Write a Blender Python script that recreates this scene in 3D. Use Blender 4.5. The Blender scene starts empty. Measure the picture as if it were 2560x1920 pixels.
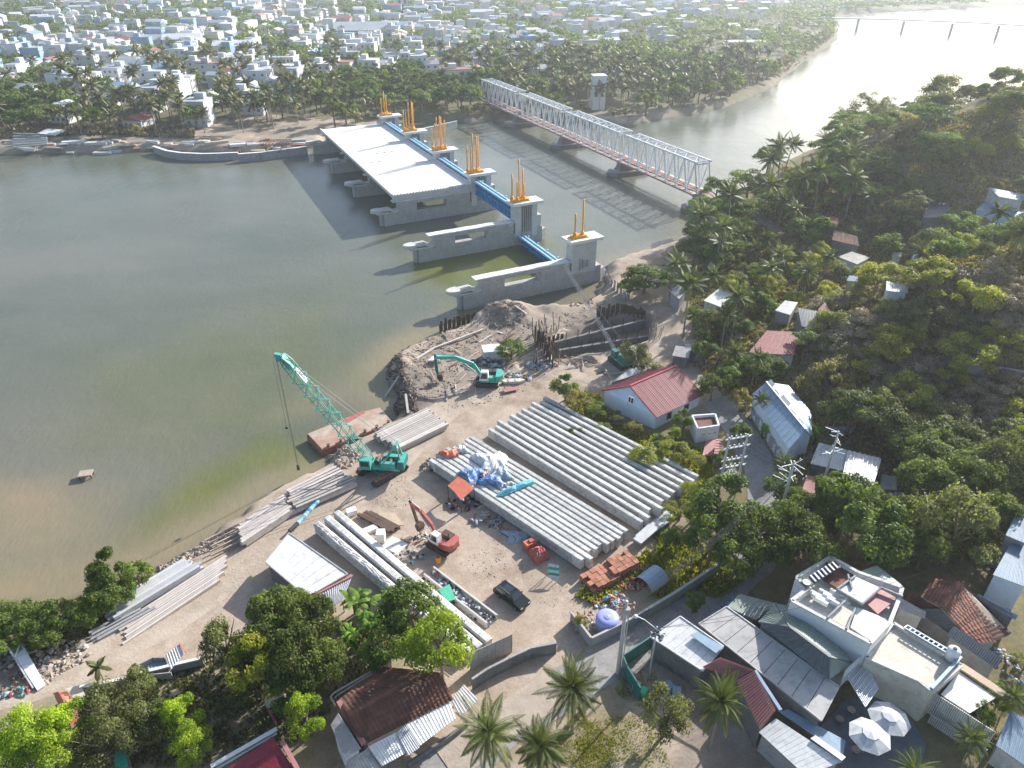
import bpy, bmesh, math, random
import numpy as np
from mathutils import Vector, Matrix
random.seed(11); rng = np.random.default_rng(11)
R = math.radians
sc = bpy.context.scene
# ------------------------------------------------------------ camera
HC = 70.0; PITCH = R(31.75); FPX = 1534.0
cam = bpy.data.cameras.new('camera'); co = bpy.data.objects.new('camera', cam)
sc.collection.objects.link(co)
co.location = (0, 0, HC); co.rotation_euler = (R(90) - PITCH, 0, 0)
cam.sensor_width = 36; cam.lens = 36 * FPX / 2212; cam.clip_start = 1; cam.clip_end = 6000
sc.camera = co
# ------------------------------------------------------------ light
SUN_AZ, SUN_EL = 43.0, 26.0
w = bpy.data.worlds.new('World'); sc.world = w; w.use_nodes = True
nt = w.node_tree; bg = nt.nodes['Background']
sky = nt.nodes.new('ShaderNodeTexSky'); sky.sky_type = 'NISHITA'; sky.sun_disc = False
sky.sun_elevation = R(SUN_EL); sky.sun_rotation = R(SUN_AZ); sky.air_density = 1.0; sky.dust_density = 1.6
nt.links.new(sky.outputs[0], bg.inputs[0]); bg.inputs[1].default_value = 0.12
sl = bpy.data.lights.new('sun', 'SUN'); sl.energy = 5.0; sl.angle = R(0.53); sl.color = (1.0, 0.965, 0.92)
so = bpy.data.objects.new('sun', sl); sc.collection.objects.link(so)
sd = Vector((math.sin(R(SUN_AZ)) * math.cos(R(SUN_EL)), math.cos(R(SUN_AZ)) * math.cos(R(SUN_EL)), math.sin(R(SUN_EL))))
so.rotation_euler = (-sd).to_track_quat('-Z', 'Y').to_euler(); so.location = sd * 500
sc.view_settings.view_transform = 'Standard'; sc.view_settings.look = 'None'
sc.view_settings.gamma = 1; sc.view_settings.use_curve_mapping = False
sc.view_settings.exposure = 0.88
sc.cycles.max_bounces = 5; sc.cycles.volume_bounces = 1; sc.cycles.transparent_max_bounces = 8
# ------------------------------------------------------------ photo measures -> places
S = 2212 / 2560
FR = dict(D=(0, 0, S), R1=(650, 820, 3.318), R2=(940, 740, 2.765), R3=(1050, 960, 3.03), R4=(560, 1130, 2.911), R5=(1200, 1250, 3.16),
          R6=(0, 1300, 2.676), R7=(500, 1600, 2.212), S1=(1560, 480, 2.212), S2=(1450, 860, 2.765), S3=(1800, 1200, 2.9105),
          S4=(1500, 1400, 3.19), S5=(1960, 1450, 3.53), S6=(0, 1560, 3.16), T1=(0, 0, 2.458), T2=(850, 0, 2.458), T3=(1700, 0, 2.572),
          T4=(750, 240, 3.318), T5=(1000, 480, 3.687), T6=(1100, 180, 2.765), W5=(1380, 1380, 7.37))
CP, SP = math.cos(PITCH), math.sin(PITCH)
def px(fr, x, y):
    ox, oy, s = FR[fr]
    return ((ox + x / s) * S, (oy + y / s) * S)
def ray(x, y):
    dx = (x - 1106) / FPX; dy = (829.5 - y) / FPX
    return (dx, CP + dy * SP, -SP + dy * CP)
def at(x, y, z=0.0):
    v = ray(x, y); t = (HC - z) / -v[2]
    return Vector((v[0] * t, v[1] * t, z))
def A(fr, x, y, z=0.0): return at(*px(fr, x, y), z)
def proj(p):
    d = p[1] * CP + (HC - p[2]) * SP; u = p[1] * SP - (HC - p[2]) * CP
    return (1106 + FPX * p[0] / d, 829.5 - FPX * u / d, d)
# ------------------------------------------------------------ terrain function
def W2(pts, z=0): return [tuple(at(x, y, z)[:2]) for x, y in pts]
near_poly = [(-160, 60), (-160, 10), (600, 10), (600, 300), (420, 330)] + W2([(2300, 165), (2060, 215), (1940, 262), (1860, 300), (1790, 345),
    (1700, 385), (1640, 412), (1600, 436), (1540, 462), (1490, 480), (1500, 512), (1440, 542), (1345, 562), (1300, 574), (1308, 600),
    (1285, 640), (1250, 658), (1180, 676), (1110, 662), (1050, 672), (1000, 708), (905, 738), (852, 764), (833, 788), (836, 820), (852, 858),
    (858, 900), (770, 948), (700, 985), (700, 1008), (620, 1042), (520, 1108), (430, 1172), (330, 1222), (240, 1262), (180, 1290), (60, 1300), (-100, 1310)])
far_poly = W2([(-600, 345), (-100, 341), (0, 337), (60, 333), (140, 334), (230, 334), (330, 327), (420, 330), (520, 334), (700, 318), (720, 300), (850, 270), (880, 262),
    (985, 264), (1020, 270), (1080, 256), (1160, 266), (1250, 264), (1340, 272), (1400, 265), (1480, 251), (1560, 236), (1630, 206), (1672, 190),
    (1692, 170), (1742, 131), (1790, 101), (1810, 86), (1812, 60), (1797, 46), (1812, 37), (1900, 27), (2050, 20), (2212, 13), (2400, 4)]) + [(1500, 1150), (1500, 2200), (-2500, 2200), (-2500, 300)]
def sdf(poly, X, Y):
    """signed distance, positive inside"""
    X = np.asarray(X, float); Y = np.asarray(Y, float)
    d = np.full(X.shape, 1e18); ins = np.zeros(X.shape, bool)
    n = len(poly)
    for i in range(n):
        ax, ay = poly[i]; bx, by = poly[(i + 1) % n]
        ex, ey = bx - ax, by - ay; wx, wy = X - ax, Y - ay
        t = np.clip((wx * ex + wy * ey) / (ex * ex + ey * ey + 1e-9), 0, 1)
        d = np.minimum(d, (wx - ex * t) ** 2 + (wy - ey * t) ** 2)
        c = ((ay > Y) != (by > Y))
        with np.errstate(divide='ignore', invalid='ignore'):
            xi = ax + (Y - ay) / (by - ay if by != ay else 1e-9) * ex
        ins ^= c & (X < xi)
    return np.where(ins, 1, -1) * np.sqrt(d)
def sm(a, b, x):
    t = np.clip((x - a) / (b - a), 0, 1); return t * t * (3 - 2 * t)
_ns = [(random.uniform(-1, 1), random.uniform(-1, 1), random.uniform(0, 6.28)) for _ in range(24)]
def wob(X, Y, s, k=0, n=8):
    r = 0
    for i in range(n):
        a, b, c = _ns[(i + k) % 24]; m = math.hypot(a, b) + .01
        f = (0.6 + 0.25 * i) / s
        r = r + np.sin((X * a / m + Y * b / m) * f * 6.28 + c)
    return r / n
HILLS = [(108, 121, 46, 23, 17, 0.2), (150, 218, 52, 42, 27, 0.3), (205, 150, 50, 50, 18, 0)]
mounds = [tuple(A('T5', 900, 1120, 2)[:2]) + (6, 5, 1.9), tuple(A('T5', 1080, 1150, 2)[:2]) + (4, 4, 1.7), tuple(A('T5', 1350, 1100, 1)[:2]) + (4, 3, 1.4),
          tuple(A('R1', 1130, 330, 2)[:2]) + (3, 4, 1.6), tuple(A('R1', 1180, 600, 2)[:2]) + (3.5, 3, 1.6), tuple(A('R2', 1480, 400, 3)[:2]) + (2.4, 2, .8)]
PIT = [A('R2', x, y, 2.2) for x, y in ((1190, 330), (1560, 130), (1900, 130), (1900, 300), (1480, 400), (1210, 430))]
PIT = [tuple(p[:2]) for p in PIT]
def hgt(X, Y):
    X = np.asarray(X, float); Y = np.asarray(Y, float)
    s = sdf(near_poly, X, Y)
    base = 2.0 + 2.0 * sm(18, 55, X) * sm(40, 60, Y) + 0.8 * sm(25, 5, Y - 36)
    hh = base
    for cx, cy, rx, ry, h, a in HILLS:
        dx, dy = X - cx, Y - cy; u = dx * math.cos(a) + dy * math.sin(a); v = -dx * math.sin(a) + dy * math.cos(a)
        hh = hh + h * np.exp(-((u / rx) ** 2 + (v / ry) ** 2) ** (1.9 if cx == 108 else 1)) * (1 + .08 * wob(X, Y, 30, 3))
    for cx, cy, rx, ry, h in mounds:
        hh = hh + h * np.exp(-((X - cx) / rx) ** 2 - ((Y - cy) / ry) ** 2) * (1 + .35 * wob(X, Y, 5, 5))
    hh = hh - 2.6 * sm(-0.2, 0.9, sdf(PIT, X, Y))
    rough = sm(95, 110, Y) * sm(40, 20, X) * .34 + .04
    hh = hh + rough * wob(X, Y, 6, 1) + rough * .5 * wob(X, Y, 2.2, 9)
    wv = s + 1.0 * wob(X, Y, 9, 2) + .5 * wob(X, Y, 3, 4)
    n = -1.2 + (hh + 1.2) * sm(-1.2, 3.2, wv)
    far = Y > 215 + 0 * X
    f = sdf(far_poly, X, Y) + 2.0 * wob(X, Y, 18, 2)
    fh = 2.4 + 1.6 * sm(15, 90, f) + .5 * wob(X, Y, 60, 4) + 38 * sm(1050, 1500, Y) * sm(150, 500, X) * (1 + .3 * wob(X, Y, 250, 6))
    m = -1.2 + (fh + 1.2) * sm(-2, 5, f)
    return np.maximum(n, np.where(far, m, -1.2))
_gx = np.arange(-150, 346, .8); _gy = np.arange(20, 346, .8)
_gz = hgt(*np.meshgrid(_gx, _gy))
def hz(x, y):
    if -149 < x < 343 and 21 < y < 343:
        u = (x + 150) / .8; v = (y - 20) / .8; i, j = int(u), int(v); u -= i; v -= j
        return float((_gz[j, i] * (1 - u) + _gz[j, i + 1] * u) * (1 - v) + (_gz[j + 1, i] * (1 - u) + _gz[j + 1, i + 1] * u) * v)
    return float(hgt(np.array([x]), np.array([y]))[0])
def hit(x, y):
    """where the line of sight meets the terrain"""
    v = ray(x, y); t0 = (HC - 45) / -v[2]; t1 = (HC + 1) / -v[2]
    T = np.linspace(t0, t1, 400); X = v[0] * T; Y = v[1] * T; Z = HC + v[2] * T
    b = np.nonzero(hgt(X, Y) >= Z)[0]
    k = b[0] if len(b) else -1
    return Vector((X[k], Y[k], Z[k]))
def Hh(fr, x, y): return hit(*px(fr, x, y))
def drop(p, dz=0): return Vector((p[0], p[1], hz(p[0], p[1]) + dz))
# ------------------------------------------------------------ materials
def mat(name, col, rough=.8, var=.15, scale=.6, bump=0.0, metal=0, col2=None, mixs=.35, spec=.35, stain=0.0, bscale=6, rand=0.0):
    m = bpy.data.materials.new(name); m.use_nodes = True; n = m.node_tree.nodes; L = m.node_tree.links
    b = n['Principled BSDF']; b.inputs['Roughness'].default_value = rough; b.inputs['Metallic'].default_value = metal
    b.inputs['Specular IOR Level'].default_value = spec
    tc = n.new('ShaderNodeTexCoord')
    no = n.new('ShaderNodeTexNoise'); no.inputs['Scale'].default_value = scale; no.inputs['Detail'].default_value = 7; no.inputs['Roughness'].default_value = .62
    L.new(tc.outputs['Object'], no.inputs['Vector'])
    cr = n.new('ShaderNodeValToRGB'); c = cr.color_ramp
    c.elements[0].position = .3; c.elements[1].position = .72
    c.elements[0].color = tuple(max(0, q * (1 - var)) for q in col) + (1,); c.elements[1].color = tuple(min(1, q * (1 + var)) for q in col) + (1,)
    L.new(no.outputs['Fac'], cr.inputs['Fac']); out = cr.outputs['Color']
    if col2:
        n2 = n.new('ShaderNodeTexNoise'); n2.inputs['Scale'].default_value = mixs; n2.inputs['Detail'].default_value = 8; n2.inputs['Roughness'].default_value = .7
        L.new(tc.outputs['Object'], n2.inputs['Vector'])
        r2 = n.new('ShaderNodeValToRGB'); r2.color_ramp.elements[0].position = .44; r2.color_ramp.elements[1].position = .62
        L.new(n2.outputs['Fac'], r2.inputs['Fac'])
        mx = n.new('ShaderNodeMix'); mx.data_type = 'RGBA'; L.new(r2.outputs['Color'], mx.inputs['Factor']); L.new(out, mx.inputs['A'])
        mx.inputs['B'].default_value = tuple(col2) + (1,); out = mx.outputs['Result']
    if stain:
        n3 = n.new('ShaderNodeTexNoise'); n3.inputs['Scale'].default_value = scale * 3.1; n3.inputs['Detail'].default_value = 9; n3.inputs['Roughness'].default_value = .75
        L.new(tc.outputs['Object'], n3.inputs['Vector'])
        r3 = n.new('ShaderNodeValToRGB'); r3.color_ramp.elements[0].position = .36; r3.color_ramp.elements[1].position = .52
        r3.color_ramp.elements[0].color = (1 - stain,) * 3 + (1,); r3.color_ramp.elements[1].color = (1, 1, 1, 1)
        L.new(n3.outputs['Fac'], r3.inputs['Fac'])
        mx = n.new('ShaderNodeMix'); mx.data_type = 'RGBA'; mx.blend_type = 'MULTIPLY'; mx.inputs['Factor'].default_value = 1
        L.new(out, mx.inputs['A']); L.new(r3.outputs['Color'], mx.inputs['B']); out = mx.outputs['Result']
    if rand:
        oi = n.new('ShaderNodeObjectInfo'); hs = n.new('ShaderNodeHueSaturation')
        mr = n.new('ShaderNodeMapRange'); mr.inputs['To Min'].default_value = 1 - rand; mr.inputs['To Max'].default_value = 1 + rand
        L.new(oi.outputs['Random'], mr.inputs['Value']); L.new(mr.outputs[0], hs.inputs['Value']); L.new(out, hs.inputs['Color']); out = hs.outputs['Color']
    L.new(out, b.inputs['Base Color'])
    if bump:
        nb = n.new('ShaderNodeTexNoise'); nb.inputs['Scale'].default_value = bscale; nb.inputs['Detail'].default_value = 6
        L.new(tc.outputs['Object'], nb.inputs['Vector'])
        bp = n.new('ShaderNodeBump'); bp.inputs['Strength'].default_value = min(1, bump); bp.inputs['Distance'].default_value = .25
        L.new(nb.outputs['Fac'], bp.inputs['Height']); L.new(bp.outputs['Normal'], b.inputs['Normal'])
    return m
M = {}
M['concrete'] = mat('concrete', (.40, .39, .37), .85, .14, .5, .15, stain=.25)
M['concrete_new'] = mat('pale_concrete', (.52, .51, .49), .8, .08, .3, .1, stain=.12)
M['deck'] = mat('deck_concrete', (.72, .71, .69), .8, .08, .15, .05, stain=.14)
M['girder'] = mat('girder_concrete', (.55, .545, .52), .75, .18, .9, .12, stain=.45, rand=.18)
M['trackbed'] = mat('reddish_track_bed', (.34, .23, .20), .9, .15, .8, .1)
M['stone'] = mat('pier_stone', (.25, .215, .20), .9, .2, .7, .3)
M['orange'] = mat('orange_paint', (.78, .36, .035), .6, .12, 1.5)
M['blue_steel'] = mat('blue_gate_paint', (.04, .26, .50), .5, .15, 1)
M['blue_light'] = mat('pale_blue_paint', (.30, .52, .68), .5, .12, 1)
M['truss'] = mat('silver_paint', (.66, .68, .70), .5, .1, 1, spec=.5)
M['rust'] = mat('rusty_steel', (.23, .105, .065), .85, .3, 1.2, .15, col2=(.33, .16, .1), mixs=.8)
M['rustdark'] = mat('dark_rust', (.10, .065, .05), .85, .3, 1.2, .15)
M['brick'] = mat('red_blocks', (.36, .16, .10), .85, .2, 1.3, .1, rand=.25)
M['teal'] = mat('teal_paint', (.04, .42, .34), .45, .18, 1.5, spec=.45, stain=.3, col2=(.16, .36, .30), mixs=.9)
M['teal_dark'] = mat('dark_teal_paint', (.02, .15, .14), .5, .12, 1.5)
M['steel_dark'] = mat('dark_steel', (.05, .05, .055), .6, .2, 2)
M['cable'] = mat('steel_cable', (.08, .08, .08), .5, .1, 2)
M['glass'] = mat('window_glass', (.03, .04, .05), .12, .1, 1, spec=.6)
M['white'] = mat('white_paint', (.74, .75, .76), .6, .06, .5, stain=.12)
M['offwhite'] = mat('weathered_white_wall', (.58, .57, .53), .8, .1, .5, .08, stain=.3)
M['bluewhite'] = mat('pale_blue_wall', (.60, .68, .76), .75, .05, .4, stain=.12)
M['red_roof'] = mat('red_metal_roof', (.25, .065, .07), .55, .18, .6, stain=.3)
M['red_roof2'] = mat('crimson_metal_roof', (.42, .07, .10), .45, .1, .6)
M['pink_roof'] = mat('faded_red_roof', (.38, .17, .16), .6, .15, .8, stain=.2)
M['coral'] = mat('coral_roof', (.60, .22, .16), .6, .1, .8, stain=.1)
M['tile'] = mat('clay_tiles', (.27, .11, .075), .85, .25, 1.1, .2, col2=(.13, .075, .055), mixs=.5, rand=.3)
M['tile_brown'] = mat('mossy_brown_tiles', (.16, .07, .05), .85, .3, .9, .2, col2=(.07, .045, .035), mixs=.3, rand=.25)
M['tin'] = mat('galvanised_sheet', (.50, .51, .52), .45, .12, .5, stain=.25, spec=.5, metal=.15)
M['tin_white'] = mat('white_sheet_roof', (.68, .68, .66), .5, .1, .4, stain=.24)
M['tin_grey'] = mat('grey_sheet_roof', (.42, .41, .395), .55, .14, .3, stain=.28)
M['tin_blue'] = mat('blue_grey_sheet', (.22, .32, .42), .45, .12, .4, stain=.2)
M['tin_green'] = mat('grey_green_sheet', (.30, .35, .30), .5, .1, .4, stain=.15)
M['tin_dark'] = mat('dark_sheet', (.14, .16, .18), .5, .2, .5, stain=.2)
M['wood'] = mat('weathered_timber', (.42, .34, .27), .85, .25, 1.5, .1, rand=.25)
M['pile'] = mat('pile_concrete', (.50, .45, .41), .8, .14, 1.0, .1, rand=.2, stain=.15)
M['pile_grey'] = mat('grey_pile_concrete', (.44, .45, .46), .8, .14, 1.0, .1, rand=.2, stain=.15)
M['asphalt'] = mat('worn_asphalt', (.27, .26, .25), .9, .2, .8, .1, stain=.2)
M['dirt'] = mat('bare_dirt', (.38, .32, .26), .95, .15, .5, .2, stain=.15)
M['haul'] = mat('haul_road_dirt', (.36, .29, .225), .95, .14, .35, .25, col2=(.43, .36, .29), mixs=.25, bscale=3); M['haul2'] = mat('rutted_dirt', (.44, .37, .30), .95, .08, .4, .2, bscale=3)
M['sandp'] = mat('pale_sand', (.52, .41, .30), .95, .15, .5, .2)
M['rock'] = mat('broken_rock', (.29, .235, .19), .9, .25, 1.5, .3, rand=.3)
M['rubber'] = mat('black_rubber', (.02, .02, .02), .8, .1, 1)
M['car'] = mat('black_car_paint', (.012, .016, .016), .2, .05, 1, spec=.6)
M['chrome'] = mat('chrome', (.6, .6, .6), .25, .05, 1, metal=.9)
M['lamp'] = mat('lamp_lens', (.7, .7, .68), .2, .05, 1)
M['red_lens'] = mat('red_lens', (.4, .02, .02), .3, .05, 1)
M['red_paint'] = mat('faded_red_paint', (.42, .12, .10), .55, .2, 1.5, stain=.2)
M['tarp_red'] = mat('red_tarp', (.60, .17, .10), .6, .2, 1.5, .2)
M['tarp_blue'] = mat('blue_tarp', (.05, .17, .42), .5, .25, 1.5, .3, col2=(.3, .38, .5), mixs=1.4)
M['tarp_cyan'] = mat('cyan_tarp', (.12, .45, .55), .5, .25, 1.5, .3)
M['tarp_white'] = mat('white_bags', (.68, .67, .64), .7, .12, 1.5, .3, col2=(.4, .42, .46), mixs=1.2)
M['tarp_grey'] = mat('grey_tarp', (.30, .36, .42), .6, .2, 1.5, .3)
M['green'] = mat('green_plastic', (.05, .34, .22), .6, .15, 1.5)
M['cream'] = mat('cream_plaster', (.60, .56, .47), .8, .12, .4, .05, stain=.25)
M['greywall'] = mat('grey_render', (.32, .32, .33), .85, .15, .6, .1, stain=.25)
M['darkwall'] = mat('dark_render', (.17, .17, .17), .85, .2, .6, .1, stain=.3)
M['bark'] = mat('tree_bark', (.17, .13, .10), .9, .25, 2, .3)
M['palmbark'] = mat('palm_trunk', (.27, .23, .19), .9, .2, 2, .3)
M['tankblue'] = mat('blue_tank', (.30, .34, .68), .5, .08, .8)
# ------------------------------------------------------------ mesh helpers
col = sc.collection
class MB:
    def __init__(s): s.v = []; s.f = []
    def add(s, vs, fs):
        k = len(s.v); s.v += [tuple(q) for q in vs]; s.f += [tuple(i + k for i in f) for f in fs]; return s
    def hexa(s, b, t):
        """8 corners: bottom 4, top 4 (same order)"""
        return s.add(list(b) + list(t), [(3, 2, 1, 0), (4, 5, 6, 7), (0, 1, 5, 4), (1, 2, 6, 5), (2, 3, 7, 6), (3, 0, 4, 7)])
    def box(s, c, d, rz=0):
        cx, cy, cz = c; a, b, h = d[0] / 2, d[1] / 2, d[2] / 2; C, N = math.cos(rz), math.sin(rz)
        q = [(cx + x * C - y * N, cy + x * N + y * C) for x, y in ((-a, -b), (a, -b), (a, b), (-a, b))]
        return s.hexa([(x, y, cz - h) for x, y in q], [(x, y, cz + h) for x, y in q])
    def prism(s, poly, z0, z1):
        n = len(poly); ar = sum(poly[i][0] * poly[(i + 1) % n][1] - poly[(i + 1) % n][0] * poly[i][1] for i in range(n))
        if ar < 0: poly = poly[::-1]
        return s.add([(p[0], p[1], z0) for p in poly] + [(p[0], p[1], z1) for p in poly],
                     [tuple(range(n))[::-1], tuple(range(n, 2 * n))] + [(i, (i + 1) % n, n + (i + 1) % n, n + i) for i in range(n)])
    def slab(s, pts, th):
        """polygon in space given thickness downwards"""
        n = len(pts); nv = Vector((0, 0, 0))
        for i in range(n):
            a, b = Vector(pts[i]), Vector(pts[(i + 1) % n]); nv += a.cross(b)
        if nv.z < 0: pts = pts[::-1]
        return s.add([(p[0], p[1], p[2] - th) for p in pts] + [tuple(p) for p in pts],
                     [tuple(range(n))[::-1], tuple(range(n, 2 * n))] + [(i, (i + 1) % n, n + (i + 1) % n, n + i) for i in range(n)])
    def bar(s, p, q, w=.1, h=None):
        p, q = Vector(p), Vector(q); h = h or w; d = (q - p)
        if d.length < 1e-6: return s
        d.normalize(); up = Vector((0, 0, 1)) if abs(d.z) < .95 else Vector((1, 0, 0))
        a = d.cross(up).normalized() * (w / 2); b = a.cross(d).normalized() * (h / 2)
        return s.hexa([p - a - b, p + a - b, p + a + b, p - a + b], [q - a - b, q + a - b, q + a + b, q - a + b]) if False else \
            s.add([p - a - b, p + a - b, p + a + b, p - a + b, q - a - b, q + a - b, q + a + b, q - a + b],
                  [(0, 1, 2, 3), (7, 6, 5, 4), (4, 5, 1, 0), (5, 6, 2, 1), (6, 7, 3, 2), (7, 4, 0, 3)])
    def tube(s, p, q, r0, r1=None, n=8, cap=True):
        p, q = Vector(p), Vector(q); r1 = r0 if r1 is None else r1; d = (q - p).normalized()
        up = Vector((0, 0, 1)) if abs(d.z) < .95 else Vector((1, 0, 0)); a = d.cross(up).normalized(); b = d.cross(a)
        vs = [p + (a * math.cos(t) + b * math.sin(t)) * r0 for t in [i * 2 * math.pi / n for i in range(n)]] + \
             [q + (a * math.cos(t) + b * math.sin(t)) * r1 for t in [i * 2 * math.pi / n for i in range(n)]]
        fs = [(i, n + i, n + (i + 1) % n, (i + 1) % n) for i in range(n)]
        if cap: fs += [tuple(range(n)), tuple(range(n, 2 * n))[::-1]]
        return s.add(vs, fs)
    def path(s, pts, rs, n=6):
        for i in range(len(pts) - 1): s.tube(pts[i], pts[i + 1], rs[i], rs[i + 1], n, cap=True)
        return s
    def lathe(s, c, prof, n=12):
        c = Vector(c); vs = []; fs = []
        for r, z in prof: vs += [c + Vector((r * math.cos(i * 2 * math.pi / n), r * math.sin(i * 2 * math.pi / n), z)) for i in range(n)]
        for k in range(len(prof) - 1):
            fs += [(k * n + i, k * n + (i + 1) % n, (k + 1) * n + (i + 1) % n, (k + 1) * n + i) for i in range(n)]
        fs += [tuple(range(n))[::-1], tuple(range((len(prof) - 1) * n, len(prof) * n))]
        return s.add(vs, fs)
    def build(s, name, m, parent=None, local=False, smooth=False, label=None, kind=None):
        me = bpy.data.meshes.new(name)
        v = s.v
        if parent is not None and not local:
            o = wl(parent); v = [(a - o[0], b - o[1], c - o[2]) for a, b, c in v]
        me.from_pydata(v, [], s.f); me.materials.append(M[m] if isinstance(m, str) else m)
        if smooth: me.polygons.foreach_set('use_smooth', [True] * len(me.polygons))
        ob = bpy.data.objects.new(name, me); col.objects.link(ob)
        if parent is not None: ob.parent = parent
        if label: ob['label'] = label
        if kind: ob['kind'] = kind
        return ob
def wl(o):
    p = Vector(o.location)
    while o.parent: o = o.parent; p = p + Vector(o.location)
    return p
def thing(name, label, cat, loc=(0, 0, 0), rz=0, group=None):
    o = bpy.data.objects.new(name, None); col.objects.link(o); o.empty_display_size = .5
    o.location = loc; o.rotation_euler = (0, 0, rz); tag(o, label, cat, group); return o
def tag(o, label, cat, group=None, kind=None):
    o['label'] = label; o['category'] = cat
    if group: o['group'] = group
    if kind: o['kind'] = kind
    return o
def link_mesh(name, me, parent=None, loc=(0, 0, 0)):
    o = bpy.data.objects.new(name, me); col.objects.link(o); o.parent = parent; o.location = loc; return o
_kids = {}
def kids(o):
    if o.name not in _kids: _kids[o.name] = [c for c in col.objects if c.parent == o]
    return _kids[o.name]
def dup(root, loc, rz=0, scale=None, label=None, group=None):
    def cp(o, par):
        c = o.copy(); col.objects.link(c)
        if par is not None: c.parent = par
        for k in kids(o): cp(k, c)
        return c
    r = cp(root, None); r.location = loc; r.rotation_euler = (root.rotation_euler.x, root.rotation_euler.y, rz)
    if scale is not None: r.scale = scale if hasattr(scale, '__len__') else (scale,) * 3
    if label: r['label'] = label
    if group: r['group'] = group
    return r
def lerp(a, b, t): return Vector(a) * (1 - t) + Vector(b) * t
# ============================================================ SETTING
def grid_mesh(name, xs, ys):
    X, Y = np.meshgrid(xs, ys); Z = hgt(X, Y); nx, ny = len(xs), len(ys)
    V = np.stack([X, Y, Z], -1).reshape(-1, 3)
    i = np.arange(nx * ny).reshape(ny, nx)
    F = np.stack([i[:-1, :-1], i[:-1, 1:], i[1:, 1:], i[1:, :-1]], -1).reshape(-1, 4)
    zz = V[F].max(1)[:, 2]; F = F[zz > -1.15]
    me = bpy.data.meshes.new(name); me.vertices.add(len(V)); me.vertices.foreach_set('co', V.ravel())
    me.loops.add(len(F) * 4); me.loops.foreach_set('vertex_index', F.ravel().astype(np.int32))
    me.polygons.add(len(F)); me.polygons.foreach_set('loop_start', np.arange(len(F), dtype=np.int32) * 4)
    me.polygons.foreach_set('loop_total', np.full(len(F), 4, np.int32)); me.update(calc_edges=True); me.validate()
    me.polygons.foreach_set('use_smooth', [True] * len(F))
    return me, V
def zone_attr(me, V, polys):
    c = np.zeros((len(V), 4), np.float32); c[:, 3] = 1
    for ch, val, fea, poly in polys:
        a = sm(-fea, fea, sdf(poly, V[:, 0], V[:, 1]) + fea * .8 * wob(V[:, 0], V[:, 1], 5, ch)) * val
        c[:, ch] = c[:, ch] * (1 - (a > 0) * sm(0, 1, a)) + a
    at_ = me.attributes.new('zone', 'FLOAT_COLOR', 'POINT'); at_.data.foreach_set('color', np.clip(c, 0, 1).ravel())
def ground_mat(name, base, base2, green, green2, dark):
    m = bpy.data.materials.new(name); m.use_nodes = True; n = m.node_tree.nodes; L = m.node_tree.links; b = n['Principled BSDF']
    b.inputs['Roughness'].default_value = .95; b.inputs['Specular IOR Level'].default_value = .15
    tc = n.new('ShaderNodeTexCoord'); sep = n.new('ShaderNodeSeparateColor'); aa = n.new('ShaderNodeAttribute'); aa.attribute_name = 'zone'
    L.new(aa.outputs['Color'], sep.inputs[0])
    def noise(s, d=8, r=.65):
        q = n.new('ShaderNodeTexNoise'); q.inputs['Scale'].default_value = s; q.inputs['Detail'].default_value = d; q.inputs['Roughness'].default_value = r
        L.new(tc.outputs['Object'], q.inputs['Vector']); return q.outputs['Fac']
    def ramp(f, a, c, p0=.35, p1=.65):
        q = n.new('ShaderNodeValToRGB'); e = q.color_ramp.elements; e[0].position = p0; e[1].position = p1; e[0].color = (*a, 1); e[1].color = (*c, 1)
        L.new(f, q.inputs['Fac']); return q.outputs['Color']
    def mix(f, a, c, t='MIX'):
        q = n.new('ShaderNodeMix'); q.data_type = 'RGBA'; q.blend_type = t
        if hasattr(f, 'links') or not isinstance(f, (int, float)): L.new(f, q.inputs['Factor'])
        else: q.inputs['Factor'].default_value = f
        L.new(a, q.inputs['A']); L.new(c, q.inputs['B']); return q.outputs['Result']
    n1 = noise(.22); n2 = noise(.9); n3 = noise(3.2, 9, .75)
    dry = ramp(n1, base, base2); fine = ramp(n3, (.82, .80, .78), (1.08, 1.06, 1.04), .34, .62); dry = mix(1.0, dry, fine, 'MULTIPLY')
    gr = ramp(n2, green, green2); gr = mix(1.0, gr, fine, 'MULTIPLY')
    pt_ = noise(.075, 9, .72); pr_ = ramp(pt_, (1, 1, 1), (.66, .61, .57), .53, .66); dry = mix(1.0, dry, pr_, 'MULTIPLY')
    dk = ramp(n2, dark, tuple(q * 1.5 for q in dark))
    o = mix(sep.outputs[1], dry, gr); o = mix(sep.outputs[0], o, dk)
    # damp margin near the waterline
    geo = n.new('ShaderNodeNewGeometry'); sx = n.new('ShaderNodeSeparateXYZ'); L.new(geo.outputs['Position'], sx.inputs[0])
    mr = n.new('ShaderNodeMapRange'); mr.inputs['From Min'].default_value = .9; mr.inputs['From Max'].default_value = .15
    mr.inputs['To Min'].default_value = 0; mr.inputs['To Max'].default_value = .75; L.new(sx.outputs['Z'], mr.inputs['Value'])
    o = mix(mr.outputs[0], o, ramp(n2, (.12, .10, .08), (.20, .165, .13)))
    L.new(o, b.inputs['Base Color'])
    bp = n.new('ShaderNodeBump'); bp.inputs['Strength'].default_value = .5; bp.inputs['Distance'].default_value = .12
    L.new(n3, bp.inputs['Height']); L.new(bp.outputs['Normal'], b.inputs['Normal'])
    return m
me, V = grid_mesh('ground', np.arange(-150, 345, .95), np.concatenate([np.arange(24, 200, .8), np.arange(200, 345, 1.2)]))
def PD(pts, z=2.5): return [tuple(at(x, y, z)[:2]) for x, y in pts]
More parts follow.
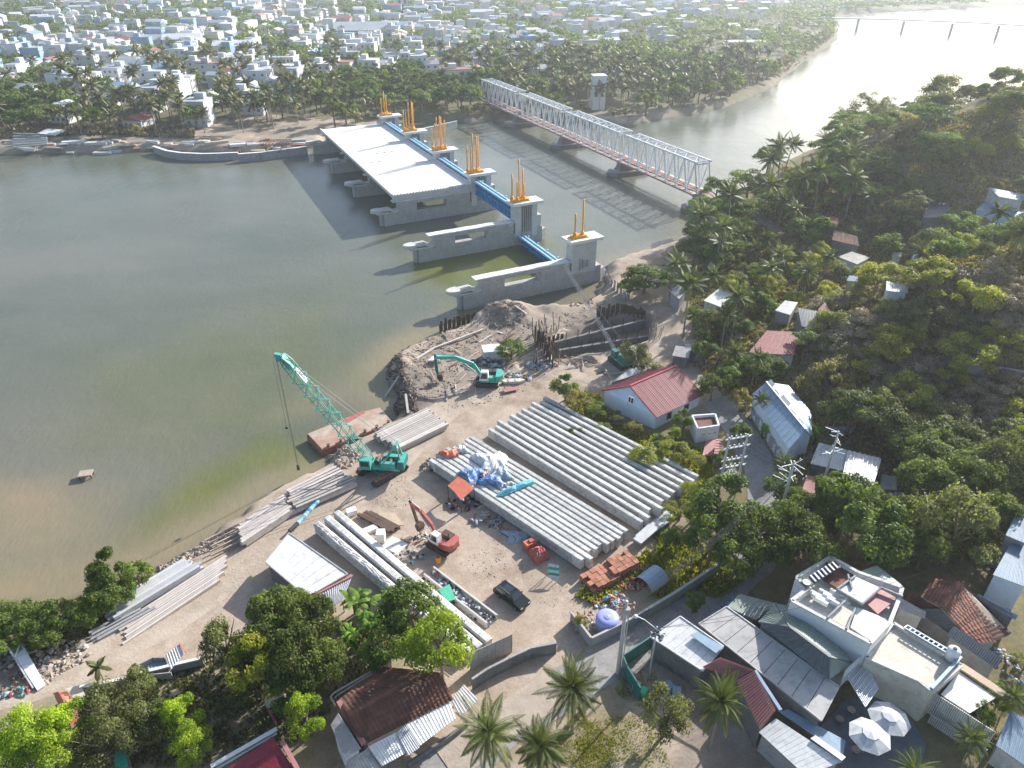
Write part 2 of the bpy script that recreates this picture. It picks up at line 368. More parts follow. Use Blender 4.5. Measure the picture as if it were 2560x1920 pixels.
zone_attr(me, V, [
    (1, .9, 3, PD([(1480, 560), (1440, 600), (1500, 700), (1560, 800), (1500, 900), (1240, 830), (1220, 900), (1500, 1060), (1480, 1130), (1300, 1290), (1500, 1290), (1700, 1659), (2500, 1900), (2600, 100), (2000, 170), (1780, 290), (1620, 405)])),
    (1, .7, 2.5, PD([(960, 1659), (1230, 1560), (1330, 1480), (1420, 1659)])), (1, .6, 2.5, PD([(120, 1480), (420, 1480), (700, 1330), (900, 1340), (900, 1500), (700, 1640), (600, 1800), (-100, 1800), (-60, 1530)])),
    (1, .8, 2, PD([(-200, 1290), (180, 1290), (330, 1230), (330, 1290), (130, 1400), (-100, 1420)])),
    (1, .5, 2.5, PD([(1350, 590), (1480, 540), (1500, 640), (1420, 640)])),
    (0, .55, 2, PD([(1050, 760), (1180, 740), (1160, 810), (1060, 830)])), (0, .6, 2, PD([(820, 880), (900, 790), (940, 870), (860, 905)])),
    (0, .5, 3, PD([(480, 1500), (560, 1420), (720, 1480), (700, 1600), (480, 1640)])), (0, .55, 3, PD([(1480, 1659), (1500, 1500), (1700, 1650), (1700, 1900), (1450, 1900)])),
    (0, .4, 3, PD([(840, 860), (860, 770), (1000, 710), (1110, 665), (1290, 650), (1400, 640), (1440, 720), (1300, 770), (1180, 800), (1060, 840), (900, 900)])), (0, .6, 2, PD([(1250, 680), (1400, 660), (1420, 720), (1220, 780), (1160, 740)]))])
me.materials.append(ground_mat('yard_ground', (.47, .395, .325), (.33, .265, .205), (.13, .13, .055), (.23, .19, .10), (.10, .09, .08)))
g1 = bpy.data.objects.new('ground', me); col.objects.link(g1); g1['kind'] = 'structure'; g1['label'] = 'bare sandy ground of the near bank'
ys = np.concatenate([np.arange(226, 460, 2.6), np.arange(460, 800, 6), np.arange(800, 2150, 22)])
xs = np.concatenate([np.arange(-1500, -420, 16), np.arange(-420, 460, 3.4), np.arange(460, 1460, 16)])
me, V = grid_mesh('far_bank', xs, ys)
keep = np.ones(len(V)); zone_attr(me, V, [(1, .85, 7, [(-1500, 306), (-190, 304), (-150, 316), (-80, 332), (-55, 328), (-20, 345), (40, 350), (90, 366), (125, 395), (165, 470), (230, 575), (290, 690), (380, 880), (520, 1040), (1500, 1100), (1500, 2200), (-1500, 2200)])])
# the far mesh also samples the near bank beyond y 226; drop those faces
bm = bmesh.new(); bm.from_mesh(me)
fc = [f.calc_center_median() for f in bm.faces]; sdv = sdf(far_poly, np.array([c.x for c in fc]), np.array([c.y for c in fc]))
kill = [f for f, q in zip(list(bm.faces), sdv) if q < -12]
bmesh.ops.delete(bm, geom=kill, context='FACES'); bm.to_mesh(me); bm.free()
me.materials.append(ground_mat('far_ground', (.33, .28, .22), (.26, .23, .19), (.10, .11, .055), (.17, .16, .09), (.10, .09, .08)))
g2 = bpy.data.objects.new('far_bank', me); col.objects.link(g2); g2['kind'] = 'structure'; g2['label'] = 'low far bank under the town'
# ------------------------------------------------------------ water
def water_mat():
    m = bpy.data.materials.new('river_water'); m.use_nodes = True; n = m.node_tree.nodes; L = m.node_tree.links; b = n['Principled BSDF']
    b.inputs['IOR'].default_value = 1.33; b.inputs['Roughness'].default_value = .2; b.inputs['Specular IOR Level'].default_value = .5
    tc = n.new('ShaderNodeTexCoord')
    def noise(s, d=5, r=.55, sc_=None, rz=0):
        q = n.new('ShaderNodeTexNoise'); q.inputs['Scale'].default_value = s; q.inputs['Detail'].default_value = d; q.inputs['Roughness'].default_value = r
        if sc_:
            mp = n.new('ShaderNodeMapping'); mp.inputs['Scale'].default_value = sc_; mp.inputs['Rotation'].default_value = (0, 0, rz); L.new(tc.outputs['Object'], mp.inputs['Vector']); L.new(mp.outputs[0], q.inputs['Vector'])
        else: L.new(tc.outputs['Object'], q.inputs['Vector'])
        return q.outputs['Fac']
    def ramp(f, a, c, p0=.35, p1=.65):
        q = n.new('ShaderNodeValToRGB'); e = q.color_ramp.elements; e[0].position = p0; e[1].position = p1; e[0].color = (*a, 1); e[1].color = (*c, 1)
        L.new(f, q.inputs['Fac']); return q.outputs['Color']
    def mix(f, a, c):
        q = n.new('ShaderNodeMix'); q.data_type = 'RGBA'; L.new(f, q.inputs['Factor']); L.new(a, q.inputs['A']); L.new(c, q.inputs['B']); return q.outputs['Result']
    deep = ramp(noise(.018, 4, .5, (1, 1.6, 1), .5), (.10, .114, .082), (.152, .15, .118))
    silt = ramp(noise(.05, 5), (.28, .215, .135), (.20, .185, .11))
    at_ = n.new('ShaderNodeAttribute'); at_.attribute_name = 'silt'
    o = mix(at_.outputs['Fac'], deep, silt)
    at2 = n.new('ShaderNodeAttribute'); at2.attribute_name = 'algae'
    o = mix(at2.outputs['Fac'], o, ramp(noise(.08), (.095, .115, .02), (.14, .15, .035)))
    L.new(o, b.inputs['Base Color'])
    a1 = noise(1.3, 4, .6, (1, .45, 1), -.35); a2 = noise(.28, 3, .6, (1, .5, 1), .3)
    ad = n.new('ShaderNodeMath'); ad.operation = 'ADD'; mu = n.new('ShaderNodeMath'); mu.operation = 'MULTIPLY'; mu.inputs[1].default_value = 1.5
    L.new(a2, mu.inputs[0]); L.new(a1, ad.inputs[0]); L.new(mu.outputs[0], ad.inputs[1])
    bp = n.new('ShaderNodeBump'); bp.inputs['Strength'].default_value = .42; bp.inputs['Distance'].default_value = .16
    rr = n.new('ShaderNodeMapRange'); rr.inputs['From Min'].default_value = .35; rr.inputs['From Max'].default_value = .65; rr.inputs['To Min'].default_value = .1; rr.inputs['To Max'].default_value = .3; L.new(noise(.012, 4, .6, (1, .5, 1), .4), rr.inputs['Value']); L.new(rr.outputs[0], b.inputs['Roughness'])
    L.new(ad.outputs[0], bp.inputs['Height']); L.new(bp.outputs['Normal'], b.inputs['Normal'])
    return m
xs = np.concatenate([[-2500, -1200], np.arange(-360, 100, 3.0), [300, 900, 1600]]); ys = np.concatenate([[10], np.arange(30, 330, 3.0), [500, 900, 2200]])
X, Y = np.meshgrid(xs, ys); nx, ny = len(xs), len(ys); V = np.stack([X, Y, 0 * X], -1).reshape(-1, 3); i = np.arange(nx * ny).reshape(ny, nx)
F = np.stack([i[:-1, :-1], i[:-1, 1:], i[1:, 1:], i[1:, :-1]], -1).reshape(-1, 4)
me = bpy.data.meshes.new('river'); me.from_pydata(V.tolist(), [], F.tolist())
sh = sdf(near_poly, V[:, 0], V[:, 1]); wb = wob(V[:, 0], V[:, 1], 26, 5)
bank = lambda p, f: sm(-f, f, sdf(PD(p, 0), V[:, 0], V[:, 1]) + f * .7 * wb)
silt = np.clip(.8 * bank([(-500, 1040), (-60, 1025), (130, 1040), (230, 1070), (200, 1120), (100, 1160), (20, 1180), (-20, 1230), (-600, 1260)], 6) +
               .5 * bank([(-100, 1230), (160, 1130), (330, 1120), (480, 1030), (640, 990), (700, 1010), (420, 1190), (200, 1300), (-100, 1320)], 4) +
               .45 * bank([(600, 900), (850, 720), (1000, 660), (1060, 690), (860, 860)], 6) + .5 * sm(-9, -1, sh), 0, 1)
alg = np.clip(.75 * bank([(260, 1190), (380, 1110), (640, 1000), (690, 960), (560, 960), (380, 1060)], 5) +
              .8 * bank([(880, 560), (1130, 500), (1230, 560), (1220, 600), (1000, 660), (880, 600)], 6) + .35 * bank([(200, 800), (700, 640), (800, 760), (500, 980), (150, 950)], 14), 0, 1)
for nm, a in (('silt', silt), ('algae', alg)):
    q = me.attributes.new(nm, 'FLOAT', 'POINT'); q.data.foreach_set('value', a.astype(np.float32))
me.materials.append(water_mat()); wo = bpy.data.objects.new('river', me); col.objects.link(wo); wo['kind'] = 'structure'; wo['label'] = 'turbid green brown river'
# ------------------------------------------------------------ roads
def strip(name, pts, width, m, label, dz=.06, kind='structure', seg=1.5, ruts=0):
    w3 = [hit(*q) for q in pts]; P = []
    for a, b in zip(w3[:-1], w3[1:]):
        k = max(1, int((b - a).length / seg)); P += [lerp(a, b, t / k) for t in range(k)]
    P.append(w3[-1])
    for _ in range(6): P = [P[0]] + [(P[i - 1] + P[i] * 2 + P[i + 1]) / 4 for i in range(1, len(P) - 1)] + [P[-1]]
    mb = MB(); vs = []; nc = 13 if ruts else 5
    for i, p in enumerate(P):
        d = (P[min(i + 1, len(P) - 1)] - P[max(i - 1, 0)]); d.z = 0; d.normalize(); s_ = Vector((-d.y, d.x, 0)); ww = width * (1 + .08 * math.sin(i * .9) + .05 * math.sin(i * 2.3))
        for k in range(nc):
            q = p + s_ * (ww * (k / (nc - 1) - .5)); e_ = min(k, nc - 1 - k); vs.append((q.x, q.y, hz(q.x, q.y) + dz + (ruts * math.sin(k * 2.1 + .25 * math.sin(i * .4)) - (.16 if e_ == 0 else 0) if ruts else 0)))
    fs = [(i * nc + k, i * nc + k + 1, (i + 1) * nc + k + 1, (i + 1) * nc + k) for i in range(len(P) - 1) for k in range(nc - 1)]
    mb.add(vs, fs); o = mb.build(name, m); o['kind'] = kind; o['label'] = label; return o
strip('lane', [(930, 1690), (1060, 1590), (1230, 1475), (1340, 1420), (1440, 1370), (1540, 1290), (1625, 1225), (1668, 1150), (1655, 1050), (1618, 960), (1580, 905), (1545, 860)], 5.0, 'asphalt', 'worn lane between the yard and the houses')
strip('dirt_lane', [(1545, 862), (1524, 835), (1545, 800), (1572, 765), (1588, 735), (1600, 700)], 2.6, 'dirt', 'pale dirt path climbing past the palms', .05)
strip('dirt_verge', [(960, 1650), (1100, 1552), (1210, 1480)], 4.2, 'dirt', 'sunlit dirt verge beside the lane', .12)
strip('haul_road', [(1240, 735), (1150, 790), (1040, 838), (960, 885), (890, 960), (800, 1050), (700, 1110), (590, 1170), (470, 1265), (350, 1345), (180, 1440), (20, 1490), (-120, 1530)], 6.5, 'haul', 'rutted haul road running down through the yard', .05, ruts=.035)
strip('railway_track', [(1570, 425), (1605, 450), (1650, 480), (1700, 520), (1760, 560)], 3.0, 'stone', 'railway line leaving the truss bridge', .3)
# ------------------------------------------------------------ haze
hb = MB().box((-200, 1060, 39), (3600, 2230, 86)); ho = hb.build('haze', 'concrete')
hm = bpy.data.materials.new('haze'); hm.use_nodes = True; n = hm.node_tree.nodes; n.remove(n['Principled BSDF'])
pv = n.new('ShaderNodeVolumePrincipled'); pv.inputs['Color'].default_value = (.86, .93, 1, 1); pv.inputs['Density'].default_value = .00019; pv.inputs['Anisotropy'].default_value = .45
hm.node_tree.links.new(pv.outputs[0], n['Material Output'].inputs['Volume']); ho.data.materials.clear(); ho.data.materials.append(hm); ho['kind'] = 'stuff'; ho['label'] = 'pale humid air over the river and town'
# ============================================================ DAM
UX = Vector((.895, .446, 0)); UX.normalize(); LN = Vector((-13.15, 27.95, 0)); UA = math.atan2(UX.y, UX.x)
P6 = Vector((16.4, 159.6, 0))
def pier_profile():
    return [(-3.2, 3.1), (0, 2.6), (0.4, -.9), (36.3, -.9), (36.3, 4.4), (34.6, 5.0), (27.0, 5.2), (27.0, 6.7), (3.0, 6.7), (3.0, 5.9), (4.6, 5.8), (4.4, 3.9), (3.6, 4.0), (2.0, 4.9), (-1.0, 4.8), (-3.7, 4.9)]
ORD = ['nearest', 'second nearest', 'third', 'fourth', 'fifth', 'farthest']
# rods on each cap: (s offset, lateral, height)
rods_of = {0: [(-2.2, 0, 5.2), (-.2, 0, 8.2)], 1: [(-3.6, .5, 6.6), (-2.6, -.6, 4.8), (-1.6, .4, 10.2), (-.4, .6, 7.6), (-.6, -.6, 4.0)], 2: [(-3.8, .5, 7.0), (-3.0, -.5, 7.0), (-2.0, .5, 10.6), (-1.1, -.4, 9.8), (-.2, .5, 9.6)],
           3: [(-3.8, .5, 6.2), (-2.9, -.5, 8.0), (-2, .5, 9.6), (-1.2, -.5, 10.2), (-.4, .5, 9.6), (.5, -.4, 8.8)], 4: [(-3.6, .5, 6.6), (-3, -.5, 6.6), (-1.6, .4, 9.2), (-.6, -.4, 9.6), (.1, .5, 9)], 5: [(-3, .4, 6), (-2, -.4, 8.5), (-.9, .4, 7)]}
for k in range(6):
    c = P6 + LN * k; org = c - UX * 31.0
    t = thing('barrier_pier', f'concrete barrier pier, {ORD[k]} to the yard' + [' with only two orange rods and no gate slot', ' with a fluted gate slot in its tower', ' at the near end of the white deck', ' whose tail pokes from the deck', ' with tail by the deck middle', ' beside the far bank'][k],
              'bridge pier', org, UA, 'concrete piers of the river barrier')
    mb = MB(); pr = pier_profile(); T = 1.25
    # wall with an opening: built from blocks butted end to end
    def blk(s0, s1, z0, z1, tt=T, z0b=None, z1b=None):
        z0b = z0 if z0b is None else z0b; z1b = z1 if z1b is None else z1b
        mb.hexa([(s0, -tt, z0), (s1, -tt, z0b), (s1, tt, z0b), (s0, tt, z0)], [(s0, -tt, z1), (s1, -tt, z1b), (s1, tt, z1b), (s0, tt, z1)])
    blk(0, 10.2, -1.2, 3.4); blk(10.2, 19.6, -1.2, 3.4); blk(19.6, 36, -1.2, 3.4)
    blk(4.6, 10.2, 3.4, 5.6); blk(19.6, 27.3, 3.4, 5.6); blk(34.4, 36, 3.4, 4.4)
    blk(4.6, 27.3, 5.6, 6.5)
    mb.build('wall', 'concrete', t, True)
    s_ = MB()
    s_.prism([(36, -T), (37.4, -.5), (37.4, .5), (36, T)], -1.2, 3.4); s_.build('nose', 'concrete', t, True)
    # tail ledge: rounded prow, dips to the wall
    tl = MB(); pro = [(-3.6, 0), (-3.2, .8), (-2.2, 1.35), (-.8, 1.5), (-.8, -1.5), (-2.2, -1.35), (-3.2, -.8)]
    tl.prism(pro, 4.0, 4.9)
    for s0, s1, a, b_ in ((-.8, 2.0, 4.9, 5.0), (2.0, 3.4, 5.0, 4.15), (3.4, 4.6, 4.15, 4.35)):
        tl.hexa([(s0, -1.05, a - .7), (s1, -1.05, b_ - .7), (s1, 1.05, b_ - .7), (s0, 1.05, a - .7)], [(s0, -1.05, a), (s1, -1.05, b_), (s1, 1.05, b_), (s0, 1.05, a)])
    tl.hexa([(-2.0, -.9, 3.4), (4.6, -.9, 3.4), (4.6, .9, 3.4), (-2.0, .9, 3.4)], [(-2.4, -.9, 4.1), (4.6, -.9, 3.6), (4.6, .9, 3.6), (-2.4, .9, 4.1)])
    tl.build('tail_ledge', 'concrete_new', t, True)
    MB().tube((-.4, 0, -1.2), (-.4, 0, 3.9), .75, n=12).build('tail_column', 'concrete', t, True, smooth=False)
    # seat slabs on top of the wall
    n = 12
    for i in range(n):
        a = 3.0 + i * 2.02
        MB().box((a + 1.0, 0, 6.62), (1.95, 2.3, .22 + .05 * (i % 3))).build('seat_slab', 'deck', t, True)
    # tower
    tw = MB()
    if k == 0:
        tw.box((31, 0, 7.2), (6.6, 2.9, 7.6)); tw.build('tower', 'concrete_new', t, True)
        for i, s0 in enumerate((29.9, 30.7, 31.8)): MB().box((s0, -1.62, 5.6), (.42, .36, 2.6 - .5 * i)).build('guide_rail', 'greywall', t, True)
    else:
        tw.box((28.55, 0, 6.6), (1.7, 2.9, 8.8)); tw.box((33.5, 0, 6.6), (1.6, 2.9, 8.8)); tw.box((31.05, 0, 6.6), (3.3, 1.3, 8.8)); tw.build('tower', 'concrete_new', t, True)
        for sgn in (-1, 1):
            for i in range(6): MB().box((29.65 + i * .56, sgn * 1.0, 6.3), (.2, .62, 9.2)).build('gate_guide', 'concrete', t, True)
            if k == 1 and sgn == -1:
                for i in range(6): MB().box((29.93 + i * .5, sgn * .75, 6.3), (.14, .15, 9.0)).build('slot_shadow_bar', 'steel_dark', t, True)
        MB().box((35.0, 0, 5.4), (1.3, 2.2, 4.4)).build('side_column', 'concrete_new', t, True)
    MB().box((31, 0, 11.0 if k else 11.0), (6.9, 3.1, .2)).box((31.2, 0, 11.45), (9.0, 4.6, .7)).build('cap', 'deck', t, True)
    for sgn in (-1,):
        MB().bar((25.6, -1.45, 5.9), (27.3, -1.45, 6.8), .5, .35).bar((27.0, -1.45, 6.7), (28.2, -1.45, 6.75), .5, .35).build('bracket', 'concrete_new', t, True)
    # hydraulic rods and their carriers
    ca = 11.8
    cb = MB(); cb.box((30 if k == 0 else 29.6, 0, ca + .35), (3.6 if k == 0 else 5.0, 1.7, .5)); cb.box((30, 0, ca + .12), (4.4, 2.2, .22))
    cr_ = cb.build('rod_carriage', 'orange', t, True)
    for j, (ds, la, hh) in enumerate(rods_of[k]):
        s0 = 31.2 + ds
        r_ = MB().tube((s0, la, ca + .6), (s0, la, ca + .6 + hh), .22, .2, 8).build('lifting_rod', 'orange', t, True, smooth=True)
        MB().lathe((s0, la, ca + .5), [(.42, 0), (.5, .25), (.42, .7), (.2, .95)], 10).build('rod_socket', 'orange', r_, True, smooth=True)
# gates between towers
def gate(k, z0, z1, label, top):
    a = P6 + LN * k; b = P6 + LN * (k + 1); d = (b - a).normalized(); L = (b - a).length
    o = a + d * 1.6 - UX * 1.2
    t = thing('barrier_gate', label, 'water gate', (o.x, o.y, 0), math.atan2(d.y, d.x), 'blue steel gates of the barrier'); L -= 3.2
    # local: x along the line, y toward the tails (+) ; gate leaf
    MB().box((L / 2, 0, (z0 + z1) / 2), (L, .35, z1 - z0)).build('gate_leaf', 'blue_steel', t, True)
    n = 12
    for i in range(n + 1):
        MB().box((L * i / n * .985 + .2, .42, (z0 + z1) / 2), (.22, .5, z1 - z0 - .1)).build('rib', 'blue_steel', t, True)
    for zz in (z1 - .15, z1 - (z1 - z0) * .4, z0 + .2): MB().box((L / 2, .85, zz), (L, .36, .32)).build('girder_rail', 'blue_steel', t, True)
    for y0, zz in ((.1, z1 + .32), (1.25, z1 + .25)): MB().box((L / 2, y0, zz), (L, .55, .5)).build('top_beam', 'blue_light', t, True)
    for i in range(14): MB().box((L * (i + .5) / 14, .66, z1 + .12), (.18, .58, .16)).build('cross_bar', 'blue_light', t, True)
    for i in range(5): MB().box((L * (i + .5) / 5, -.5, z1 + .62), (.45, .4, .35)).build('bracket', 'blue_light', t, True)
gate(0, -1.0, 2.6, 'blue steel gate lowered into the water beside the nearest pier', 0)
gate(1, 5.6, 9.6, 'blue steel gate raised high between the two clear towers', 1)
gate(2, 6.6, 9.4, 'blue steel gate alongside the nearest third of the white deck', 1)
gate(3, 6.6, 9.4, 'blue steel gate alongside the middle of the white deck', 1)
gate(4, 6.6, 9.4, 'blue steel gate alongside the far third of the white deck', 1)
# deck: three spans
t = thing('road_deck', 'wide white unfinished concrete bridge deck resting on the barrier piers', 'bridge deck', (P6 + LN * 2 - UX * 16))
s0, s1 = -28.0, -2.6
for i, k in enumerate((2, 3, 4)):
    a = P6 + LN * k + (LN.normalized() * (-.9 if k == 2 else .14)); b = P6 + LN * (k + 1) - LN.normalized() * .14
    if k == 4: b = b + LN.normalized() * 1.5
    q = [a + UX * s0, a + UX * s1, b + UX * s1, b + UX * s0]
    MB().slab([v + Vector((0, 0, 8.55 + .02 * i)) for v in q], .3).build('deck_slab', 'deck', t)
    for e, (u, v) in enumerate(((0, 3), (1, 2))):
        o_ = UX * (.25 if e == 0 else -.25)
        MB().hexa([q[u] + o_ * 0 + Vector((0, 0, 8.6)), q[u] + o_ * 2 + Vector((0, 0, 8.6)), q[v] + o_ * 2 + Vector((0, 0, 8.6)), q[v] + o_ * 0 + Vector((0, 0, 8.6))],
                  [q[u] + Vector((0, 0, 8.95)), q[u] + o_ * 2 + Vector((0, 0, 8.95)), q[v] + o_ * 2 + Vector((0, 0, 8.95)), q[v] + Vector((0, 0, 8.95))]).build('kerb', 'deck', t)
    for j in range(14):
        p_ = a + UX * (s0 + 1.2 + j * (s1 - s0 - 2.4) / 13); r_ = b + UX * (s0 + 1.2 + j * (s1 - s0 - 2.4) / 13)
        MB().bar(p_ + Vector((0, 0, 7.6)), r_ + Vector((0, 0, 7.6)), .85, 1.25).build('deck_girder', 'concrete', t)
a = P6 + LN * 2 - LN.normalized() * .95
for j in range(26): 
    p_ = a + UX * (s0 + .8 + j * (s1 - s0 - 1.6) / 25); MB().box((p_.x, p_.y, 8.62), (.4, .1, .25), UA).build('end_bracket', 'greywall', t)
MB().bar(a + UX * s0 + Vector((0, 0, 7.6)), a + UX * s1 + Vector((0, 0, 7.6)), .35, 1.5).build('end_beam', 'concrete_new', t)
for j in range(9):
    p_ = P6 + LN * (3 + (j % 3) * .18 + .2) + UX * (-26 + j * .9 + (j % 3) * 3); MB().box((p_.x, p_.y, 8.63), (1.6, .25, .1), UA + j).build('loose_board', 'wood', t)
# training wall upstream of far tower and short walls
def wall_px(name, label, pts, h, th, m, cat='wall', z=None, cap=None, group=None, posts=0):
    P = [hit(*q) if z is None else at(q[0], q[1], z) for q in pts]
    t = thing(name, label, cat, tuple(P[0]), 0, group)
    for a, b in zip(P[:-1], P[1:]):
        n = max(1, round((b - a).length / 3.0))
        for i in range(n):
            p, q = lerp(a, b, i / n), lerp(a, b, (i + 1) / n); d = (q - p).normalized() * .012; p = p + d; q = q - d
            zb = (min(hz(p.x, p.y), hz(q.x, q.y)) - .3) if z is None else -1.0
            zt0 = (hz(p.x, p.y) if z is None else z) + h; zt1 = (hz(q.x, q.y) if z is None else z) + h
            s_ = Vector((-(q - p).y, (q - p).x, 0)).normalized() * th / 2
            MB().hexa([(*(p - s_)[:2], zb), (*(q - s_)[:2], zb), (*(q + s_)[:2], zb), (*(p + s_)[:2], zb)], [(*(p - s_)[:2], zt0), (*(q - s_)[:2], zt1), (*(q + s_)[:2], zt1), (*(p + s_)[:2], zt0)]).build('wall_panel', m, t)
            if cap: MB().hexa([(*(p - s_ * 1.4)[:2], zt0 + .01), (*(q - s_ * 1.4)[:2], zt1 + .01), (*(q + s_ * 1.4)[:2], zt1 + .01), (*(p + s_ * 1.4)[:2], zt0 + .01)],
                              [(*(p - s_ * 1.4)[:2], zt0 + .13), (*(q - s_ * 1.4)[:2], zt1 + .13), (*(q + s_ * 1.4)[:2], zt1 + .13), (*(p + s_ * 1.4)[:2], zt0 + .13)]).build('coping', cap, t)
    return t
wall_px('training_wall', 'pale thin wall running upstream from the far barrier pier', [px('T2', 480, 830), px('T2', 720, 775)], 2.2, .5, 'concrete_new', z=.6, cap='deck')
wall_px('quay_wall', 'curved concrete quay wall of the far bank works', [px('T1', 950, 930), px('T1', 1030, 958), px('T1', 1120, 972), px('T1', 1250, 978), px('T1', 1340, 976), px('T1', 1470, 970)], 2.0, .9, 'greywall', z=.6, cap='deck')
wall_px('quay_wall', 'straight concrete quay wall stepping forward beside the white deck', [px('T1', 1470, 985), px('T1', 1600, 975), px('T1', 1750, 955), px('T1', 1890, 938)], 2.3, 1.0, 'greywall', z=.6, cap='deck')
# far bank clutter
t = thing('pile_stack', 'long stack of pale concrete piles on the far bank at the left', 'pile stack', hit(80, 315), 0)
for r_ in range(3):
    for j in range(6):
        a = A('T1', 80, 905 - j * 17, 3.2 + r_ * .5 - j * .02); b = A('T1', 290, 885 - j * 12, 3.2 + r_ * .5 - j * .02)
        MB().bar(a, b, .5, .45).build('pile', 'pile_grey', t)
t = thing('site_barge', 'small rusty work barge with white tarp moored at the far left bank', 'barge', A('T1', 460, 930, 0))
pts = [A('T1', 370, 915, 0), A('T1', 540, 925, 0), A('T1', 600, 880, 0), A('T1', 430, 865, 0)]
MB().prism([tuple(p[:2]) for p in pts], -.3, 1.6).build('hull', 'rust', t)
MB().prism([tuple(lerp(p, pts[0] * .25 + pts[1] * .25 + pts[2] * .25 + pts[3] * .25, .06)[:2]) for p in pts], 1.61, 1.75).build('deck', 'wood', t)
c0 = (pts[0] + pts[3]) / 2 + Vector((0, 0, 1.8)); MB().slab([c0 + Vector(v) for v in ((-9, -2, 3.2), (-1, -3, 2.6), (0, 4, 3.2), (-8, 5, 3.6))], .15).build('awning', 'tarp_white', t)
for i in range(7):
    q = lerp(pts[0], pts[1], .3 + i * .1) + Vector((0, .8, 2.1)); MB().box(q, (.7, .7, .9), i).build('drum', 'rust', t)
t = thing('steel_gantry', 'red brown lattice gantry lying on the far quay', 'gantry', A('T1', 1690, 880, 3))
a, b = A('T1', 1590, 895, 4.3), A('T1', 1790, 890, 4.3)
for dz, dy in ((0, 0), (1.6, 0), (0, 2), (1.6, 2)): MB().bar(a + Vector((0, dy, dz)), b + Vector((0, dy, dz)), .25).build('chord', 'rust', t)
for i in range(10):
    MB().bar(lerp(a, b, i / 10), lerp(a, b, (i + 1) / 10) + Vector((0, 0, 1.6)), .15).build('brace', 'rust', t)
    MB().bar(lerp(a, b, i / 10) + Vector((0, 2, 1.6)), lerp(a, b, (i + 1) / 10) + Vector((0, 2, 0)), .15).build('brace', 'rust', t)
MB().bar(a + Vector((9, 1, 0)), a + Vector((8, -2, -2)), .35).build('leg', 'rust', t); MB().bar(b + Vector((0, 1, 0)), b + Vector((9, 1, -.5)), .6, .3).build('jib', 'coral', t)
rng2 = random.Random(5)
names = ['grey', 'pale', 'white', 'rust stained', 'sandy']
for i in range(70):
    u = rng2.random(); X0 = 60 + u * 1800; Y0 = 905 - rng2.random() * 60 + 12 * math.sin(u * 3)
    p = A('T1', X0, Y0, 2.7); p.z = hz(p.x, p.y) + .3
    l_ = rng2.uniform(2, 9); mm = rng2.choice(['wood', 'rust', 'concrete_new', 'pile_grey', 'sandp', 'deck'])
    o = MB().box((0, 0, 0), (l_, rng2.uniform(.6, 2.2), rng2.uniform(.4, 1.2))).build('building_material', mm); o.location = p; o.rotation_euler = (0, 0, rng2.uniform(-.3, .5))
    wd_ = dict(wood='timber planks', rust='rusty steel sections', concrete_new='pale concrete beams', pile_grey='grey concrete piles', sandp='sandy boards', deck='white concrete blocks')[mm] + (' at the far left bank' if X0 < 500 else ' left of the curved quay' if X0 < 900 else ' above the curved quay' if X0 < 1450 else ' beside the white deck')
    tag(o, 'long ' + wd_ + ' lying on the far bank works', 'building material', wd_)
